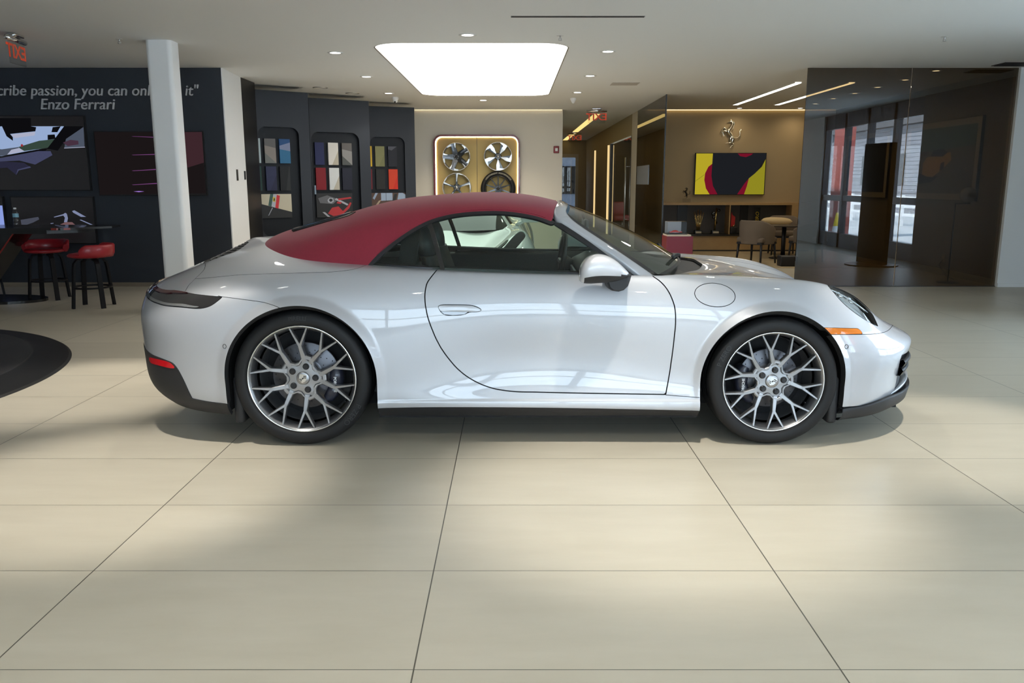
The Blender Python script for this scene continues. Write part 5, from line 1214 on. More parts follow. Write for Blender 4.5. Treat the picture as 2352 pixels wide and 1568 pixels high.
T3, og3 = display_panel('dark display panel with brown and white print, rightmost of three', (-2.59,15.27), (-1.80,15.6), (.010, .660, 2.183, .12))
swatch(T3, og3, .008, .046, *TOP, [(.72,.45,.02)], [], 'yellow sample plate, upper left in the right display panel')
swatch(T3, og3, .108, .280, *TOP, [(.25,.24,.10), (.21,.205,.085)], half, 'khaki sample plate, upper middle in the right display panel')
swatch(T3, og3, .348, .514, *TOP, [(.012,.013,.020), (.09,.09,.11)], [(1, [(0,.85),(.4,.80),(1,1),(0,1)])], 'blue-black sample plate, upper right in the right display panel')
swatch(T3, og3, .008, .040, *BOT, [(.14,.006,.012)], [], 'dark red sample plate, lower left in the right display panel')
swatch(T3, og3, .112, .276, *BOT, [(.016,.015,.012)], [], 'black sample plate, lower middle in the right display panel')
swatch(T3, og3, .348, .518, *BOT, [(.60,.045,.012), (.55,.022,.006)], [(1, [(.45,0),(1,0),(1,.72)])], 'orange red sample plate, lower right in the right display panel')
def print_plate(T, og, u0, u1, z0, z1, mats, shapes, label):
    mb = MB(); q = lambda a, b, dp: T(u0+a*(u1-u0), dp, z0+b*(z1-z0))
    mb.prism([(0,0),(1,0),(1,1),(0,1)], lambda a, b, d: q(a, b, d), .03, .056, mi=0)
    for k, (i, poly) in enumerate(shapes): mb.prism(poly, lambda a, b, d: q(a, b, d), .0295-.0004*k, .031, mi=i)
    o = mb.build('display_print', mats); o.location = (og[0], og[1], 0); tag(o, label, 'print', 'prints at the foot of the display niches')
pm = lambda n, c, r=.5: mat('print_'+n, c, r)
cream = pm('cream', (.52,.47,.35)); pgreen = pm('green', (.03,.09,.07)); pwhite = pm('white', (.42,.43,.48)); pred = pm('red', (.55,.015,.02)); pyel = pm('yellow', (.60,.48,.03)); pblk = pm('black', (.008,.008,.009)); pgrey = pm('grey', (.11,.11,.12)); psil = pm('silver', (.35,.36,.40)); pbrn = pm('brown', (.08,.04,.025)); pblue = pm('pale_blue', (.30,.38,.50)); pdr = pm('bright_red', (.42,.02,.025))
print_plate(T, og, .012, .498, .83, 1.192, [pblk, cream, pgreen, pwhite, pred, pyel, psil], [(1, [(0,.60),(1,.24),(1,1),(0,1)]), (2, [(.24,.52),(.34,.48),(.42,1),(.32,1)]), (3, [(.34,.48),(.46,.43),(.53,.99),(.42,1)]), (4, [(.46,.43),(.56,.39),(.63,.93),(.53,.97)]), (5, [(.39,.70),(.47,.67),(.48,.86),(.40,.88)]), (0, [(.415,.72),(.45,.71),(.465,.80),(.44,.85),(.425,.80)]), (6, [(.22,.10),(.25,.12),(.38,.42),(.36,.44)])], 'cream and tricolour print in the first display panel')
print_plate(T2, og2, .073, .715, .79, 1.188, [pblk, pdr, pgrey, psil], [(2, [(.05,.80),(.30,.92),(.60,.75),(.45,.55),(.1,.6)]), (3, [(.30,.72),(.36,.82),(.46,.80),(.48,.66),(.40,.58),(.32,.62)]), (0, [(.34,.72),(.38,.78),(.44,.76),(.44,.68),(.38,.64)]), (3, [(.50,.74),(.85,.48),(.88,.54),(.55,.80)]), (1, [(.30,.16),(.42,.40),(.60,.45),(.72,.25),(.86,.45),(.93,.62),(.97,.58),(.90,.36),(.70,.10),(.45,.05)]), (1, [(.60,.70),(.98,.78),(.95,.84),(.60,.78)]), (3, [(.15,.22),(.22,.22),(.36,.02),(.29,.02)]), (1, [(.55,.58),(.66,.55),(.70,.62),(.58,.66)])], 'red and black car cockpit print in the middle display panel')
print_plate(T3, og3, .005, .660, .86, 1.177, [pbrn, pblue, pblk, pm('beige', (.40,.30,.20))], [(1, [(.10,.62),(.20,1),(.13,1),(.05,.70)]), (1, [(.29,.55),(.62,.58),(.62,1),(.29,1)]), (2, [(.43,.55),(.44,.55),(.44,1),(.43,1)]), (1, [(.76,.62),(1,.60),(1,.90),(.92,1),(.80,1)]), (3, [(.02,.0),(.22,.55),(.30,.62),(.10,.05)]), (2, [(.60,.5),(.70,.55),(.76,.95),(.68,.95)])], 'brown and pale blue print in the right display panel')
MB_ = MB().box(-3.272, -3.25, 13.79, 13.81, 1.175, 1.32); tag(MB_.build('pale_card', mat('pale_blue_card', (.40,.50,.62), .5)), 'small pale blue card at the left edge of the middle display panel', 'card')

# ================================================================= BACK WALL, CEILING, CORRIDOR, OFFICE
# ---- lit wheel niche
M_NICHERED = mat('dark_red_niche_frame', (.16,.008,.022), .25, coat=.4)
M_GOLD = mat('gold_tan_niche_board', (.62,.46,.17), .6)
wn = thing('wheel_display_niche', 'lit gold display board with dark red rounded frame on the cream back wall', 'display board', (-.71, 17.0, 0))
x0, x1, z0, z1 = -.87, .87, .35, 2.31
O = rrect(x0, x1, z0, z1, .17, 10); I = rrect(x0+.038, x1-.038, z0+.038, z1-.038, .135, 10); n = len(O)
mb = MB(); V = [(a,-.16,b) for a, b in O]+[(a,-.16,b) for a, b in I]+[(a,0,b) for a, b in O]+[(a,-.03,b) for a, b in I]; F = []
for i in range(n): j = (i+1)%n; F += [(i,j,n+j,n+i), (n+i,n+j,3*n+j,3*n+i), (2*n+i,2*n+j,j,i)]
mb.add(V, F, mi=0).build('red_frame', M_NICHERED, wn)
mb = MB(); mb.add([(a,-.035,b) for a, b in I], [tuple(range(n))]); mb.add([(-.004,-.036,z0+.05),(.004,-.036,z0+.05),(.004,-.036,z1-.05),(-.004,-.036,z1-.05)], [(0,1,2,3)], mi=1); mb.build('board', [M_GOLD, M_DARKMETAL], wn)
J = rrect(x0+.052, x1-.052, z0+.052, z1-.052, .125, 10)
mb = MB(); mb.add([(a,-.045,b) for a, b in I]+[(a,-.045,b) for a, b in J], [(i,(i+1)%n,n+(i+1)%n,n+i) for i in range(n)]); mb.build('led_strip', emit_mat('warm_led_strip', (1,.80,.42), 13), wn)
M_WSIL = mat('silver_wheel_face', (.66,.66,.65), .25, metal=.7)
M_WBLK = mat('gloss_black_wheel', (.010,.010,.010), .18, coat=.5)
M_WGUN = mat('gunmetal_wheel', (.14,.15,.17), .25, metal=.8)
def rim(label, x, z, R, kind, a0, tyre=False):
    t = thing('alloy_wheel', label, 'wheel', (x, 16.95, z), 0, 'alloy wheels on the lit display board')
    mb = MB(); P = lambda r, a: (r*math.cos(a), r*math.sin(a))
    mb.lathe([(R,.0), (R,-.17), (.975*R,-.185), (.955*R,-.17), (.90*R,-.14), (.88*R,-.02)], axis='y', n=56, mi=0)
    nsp = 10 if kind == 'thin' else 5
    for k in range(nsp):
        a = a0+2*PI*k/nsp
        def blade(r0, w0, r1, w1, y0, y1, mi, off0=0, off1=0, th=.03):
            c, s = math.cos(a), math.sin(a); V = []
            for r, w, y, o in ((r0,w0,y0,off0), (r1,w1,y1,off1)):
                for e, yy in ((-1,y), (1,y), (1.15,y+th), (-1.15,y+th)):
                    q = o+e*w; V.append((r*c-q*s, yy, r*s+q*c))
            mb.add(V, [(0,1,5,4),(1,2,6,5),(2,3,7,6),(3,0,4,7),(0,3,2,1),(4,5,6,7)], mi=mi)
        if kind == 'thin': blade(.15*R, .020, .95*R, .007, -.155, -.165, 1)
        elif kind == 'twist':
            blade(.16*R, .055, .93*R, .038, -.150, -.165, 1); blade(.42*R, .012, .95*R, .024, -.168, -.178, 2, .012, .008); blade(.62*R, .004, .93*R, .018, -.166, -.172, 0, -.036, -.052)
            ar = [P(r, a+q) for r, q in ((.97*R,.05),(.97*R,.25),(.965*R,.45),(.90*R,.48),(.86*R,.30),(.82*R,.08))]
            mb.prism(ar, lambda u, v, d: (u, d, v), -.176, -.15, mi=0)
        elif kind == 'star':
            ar = [P(.16*R, a-.35), P(.30*R, a-.16), P(.95*R, a-.055), P(.97*R, a+.34), P(.88*R, a+.40), P(.30*R, a+.30)]
            mb.prism(ar, lambda u, v, d: (u, d, v), -.16, -.13, mi=1)
            blade(.24*R, .006, .62*R, .036, -.166, -.174, 0); blade(.60*R, .036, .96*R, .030, -.174, -.176, 0)
            ar = [P(.96*R, a+.02), P(.985*R, a+.22), P(.97*R, a+.50), P(.80*R, a+.10)]
            mb.prism(ar, lambda u, v, d: (u, d, v), -.177, -.15, mi=0)
        else:
            ar = [P(.16*R, a-.5), P(.24*R, a-.30), P(.60*R, a-.10), P(.95*R, a-.10), P(.95*R, a+.10), P(.60*R, a+.10), P(.24*R, a+.30), P(.16*R, a+.5)]
            mb.prism(ar, lambda u, v, d: (u, d, v), -.165, -.12, mi=1); blade(.40*R, .004, .96*R, .017, -.168, -.172, 0, .0, -.012)
            ar = [P(.97*R, a-.02), P(.985*R, a-.25), P(.97*R, a-.50), P(.93*R, a-.45), P(.91*R, a-.2), P(.92*R, a-.02)]
            mb.prism(ar, lambda u, v, d: (u, d, v), -.177, -.15, mi=0)
    mb.lathe([(0,-.16), (.20*R,-.16), (.25*R,-.13), (.25*R,-.05)], axis='y', n=24, mi=1, smooth=False)
    mb.build('rim', [M_WSIL if kind != 'thin' else M_WBLK, M_WBLK, M_WGUN], t)
    for k in range(5):
        q = P(.155*R, PI/2+2*PI*k/5); MB().lathe([(0,-.172), (.011,-.170), (.012,-.155)], axis='y', n=10).build('lug_nut', M_BRUSH if kind != 'thin' else M_WGUN, t, loc=(q[0], 0, q[1]))
    MB().lathe([(0,-.170), (.028,-.168), (.032,-.15)], axis='y', n=20).build('centre_cap', M_BRUSH if kind in ('star','five') else M_WBLK, t)
    if tyre:
        RT = tyre; MB().lathe([(R,-.16), (R+.02,-.178), (.5*(R+RT),-.185), (RT-.02,-.165), (RT,-.13), (RT,-.02), (R,-.01)], axis='y', n=64).build('tyre', M_TYRE, t)
        v, f = ring_text('LIGHTWEIGHT  PERFORMANCE', .5*(R+RT), .042, PI/2-.02); MB().add([(a, b-.186, c) for a, b, c in v], f).build('tyre_lettering', mat('pale_tyre_lettering', (.45,.42,.33), .5), t)
rim('black and silver twisted five-spoke wheel, upper left on the display board', -1.115, 1.872, .278, 'twist', math.radians(108))
rim('black wheel with broad silver spokes, upper right on the display board', -.280, 1.880, .283, 'star', math.radians(-90))
rim('black five-spoke wheel with thin silver edges, lower left on the display board', -1.115, 1.270, .290, 'five', math.radians(90))
rim('thin ten-spoke black wheel with lettered tyre, lower right on the display board', -.280, 1.245, .262, 'thin', math.radians(90), .352)

# fire alarm
fa_ = thing('fire_alarm_station', 'small red fire alarm station on the cream wall beside the corridor', 'fire alarm', (.895, 17.004, 2.02))
MB().rbox(-.055, .055, -.045, 0, -.068, .068, .008).build('alarm_housing', mat('alarm_red', (.22,.008,.012), .35), fa_)
MB().rbox(-.022, .028, -.052, -.044, -.030, .030, .004).build('white_plate', M_WHITE, fa_)

# ---- ceiling fittings
def downlight(label, x, y, lit=True, z=CEIL, r=.062, group='recessed ceiling downlights'):
    t = thing('downlight', label, 'downlight', (x, y, z), 0, group)
    MB().lathe([(r+.028,0), (r+.026,-.006), (r,-.006), (r-.004,.0)], n=32).build('trim_ring', M_LAMPRING, t)
    MB().lathe([(r-.002,-.002), (0,-.003)], n=24).build('lens' if lit else 'grille', M_LAMP if lit else M_BRUSH, t)
LIT = [(-1.99,9.67,'left of the light panel, nearer of two'), (-.44,8.54,'just in front of the light panel'), (1.07,9.58,'right of the light panel, nearest of three'), (1.07,11.70,'right of the light panel, middle of three'), (-2.01,11.79,'left of the light panel, farther of two'),
       (-2.02,13.92,'above the middle display panel, beside the ceiling camera'), (1.06,13.79,'right of the light panel, farthest of three'), (-.51,15.07,'behind the far end of the light panel')]
for x, y, w in LIT: downlight('round white downlight in the ceiling '+w, x, y)
for x, y, w in ((-2.95,13.11,'nearer the dark recess'), (-2.61,13.92,'nearer the light panel')):
    t = thing('ceiling_speaker', 'round unlit ceiling speaker above the display panels, '+w, 'speaker', (x, y, CEIL), 0, 'round ceiling speakers')
    MB().lathe([(.115,0), (.113,-.007), (.10,-.008), (.098,-.003)], n=32).build('trim_ring', M_BRUSH, t); MB().lathe([(.099,-.004), (0,-.005)], n=24).build('grille', M_WHITE, t)
OFF = [(4.46,16.62,'left one near the office back wall'), (5.65,16.62,'rightmost near the office back wall')]+[(x, y, w) for x, y, w in ((5.62,15.72,'farthest of six in a row'), (5.58,14.76,'fifth of six in a row'), (5.61,13.92,'fourth of six in a row'), (5.60,13.05,'third of six in a row'), (5.59,12.13,'second of six in a row'), (5.54,11.17,'nearest of six in a row'))]
for x, y, w in OFF: downlight('small downlight in the office ceiling behind tinted glass, '+w, x, y, r=.05)
for (x, y, w) in ((-4.01,8.79,'left of the white column'), (.48,8.59,'in front of the light panel'), (4.34,8.64,'at the upper right')):
    t = thing('sprinkler_head', 'small ceiling sprinkler head '+w, 'sprinkler', (x, y, CEIL+.003), 0, 'ceiling sprinkler heads')
    MB().lathe([(0,-.004), (.035,-.004), (.037,0)], n=20).build('escutcheon', M_LAMPRING, t)
    mb = MB().tube([(0,0,0), (0,0,-.03)], .007, 8).tube([(-.012,0,-.028), (-.012,0,-.048)], .003, 6).tube([(.012,0,-.028), (.012,0,-.048)], .003, 6).lathe([(0,-.05), (.018,-.049), (.018,-.046), (0,-.046)], n=14); mb.build('nozzle', M_BRUSH, t)
cm = thing('security_camera', 'small white dome camera on the ceiling above the display panels', 'camera', (-2.0, 14.55, CEIL+.003))
MB().lathe([(.055,0), (.06,-.03), (.05,-.05), (0,-.052)], n=24).build('camera_base', M_WHITE, cm)
MB().lathe([(0,-.10), (.025,-.095), (.038,-.075), (.04,-.05)], n=20).build('camera_ball', M_WHITE, cm)
MB().tube([(.0,-.02,-.085), (.0,-.045,-.09)], .016, 12).build('camera_lens', M_BLKGLOSS, cm)
sl_ = thing('slot_diffuser', 'long thin dark air slot in the ceiling above the car', 'air diffuser', (.58, 7.63, CEIL))
MB().box(-.585, .585, -.018, .018, -.002, .0).build('slot', M_SEAM, sl_); MB().box(-.59, .59, .018, .022, -.005, 0).box(-.59, .59, -.022, -.018, -.005, 0).build('slot_frame', M_DARKMETAL, sl_)
ag = MB().box(6.0, 6.5, 10.42, 10.72, CEIL-.006, CEIL+.004); ag = tag(ag.build('air_grille', M_DARKMETAL), 'dark air grille in the ceiling at the upper right corner', 'air grille')
for k in range(9): MB().box(6.02, 6.48, 10.44+.03*k, 10.455+.03*k, CEIL-.012, CEIL-.005).build('louvre', M_BLK, ag)
tag(MB().box(1.47, 1.87, 12.45, 12.80, CEIL-.004, CEIL+.004).build('access_panel', mat('greyed_access_panel', (.52,.48,.44), .6)), 'pale flush access panel in the ceiling right of the light panel', 'access panel')
sd = tag(MB().lathe([(.05,0), (.055,-.02), (.04,-.05), (.02,-.09), (0,-.095)], n=20).build('smoke_detector', M_WHITE), 'white cone-shaped detector on the ceiling beyond the farthest right downlight', 'detector'); sd.location = (1.06, 14.7, CEIL+.003)

# ---- corridor: light strip, end door, side glass door, lit jambs
M_STRIP = emit_mat('warm_ceiling_strip', (1,.72,.25), 1.15)
o = tag(MB().box(1.74, 1.90, 18.0, 28.9, CEIL-.005, CEIL-.001).build('corridor_light_strip', M_STRIP), 'long warm light strip along the corridor ceiling', 'ceiling light')
dr = struct(MB().box(1.62, 1.72, 29.0, 29.06, 0, 2.34).box(2.20, 2.30, 29.0, 29.06, 0, 2.34).box(1.72, 2.20, 29.0, 29.06, 2.22, 2.34).box(1.72, 2.20, 29.0, 29.06, 0, .25).build('door_1', mat('pale_door_frame', (.52,.48,.40), .5)))
M_DIMPANE = glass_mat('dimmed_outer_glass', (.30,.31,.33), 1, 1.5)  # tint darkens these panes to hold back the bright outdoors
MB().box(1.72, 2.20, 29.02, 29.03, .25, 2.22).build('pane', M_DIMPANE, dr)
v, f = text_mesh('Only', .11, .002); MB().add([(x+2.02, y+29.012, z+1.42) for x, y, z in v], f).build('door_lettering', M_BLK, dr)
MB().tube([(2.14,28.97,1.0), (2.14,28.97,1.15)], .012, 8).build('door_handle', M_BLK, dr)
for y0, n_ in ((22.05, 'nearer'), (25.6, 'farther')):
    tag(MB().box(2.52, 2.559, y0, y0+.10, .02, 2.33).build('lit_door_jamb', emit_mat('lit_jamb', (1,.72,.33), .95)), 'vertical warm light line beside a corridor doorway, %s of two' % n_, 'light')
d2 = struct(MB().box(2.56, 2.68, 18.0, 18.08, 0, 2.36).box(2.56, 2.68, 21.9, 22.0, 0, 2.36).build('door_2', M_DARKMETAL))
MB().box(2.60, 2.612, 18.08, 21.9, .01, 2.34).build('pane', glass_mat('grey_door_glass', (.42,.40,.35), 1, 1.6), d2)
dh = MB().tube([(2.54,18.75,.35), (2.54,18.75,1.92)], .016, 10).tube([(2.54,18.75,.55), (2.60,18.75,.55)], .008, 8).tube([(2.54,18.75,1.72), (2.60,18.75,1.72)], .008, 8); dh.build('pull_handle', M_BRUSH, d2)
# added room and window, stand-in for the door reflected in the side glass
slab('wall_side_room_back', 2.68, 2.98, 25.0, 25.2, 0, CEIL, M_DARKMETAL); slab('wall_side_room_back_2', 3.40, 6.9, 25.0, 25.2, 0, CEIL, M_DARKMETAL)
slab('wall_side_room_sill', 2.98, 3.40, 25.0, 25.2, 0, .10, M_DARKMETAL); slab('wall_side_room_head', 2.98, 3.40, 25.0, 25.2, 2.15, CEIL, M_DARKMETAL)
w9 = struct(MB().box(2.98, 3.40, 25.05, 25.1, 1.05, 1.09).build('window_30', M_BLK)); MB().box(2.98, 3.40, 25.07, 25.08, .1, 2.15).build('pane', M_DIMPANE, w9)
rc = thing('red_armchair', 'red armchair glimpsed through the corridor glass door', 'chair', (3.12, 24.2, 0), .3)
MB().rbox(-.25, .25, -.25, .25, .28, .45, .04).build('seat', M_REDLEATHER, rc); MB().rbox(-.25, .25, .18, .28, .40, .82, .04).build('backrest', M_REDLEATHER, rc)
for sx in (-.21, .21):
    for sy in (-.21, .21): MB().tube([(sx, sy, .28), (sx*1.1, sy*1.1, 0)], .014, 8).build('leg', M_BRUSH, rc)

# ---- office: tinted glass walls
gw = struct(MB().box(2.555, 2.567, 14.1, 17.2, .01, CEIL-.005).build('window_31', M_TINT)); MB().box(2.55, 2.572, 14.085, 14.105, 0, CEIL).build('glass_edge', M_BLK, gw)
struct(MB().box(3.77, 5.095, 10.894, 10.906, .008, CEIL-.003).build('window_32', M_TINT)); struct(MB().box(5.107, 6.455, 10.894, 10.906, .008, CEIL-.003).build('window_33', M_TINT))
struct(MB().box(3.77, 6.46, 10.885, 10.915, 0, .008).build('trim_3', M_BLK))
nt_ = tag(MB().box(2.545, 2.553, 15.62, 17.05, 1.33, 1.69).build('wall_notice', mat('grey_acrylic_notice', (.33,.36,.40), .2)), 'pale grey notice fixed to the tinted glass beside the corridor', 'notice')
# cove light and ceiling strips
tag(MB().box(2.72, 6.48, 16.955, 16.985, CEIL-.012, CEIL-.004).build('cove_light', emit_mat('warm_cove_light', (1,.75,.38), 2.2)), 'thin warm light line at the top of the office back wall', 'light')
tag(MB().box(-1.95, 1.0, 16.955, 16.985, CEIL-.010, CEIL-.004).build('cove_light', emit_mat('soft_cove_light', (1,.80,.48), 1.6)), 'thin warm light line above the cream back wall', 'light')
E_LIN = emit_mat('linear_lamp', (1,.93,.78), 9)
for x, w in ((4.17, 'left'), (4.95, 'right')):
    t = thing('linear_ceiling_light', 'long slim office ceiling light, %s of the two' % w, 'ceiling light', (x, 14.15, CEIL), 0, 'slim office ceiling lights')
    MB().box(-.045, .045, -1.72, 1.72, -.012, -.002).build('light_strip', E_LIN, t); MB().box(-.055, -.045, -1.73, 1.73, -.014, 0).box(.045, .055, -1.73, 1.73, -.014, 0).build('light_housing', M_LAMPRING, t)

# ---- rearing horse emblem and statuette
def horse(mb, S, o, flat=.5, yb=0., plate=False):
    """rearing horse facing left, side view; S metres per drawing unit, o = origin (x, z)"""
    def limb(pts, n=8):
        P = [( (x-900)*S+o[0], (850-y)*S+o[1], r*S) for x, y, r in pts]
        q = nat_spline(np.arange(len(P), dtype=float), np.array(P), np.linspace(0, len(P)-1, (len(P)-1)*4+1))
        rows = []
        for i in range(len(q)):
            a = q[max(i-1,0)]; b = q[min(i+1,len(q)-1)]; d = Vector((b[0]-a[0], b[1]-a[1])).normalized(); nn = Vector((-d.y, d.x)); r = max(q[i][2], .0005)
            rows.append([(q[i][0]+nn.x*r*math.cos(t), yb-r*flat*math.sin(t), q[i][1]+nn.y*r*math.cos(t)) for t in np.linspace(0, 2*PI, 13)])
        mb.grid(rows); mb.add(rows[0][:-1], [tuple(range(12))]); mb.add(rows[-1][:-1], [tuple(range(12))])
    limb([(690,392,14),(740,372,24),(800,355,36),(860,350,40)]); limb([(800,310,8),(830,280,14),(850,330,22)])
    limb([(855,345,42),(905,410,44),(880,490,50),(830,580,64),(770,670,86)]); limb([(790,640,86),(760,730,92),(815,830,86),(880,920,72),(930,990,80),(975,1020,74)])
    limb([(700,700,40),(620,640,34),(560,600,26),(520,650,20),(475,730,15),(452,800,14)]); limb([(700,760,36),(620,735,28),(540,730,24),(515,790,17),(535,850,16),(570,935,20)])
    limb([(870,990,70),(850,1080,56),(860,1150,34),(880,1195,24),(800,1212,18),(720,1208,16),(640,1235,20)]); limb([(960,1040,70),(930,1130,52),(930,1220,32),(985,1275,22),(930,1310,18),(880,1360,16),(835,1415,22)])
    limb([(1030,1000,16),(1110,1002,17),(1180,965,22),(1228,890,26),(1220,800,22),(1200,740,18),(1215,690,14),(1240,640,5)]); limb([(1205,750,14),(1240,710,12),(1268,670,4)])
    limb([(900,330,16),(955,380,20),(970,450,16),(955,540,16),(935,610,17),(915,680,14)]); limb([(860,760,10),(890,790,12)])
em_ = thing('horse_emblem', 'polished rearing horse emblem on the tan office wall above the screen', 'emblem', (4.43, 16.99, 2.325))
mb = MB(); horse(mb, .000488, (0,0), .55, -.025); mb.build('horse_relief', mat('polished_gilt_chrome', (.85,.78,.62), .12, metal=1), em_)
for dx, dz in ((.02,.10), (.03,-.08)): MB().tube([(dx,.014,dz), (dx,-.025,dz)], .006, 8).build('wall_stud', M_CHROME, em_)
ho = thing('horse_statuette', 'small dark rearing horse statuette on a clear block on the oak shelf', 'statuette', (3.54, 16.85, .975))
mb = MB(); horse(mb, .00019, (0,.185), .6, 0); mb.build('horse_figure', mat('dark_bronze', (.035,.025,.018), .35, metal=.7), ho)
MB().box(-.075, .075, -.04, .04, 0, .075).build('clear_block', M_ACRYL, ho)

# ---- office screen, shelf unit and what stands on it
yl = em('yellow', (.45,.36,.02), 1); cr = em('crimson', (.17,.006,.02), 1); ch = em('charcoal', (.012,.013,.016), 1); dyl = em('dark_yellow', (.27,.24,.015), 1)
screen('office wall screen with yellow, black and red abstract picture', 3.705, 5.135, 1.12, 1.955, y=16.99, depth=.07, shapes=[
    (yl, [(3.71,1.13),(4.06,1.13),(4.06,1.95),(3.71,1.95)]), (cr, [(4.06,1.75),(3.97,1.68),(3.91,1.55),(3.90,1.42),(3.94,1.25),(4.02,1.13),(4.3,1.13),(4.3,1.75)]),
    (ch, [(4.05,1.95),(5.12,1.95),(5.12,1.85),(4.85,1.45),(4.70,1.13),(4.18,1.13),(4.08,1.30),(4.04,1.5)]), (dyl, [(5.12,1.83),(5.05,1.68),(4.92,1.55),(4.80,1.45),(4.76,1.30),(4.70,1.13),(5.12,1.13)]),
    (cr, [(4.80,1.45),(4.72,1.35),(4.58,1.13),(4.72,1.13),(4.77,1.30)]), (cr, [(4.55,1.95),(4.60,1.89),(4.72,1.87),(4.82,1.91),(4.86,1.95)]), (dyl, [(3.71,1.385),(3.90,1.52),(3.895,1.53),(3.71,1.40)])])
su = thing('shelf_unit', 'long low oak and dark shelf unit along the office back wall', 'shelf unit', (0, 0, 0))
MB().box(2.75, 6.0, 16.58, 16.995, .925, .975).build('top_board', M_WOOD, su); MB().box(2.75, 5.62, 16.93, 16.99, .36, .925).build('back_panel', mat('grey_brown_back_panel', (.075,.062,.05), .55), su)
MB().box(2.75, 5.62, 16.58, 16.99, .31, .345).build('lower_shelf', M_DARKMETAL, su); MB().box(2.75, 6.0, 16.62, 16.98, .03, .31).build('plinth', M_WOOD, su); MB().box(2.75, 6.0, 16.60, 16.99, .005, .03).build('toe_line', M_BLK, su)
MB().box(4.355, 4.375, 16.58, 16.93, .345, .925).build('divider', M_WOOD, su); MB().box(5.60, 6.0, 16.58, 16.99, .31, .925).build('end_panel', M_WOOD, su)
for x0_, x1_ in ((4.66,4.82), (3.38,3.58)): MB().box(x0_, x1_, 16.90, 16.935, .346, .925).build('upright', M_BLK, su)
def base_(t, w=.14):
    MB().rbox(-w/2, w/2, -.05, .05, 0, .07, .004).build('plinth', M_BLK, t); MB().box(-w*.38, w*.38, -.053, -.05, .012, .050).build('name_plate', mat('pale_name_plate', (.62,.52,.36), .4), t)
tr = thing('trophy', 'fan-shaped gold wire trophy on a dark base in the shelf unit', 'trophy', (3.78, 16.75, .346), 0, 'trophies in the shelf unit'); base_(tr, .15)
M_GILT = mat('gilt_metal', (.75,.55,.22), .2, metal=1)
for k in range(7): a = (k-3)*.030; MB().tube([(a*.3,0,.07), (a*.5,0,.20), (a*1.1-.01*(k%2),0,.49-.02*abs(k-3))], .005, 6).build('gold_rod', M_GILT, tr)
tr = thing('trophy', 'tall slim gold column trophy in the shelf unit', 'trophy', (4.13, 16.75, .346), 0, 'trophies in the shelf unit'); base_(tr, .16)
MB().tube([(-.015,0,.07), (.005,0,.52)], [.020,.012], 10).build('gold_column', M_GILT, tr)
for k, (x, z, r) in enumerate(((-.04,.40,.05), (.06,.47,.03), (-.035,.33,.035), (.01,.22,.03))):
    MB().lathe([(0,-.012), (r*.7,-.010), (r,0), (r*.7,.010), (0,.012)], axis='y', n=20).build('dark_disc', M_BLKGLOSS, tr, loc=(x, .015, z))
tr = thing('trophy', 'red pennant trophy on a black cube, right of the oak divider', 'trophy', (4.49, 16.75, .346), 0, 'trophies in the shelf unit')
MB().rbox(-.07, .07, -.06, .06, 0, .13, .006).build('cube_base', M_BLK, tr); MB().prism([(-.055,.14),(.025,.17),(.03,.34),(-.03,.38),(-.045,.44),(-.055,.38)], lambda a, b, d: (a, d, b), -.008, .008).build('red_pennant', mat('red_enamel', (.50,.03,.03), .3), tr)
MB().tube([(0,0,.13), (.01,0,.18)], .012, 8).build('metal_stem', M_GILT, tr)
sg = thing('tyre_sign', 'upright black sign with yellow lettering in the shelf unit', 'sign', (4.98, 16.80, .346))
MB().box(-.055, .055, -.01, .01, 0, .53).build('sign_board', M_BLK, sg)
v, f = text_mesh('P ZERO', .105, .002, shear=.2); MB().add([(-z*.9+.0, y-.0112, x+.262) for x, y, z in v], f).build('sign_lettering', mat('yellow_lettering', (.75,.50,.02), .4), sg)

# ---- seating group
M_CHAIRFAB = mat('taupe_fabric', (.17,.13,.095), .8, bump=(400,.15,.001)); M_DARKLEG = mat('dark_blue_black_wood', (.014,.015,.020), .35)
def tub_chair(label, loc, rz):
    t = thing('tub_chair', label, 'chair', loc, rz, 'taupe tub chairs round the office table')
    MB().rbox(-.25, .25, -.24, .25, .36, .45, .03).build('seat', M_CHAIRFAB, t)
    rows = []                                     # shell: back at -y, arms running forward, top edge falling
    for k in range(29):
        s = k/28*2-1; a = -PI/2+s*math.radians(125); r = .29; top_ = .735-.16*max(0, abs(s)-.30)**1.3*1.6
        x = r*math.cos(a)*1.0; y = r*math.sin(a)*.98
        rows.append([(x, y, .34), (x*1.03, y*1.03, .5), (x*1.05, y*1.05, top_-.02), (x*1.0, y*1.0, top_), (x*.92, y*.92, top_-.012), (x*.90, y*.90, .5), (x*.90, y*.90, .36), (x, y, .34)])
    MB().grid(rows).add(rows[0][:-1], [tuple(range(7))]).add(rows[-1][:-1], [tuple(range(7))]).build('wrap_backrest', M_CHAIRFAB, t)
    MB().box(-.24, .24, -.24, .24, .33, .365).build('seat_frame', M_DARKLEG, t)
    for sx, sy in ((-1,-1), (1,-1), (1,1), (-1,1)):
        MB().tube([(sx*.215, sy*.205, .36), (sx*.235, sy*.235, 0)], [.022, .015], 6).build('leg', M_DARKLEG, t)
    return t
ch1 = tub_chair('taupe tub chair with its back to the showroom, left of the office table', (4.20, 14.12, .004), math.radians(-48))
dup(ch1, (5.14, 14.36, .004), math.radians(56), 'taupe tub chair cut off by the edge of the tinted glass')
dup(ch1, (5.22, 15.85, .004), math.radians(170), 'tan tub chair on the far side of the office table, holding the cushion')
tt = thing('low_table', 'thin dark round table between the office chairs', 'table', (4.95, 15.0, .004))
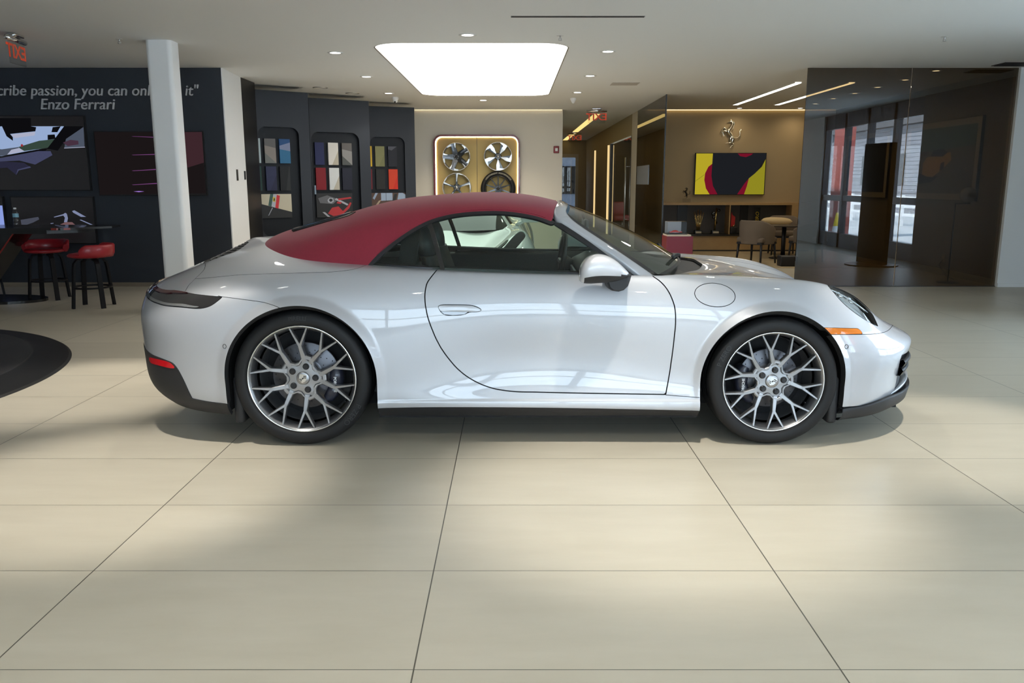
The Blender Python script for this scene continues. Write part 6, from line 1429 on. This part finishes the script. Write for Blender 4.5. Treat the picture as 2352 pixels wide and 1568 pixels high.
MB().lathe([(0,.585), (.38,.585), (.385,.60), (0,.602)], n=48, smooth=False).build('tabletop', M_DARKLEG, tt); MB().tube([(0,0,.585), (0,0,.02)], .04, 12).build('pedestal', M_DARKLEG, tt); MB().lathe([(0,.0), (.24,0), (.24,.014), (0,.018)], n=32, smooth=False).build('foot_disc', M_DARKLEG, tt)
cu = MB(); rows = []
for k in range(13):
    t = k/12*2-1; s = (1-abs(t)**3.0)**.6 if abs(t) < 1 else .02; rows.append([(t*.30, (.07*s+.01)*math.sin(a), (.065*s+.006)*math.cos(a)) for a in np.linspace(0, 2*PI, 17)])
cu.grid(rows); c_ = cu.build('cushion', mat('cream_cushion_fabric', (.66,.50,.27), .75)); c_.location = (4.98, 15.55, .655); c_.rotation_euler = (.2, .03, .05); tag(c_, 'cream cushion behind the dark office table', 'cushion')
bag = tag(MB().rbox(-.13, .15, -.10, .12, 0, .17, .02).build('black_bag', M_LOWER), 'small black bag on the floor by the tinted glass edge', 'bag'); bag.location = (4.57, 13.62, .004)

# ---- red plinth with a model in a clear case
pl_ = thing('display_plinth', 'glossy crimson plinth with cream top at the corner of the tinted glass', 'plinth', (2.61, 13.0, 0))
MB().box(-.205, .205, -.205, .205, 0, .545).build('plinth_body', mat('crimson_lacquer', (.20,.004,.018), .3, spec=.3), pl_); MB().box(-.195, .175, -.195, .195, .545, .568).build('plinth_top', mat('cream_board', (.66,.56,.44), .5), pl_)
cs = thing('model_case', 'clear display case holding a tiny red model car on the crimson plinth', 'display case', (2.58, 13.0, .568))
MB().box(-.15, .15, -.12, .12, .012, .20).build('clear_cover', M_ACRYL, cs); MB().box(-.16, .16, -.13, .13, 0, .012).build('case_base', M_BLK, cs); MB().box(-.15, .11, .115, .12, .015, .195).build('back_card', mat('grey_back_card', (.36,.40,.46), .5), cs)
mc = MB(); rows = []
for k in range(17):
    t = k/16*2-1; h = .016+.022*max(0, 1-(t+.1)**2*3)**.7; w = .035*(1-abs(t)**6*.5); rows.append([(t*.10, w*c, .018+max(0, h*s)) for c, s in ((-1,0),(-1,.5),(-.7,.9),(0,1),(.7,.9),(1,.5),(1,0))])
mc.grid(rows); m_ = mc.build('model_car', mat('model_red', (.50,.03,.03), .2, coat=1)); m_.location = (2.58, 13.0, .575); tag(m_, 'tiny red model car inside the clear case', 'model car')

# ---- behind the tinted glass: pictures, lamp, socket
def picture(label, y0, y1, z0, z1, mats, shapes):
    t = thing('framed_picture', label, 'picture', (6.50, (y0+y1)/2, z0), 0, 'framed pictures on the office side wall'); w = (y1-y0)/2; h = z1-z0
    MB().box(-.04, 0, -w, w, 0, h).build('picture_frame', mat('picture_black_edge', (.02,.02,.02), .4), t); mb = MB().box(-.044, -.04, -w+.008, w-.008, .008, h-.008); b = .10
    for k, (i, poly) in enumerate(shapes):      # fractions: a runs left to right as seen from the room
        mb.prism(poly, lambda a, c, d: (d, w-b-a*(2*w-2*b), b+c*(h-2*b)), -.0455-.0005*k, -.042, mi=i)
    mb.build('print', mats, t)
pw = pm('mat_board', (.55,.50,.40), .5); pdk = pm('dark_scene', (.02,.022,.028)); psk = pm('sky_teal', (.13,.22,.27)); prd = pm('road_grey', (.22,.20,.18)); pfl = pm('field_brown', (.16,.10,.06)); pyc = pm('car_yellow', (.75,.42,.02)); psh = pm('shadow', (.02,.022,.035))
fullr_ = [(0,0),(1,0),(1,1),(0,1)]
picture('framed picture of a yellow sports car on a road, behind the right tinted glass', 11.60, 13.72, 1.105, 2.275, [pw, prd, psk, pfl, pyc, psh], [(1, fullr_), (2, [(0,.62),(1,.70),(1,1),(0,1)]), (3, [(0,.40),(0,.62),(.35,.66),(.30,.60)]), (5, [(.06,.22),(.12,.32),(.40,.28),(.50,.26),(.40,.17),(.20,.14)]), (4, [(.24,.30),(.25,.48),(.30,.56),(.42,.58),(.66,.62),(.68,.50),(.55,.36),(.42,.25),(.32,.26)]), (5, [(.36,.57),(.40,.66),(.54,.68),(.62,.62),(.55,.56)]), (5, [(.52,.34),(.58,.38),(.58,.48),(.53,.46)])])
picture('framed dark picture farther along the office side wall', 14.38, 16.20, 1.10, 2.25, [pw, pdk], [(1, fullr_)])
fl_ = thing('floor_lamp', 'slim black floor lamp with white globe behind the right tinted glass', 'lamp', (6.05, 11.32, 0))
MB().lathe([(0,0), (.14,0), (.14,.015), (0,.02)], n=32, smooth=False).build('lamp_base', M_BLK, fl_); MB().tube([(0,0,.015), (0,0,1.09)], .009, 10).build('lamp_stem', M_BLK, fl_); MB().tube([(0,0,1.08), (.20,0,1.085)], .008, 8).build('lamp_arm', M_BLK, fl_)
g_ = MB().lathe([(.105*math.sin(t), -.105*math.cos(t)) for t in np.linspace(0, PI, 17)], n=28).build('lamp_globe', mat('opal_glass', (.62,.60,.55), .15, coat=.5), fl_, loc=(.16, 0, 1.20))
os_ = thing('wall_socket', 'cream power socket with black lead low on the office side wall', 'socket', (6.50, 12.33, .25)); MB().rbox(-.012, 0, -.04, .04, -.06, .06, .004).build('socket_plate', mat('cream_plastic', (.60,.52,.32), .4), os_)
MB().tube([(-.012,0,-.02), (-.08,-.02,-.10), (-.10,-.3,-.235), (-.2,-.7,-.24)], .006, 6).build('power_lead', M_BLK, os_)

# ---- things in the room and outside that show in the glass
kk = thing('sign_totem', 'dark upright sign totem reflected in the tinted glass', 'sign', (6.05, 8.0, 0), math.radians(75))
MB().rbox(-.33, .33, -.05, .05, .03, 2.0, .01).build('totem_body', mat('dark_brown_totem', (.035,.026,.016), .4), kk); MB().box(-.30, .30, -.056, -.05, .9, 1.95).build('totem_screen', M_BLKGLOSS, kk); MB().lathe([(0,0), (.42,0), (.42,.02), (0,.03)], n=40, smooth=False).build('totem_base', M_DARKMETAL, kk)
M_SIDING = mat('grey_siding', (.27,.275,.30), .7)
hs = thing('house', 'grey boarded house across the street, seen in the glass reflection', 'house', (20, -26, -.16))
mb = MB()
for k in range(22): mb.box(0, 4, -7, 9, .2*k, .2*k+.185)
mb.build('boarded_wall', M_SIDING, hs); MB().prism([(-.4,4.4),(4.4,4.4),(2,6.6)], lambda a, b, d: (a, d, b), -7.3, 9.3).build('roof', mat('slate_roof', (.09,.085,.085), .8), hs)
for y in (-4, 0, 4): MB().box(-.04, 0, y, y+1.2, 1.4, 3.0).build('window', M_BLKGLOSS, hs)
ga = thing('added_facade', 'grey facade added outside the glass door at the corridor end', 'building', (2.5, 40, -.16))  # facade added to keep the view behind the door from burning out
MB().box(-9, 9, 0, 5, 0, 3.4).build('wall', mat('grey_render', (.26,.27,.28), .8), ga); MB().box(-9.3, 9.3, -.4, 5.4, 3.4, 3.6).build('roof', M_DARKMETAL, ga)
for k in range(5): MB().box(-6.9+3*k, -5.3+3*k, -.04, 0, 1.0, 2.3).build('window', M_BLKGLOSS, ga)
fc2 = thing('fence', 'white rail fence along the street, seen in the glass reflection', 'fence', (14, -11, -.16))
for k in range(8): MB().box(-.05, .05, -8+2.2*k, -7.9+2.2*k, 0, 1.1).build('post', M_WHITE, fc2)
for z in (.35, .65, .95): MB().box(-.03, -.01, -8, 7.6, z, z+.10).build('rail', M_WHITE, fc2)
bn = tag(MB().box(9.0, 9.3, -1.7, -1.0, -.16, 3.4).build('red_banner_post', mat('faded_red_paint', (.42,.10,.08), .6)), 'red and orange post outside the entrance, seen in the glass reflection', 'post')
cn = thing('traffic_cone', 'yellow and white traffic cone outside the entrance, seen in reflection', 'cone', (8.6, -.1, -.16)); M_CONEY = mat('cone_yellow', (.80,.55,.03), .5)
MB().box(-.18, .18, -.18, .18, 0, .04).build('cone_base', M_CONEY, cn); MB().lathe([(.14,.04), (.115,.2)], n=24).build('cone_lower', M_CONEY, cn); MB().lathe([(.115,.2), (.085,.4)], n=24).build('cone_band', M_WHITE, cn); MB().lathe([(.085,.4), (.03,.75), (0,.75)], n=24).build('cone_tip', M_CONEY, cn)

# ================================================================= WHITE MID-ENGINED CAR BEHIND, nose towards the camera
SUP = np.array([
[(-2.20,0,.20),(-2.10,.62,.20),(-1.85,.88,.18),(-1.2,.93,.15),(-.3,.90,.14),(.5,.90,.14),(1.25,.92,.15),(1.72,.87,.16),(2.02,.70,.16),(2.20,.40,.16),(2.26,0,.16)],
[(-2.28,0,.45),(-2.16,.66,.45),(-1.90,.93,.42),(-1.2,.985,.38),(-.3,.92,.34),(.5,.92,.33),(1.25,.975,.34),(1.75,.92,.33),(2.07,.74,.31),(2.26,.42,.30),(2.32,0,.30)],
[(-2.26,0,.72),(-2.14,.66,.72),(-1.88,.92,.70),(-1.2,.985,.66),(-.3,.915,.62),(.5,.915,.60),(1.25,.965,.60),(1.72,.90,.55),(2.02,.73,.49),(2.18,.42,.46),(2.24,0,.45)],
[(-2.20,0,.90),(-2.08,.60,.90),(-1.80,.80,.92),(-1.2,.86,.94),(-.3,.83,.86),(.5,.82,.85),(1.15,.83,.86),(1.58,.79,.78),(1.86,.64,.66),(2.02,.38,.58),(2.06,0,.57)],
[(-1.9,0,.96),(-1.8,.40,.96),(-1.6,.58,.97),(-1.1,.66,.95),(-.3,.72,.90),(.4,.70,.90),(.98,.56,.81),(1.40,.48,.73),(1.66,.36,.68),(1.78,.20,.66),(1.80,0,.655)],
[(-1.2,0,1.0),(-1.1,0,1.0),(-1.0,0,1.0),(-.8,0,1.0),(-.3,0,.98),(.3,0,.95),(.80,0,.86),(1.10,0,.80),(1.30,0,.77),(1.42,0,.755),(1.46,0,.75)]], float)
M_WPAINT = mat('gloss_white_paint', (.72,.74,.73), .35, coat=1)
wc = thing('white_sports_car', 'white sports car seen through the silver car windows, nose towards the camera', 'car', (-.70, 9.62, 0), -PI/2)
GW = make_surf(SUP, 200, 90); W0 = Surf.from_grid(*GW)
a_ = np.minimum(arch_r(W0.V[:,0], W0.V[:,2], 1.32, .34)-.375, arch_r(W0.V[:,0], W0.V[:,2], -1.30, .35)-.39)
W1 = W0.cut(np.where(W0.V[:,1] > .5, a_, 1.))
def planfield(S, poly):
    """signed distance in plan (x, w), positive inside"""
    P = np.array(poly); Qn = np.roll(P, -1, 0); x, y = S.V[:,0], S.V[:,1]; d = np.full(len(x), 9.); ins = np.zeros(len(x), bool)
    for a, b in zip(P, Qn):
        e = b-a; t = np.clip(((x-a[0])*e[0]+(y-a[1])*e[1])/(e@e), 0, 1); d = np.minimum(d, np.hypot(x-a[0]-t*e[0], y-a[1]-t*e[1]))
        if a[1] != b[1]: c = (a[1] > y) != (b[1] > y); ins ^= c & (x < (b[0]-a[0])*(y-a[1])/(b[1]-a[1])+a[0])
    return np.where(ins & (S.V[:,2] > .45), d, -d)
hlp = smooth_poly([(1.12,.80),(1.25,.735),(1.55,.64),(1.80,.555),(1.93,.56),(1.80,.68),(1.55,.79),(1.30,.835)], 6)
slot = smooth_poly([(1.34,.66),(1.50,.575),(1.75,.44),(1.84,.40),(1.83,.47),(1.66,.57),(1.48,.65)], 6)
fh_ = planfield(W1, hlp); hl_ = W1.cut(fh_-.004); W1 = W1.cut(-fh_-.002); fs_ = planfield(W1, slot); sl2 = W1.cut(fs_); W1 = W1.cut(-fs_)
cabp = [(.80,.0),(.78,.30),(.66,.60),(.2,.72),(-.6,.70),(-1.0,.5),(-1.1,0),(-1.1,-1),(.8,-1)]
W1 = W1.cut(-planfield(W1, cabp)-.0)
panel(W1, 'body', M_WPAINT, 'both', wc, flange=.02)
for o in panel(hl_.offset(-.004), 'headlamp', mat('dark_headlamp_cover', (.006,.007,.008), .6, spec=.03), 'pair', wc, flange=.01): MB().lathe([(.05*math.sin(t), .012-.05*math.cos(t)*.5) for t in np.linspace(0, PI, 9)], n=16).build('lamp_projector', M_CHROME, o, loc=(1.60, (1 if o.data.vertices[0].co.y > 0 else -1)*.70, .715))
for o in panel(sl2.offset(-.035), 'bonnet_slot', M_SEAM, 'pair', wc, flange=0): pass
CB = np.array([[(-1.15,0,.95),(-1.05,.48,.95),(-.6,.69,.92),(.0,.715,.90),(.45,.68,.87),(.72,.46,.86),(.80,0,.855)],
 [(-.85,0,1.08),(-.78,.40,1.07),(-.5,.57,1.06),(-.05,.60,1.05),(.25,.575,1.02),(.45,.42,1.0),(.50,0,1.0)],
 [(-.5,0,1.16),(-.48,.28,1.16),(-.38,.42,1.155),(-.12,.45,1.15),(.05,.43,1.13),(.14,.30,1.13),(.17,0,1.13)],
 [(-.25,0,1.18),(-.25,0,1.18),(-.22,0,1.18),(-.15,0,1.18),(-.1,0,1.18),(-.08,0,1.175),(-.05,0,1.17)]], float)
C0 = Surf.from_grid(*make_surf(CB, 120, 50))
roof = C0.cut(C0.UV[:,1]-.66); gls = C0.cut(.66-C0.UV[:,1])
pil = np.minimum(np.abs(gls.UV[:,0]-.685)-.018, np.abs(gls.UV[:,0]-.34)-.03)
panel(roof, 'roof', M_WPAINT, 'both', wc, flange=.01); panel(gls.cut(pil), 'windows', M_BLKGLOSS, 'both', wc, flange=0); panel(gls.cut(-pil), 'roof_pillar', M_WPAINT, 'both', wc, flange=.006, lift=.003)
MB().box(-1.9, 1.9, -.80, .80, .12, .16).box(-2.1, -1.7, -.6, .6, .16, .5).build('underbody', M_SEAM, wc)
for x in (1.32, -1.30):
    for s in (-1, 1):
        R = .345; mb = MB().lathe([(.24,0), (.25,-.01), (.32,-.012), (R,.02), (R,.22), (.24,.23)], axis='y', n=48, mi=0).lathe([(.245,.0), (.235,-.004), (.22,.03), (.21,.12), (0,.12)], axis='y', n=40, mi=1)
        for k in range(5):
            a = 2*PI*k/5; c, q = math.cos(a), math.sin(a); V = [(r*c-e*w*q, y, r*q+e*w*c) for r, w, y in ((.03,.04,.02),(.235,.022,.004)) for e in (-1,1)]; mb.add(V, [(0,1,3,2)], mi=2)
        o = mb.build('wheel', [M_TYRE, M_WBLK, M_WGUN], wc); o.location = (x, s*.955, R); o.rotation_euler = (0, 0, 0 if s < 0 else PI)
for s in (-1, 1): MB().rbox(.40, .52, min(s*.80, s*1.0), max(s*.80, s*1.0), .93, 1.03, .03).tube([(.48,s*.74,.90), (.46,s*.84,.95)], .018, 8).build('door_mirror', M_WPAINT, wc)

# ================================================================= LIGHT
W = bpy.data.worlds.new('sky'); SC.world = W; W.use_nodes = True
nt = W.node_tree; bg = nt.nodes['Background']
tc = nt.nodes.new('ShaderNodeTexCoord'); sx = nt.nodes.new('ShaderNodeSeparateXYZ'); nt.links.new(tc.outputs['Generated'], sx.inputs[0])
rp = nt.nodes.new('ShaderNodeValToRGB'); nt.links.new(sx.outputs[2], rp.inputs[0])
rp.color_ramp.elements[0].position = 0.; rp.color_ramp.elements[0].color = (.74,.87,1,1)
rp.color_ramp.elements[1].position = .8; rp.color_ramp.elements[1].color = (.48,.71,1,1)
nt.links.new(rp.outputs[0], bg.inputs[0]); bg.inputs[1].default_value = 9
# window openings guide the sky light in
def portal(loc, rot, sx_, sy_):
    l = bpy.data.lights.new('window_portal', 'AREA'); l.shape = 'RECTANGLE'; l.size = sx_; l.size_y = sy_
    l.cycles.is_portal = True
    o = bpy.data.objects.new('window_portal', l); COL.objects.link(o); o.location = loc; o.rotation_euler = rot
portal(((-2.4+XR)/2, YF-.1, 1.4), (PI/2, 0, 0), 9.3, 2.3)
portal((XR+.2, 5.25, 1.4), (PI/2, 0, PI/2), 4.5, 2.3)
portal((XR+.2, -2.0, 1.4), (PI/2, 0, PI/2), 5.0, 2.3)

sun = bpy.data.lights.new('sun', 'SUN'); sun.energy = 34; sun.angle = math.radians(3); sun.color = (.95,.97,1)
so = bpy.data.objects.new('sun', sun); COL.objects.link(so); so.rotation_euler = Vector((.8,-.42,-.85)).to_track_quat('-Z', 'Y').to_euler()

def spot(x, y, power, ang=60, blend=.6, col=(1,.95,.86), z=CEIL-.035, r=.04, aim=None):
    l = bpy.data.lights.new('downlight_or_fill_lamp', 'SPOT'); l.energy = power; l.spot_size = math.radians(ang); l.spot_blend = blend; l.color = col; l.shadow_soft_size = r
    o = bpy.data.objects.new('downlight_or_fill_lamp', l); COL.objects.link(o); o.location = (x, y, z)
    if aim: o.rotation_euler = (Vector(aim)-Vector((x, y, z))).to_track_quat('-Z', 'Y').to_euler()
    return o

# downlights: the ones in view and unseen ones over the car and the camera
for x, y, w in LIT: spot(x, y, 26, 120, .5)
for x, y, w in OFF: spot(x, y, 9, 165, 1, (1,.80,.52))
for k, (x, y, p, a_) in enumerate(((-2.0,1.2,58,120), (-.45,1.2,58,120), (1.07,1.2,58,120), (2.8,1.6,32,120), (-1.80,3.62,270,44), (.70,3.50,270,50), (-2.85,5.35,260,44), (2.35,4.3,220,46), (-.45,6.2,58,120), (1.9,6.4,58,120), (-2.2,6.5,58,120), (-.9,-2,34,130), (2.8,-2,34,130))):  # narrow ones read from floor pools; wide ones unseen, added to brighten
    downlight('round white downlight assumed in the unseen ceiling over the car and camera', x, y, group='downlights over the car'); spot(x, y, p, a_, .7)
for x in (-1.4, .0): spot(x, 15.7, 75, 110, .8, (1,.88,.68))  # wall washers without fixtures, added to brighten the cream wall

cam = bpy.data.cameras.new('camera'); co = bpy.data.objects.new('camera', cam); COL.objects.link(co)
cam.sensor_fit = 'HORIZONTAL'; cam.sensor_width = 36; cam.lens = 1880/2352*36
co.location = (0, 0, 1.36); co.rotation_euler = (math.radians(90-10.96), 0, 0)
cam.clip_start = .05; cam.clip_end = 200
SC.camera = co
SC.view_settings.view_transform = 'Standard'; SC.view_settings.look = 'None'; SC.view_settings.gamma = 1; SC.view_settings.exposure = 0
SC.view_settings.use_curve_mapping = False
SC.cycles.max_bounces = 10; SC.cycles.transparent_max_bounces = 16; SC.cycles.diffuse_bounces = 4; SC.cycles.glossy_bounces = 5
SC.cycles.use_denoising = True; SC.cycles.sample_clamp_indirect = 6; SC.cycles.caustics_reflective = False; SC.cycles.caustics_refractive = False
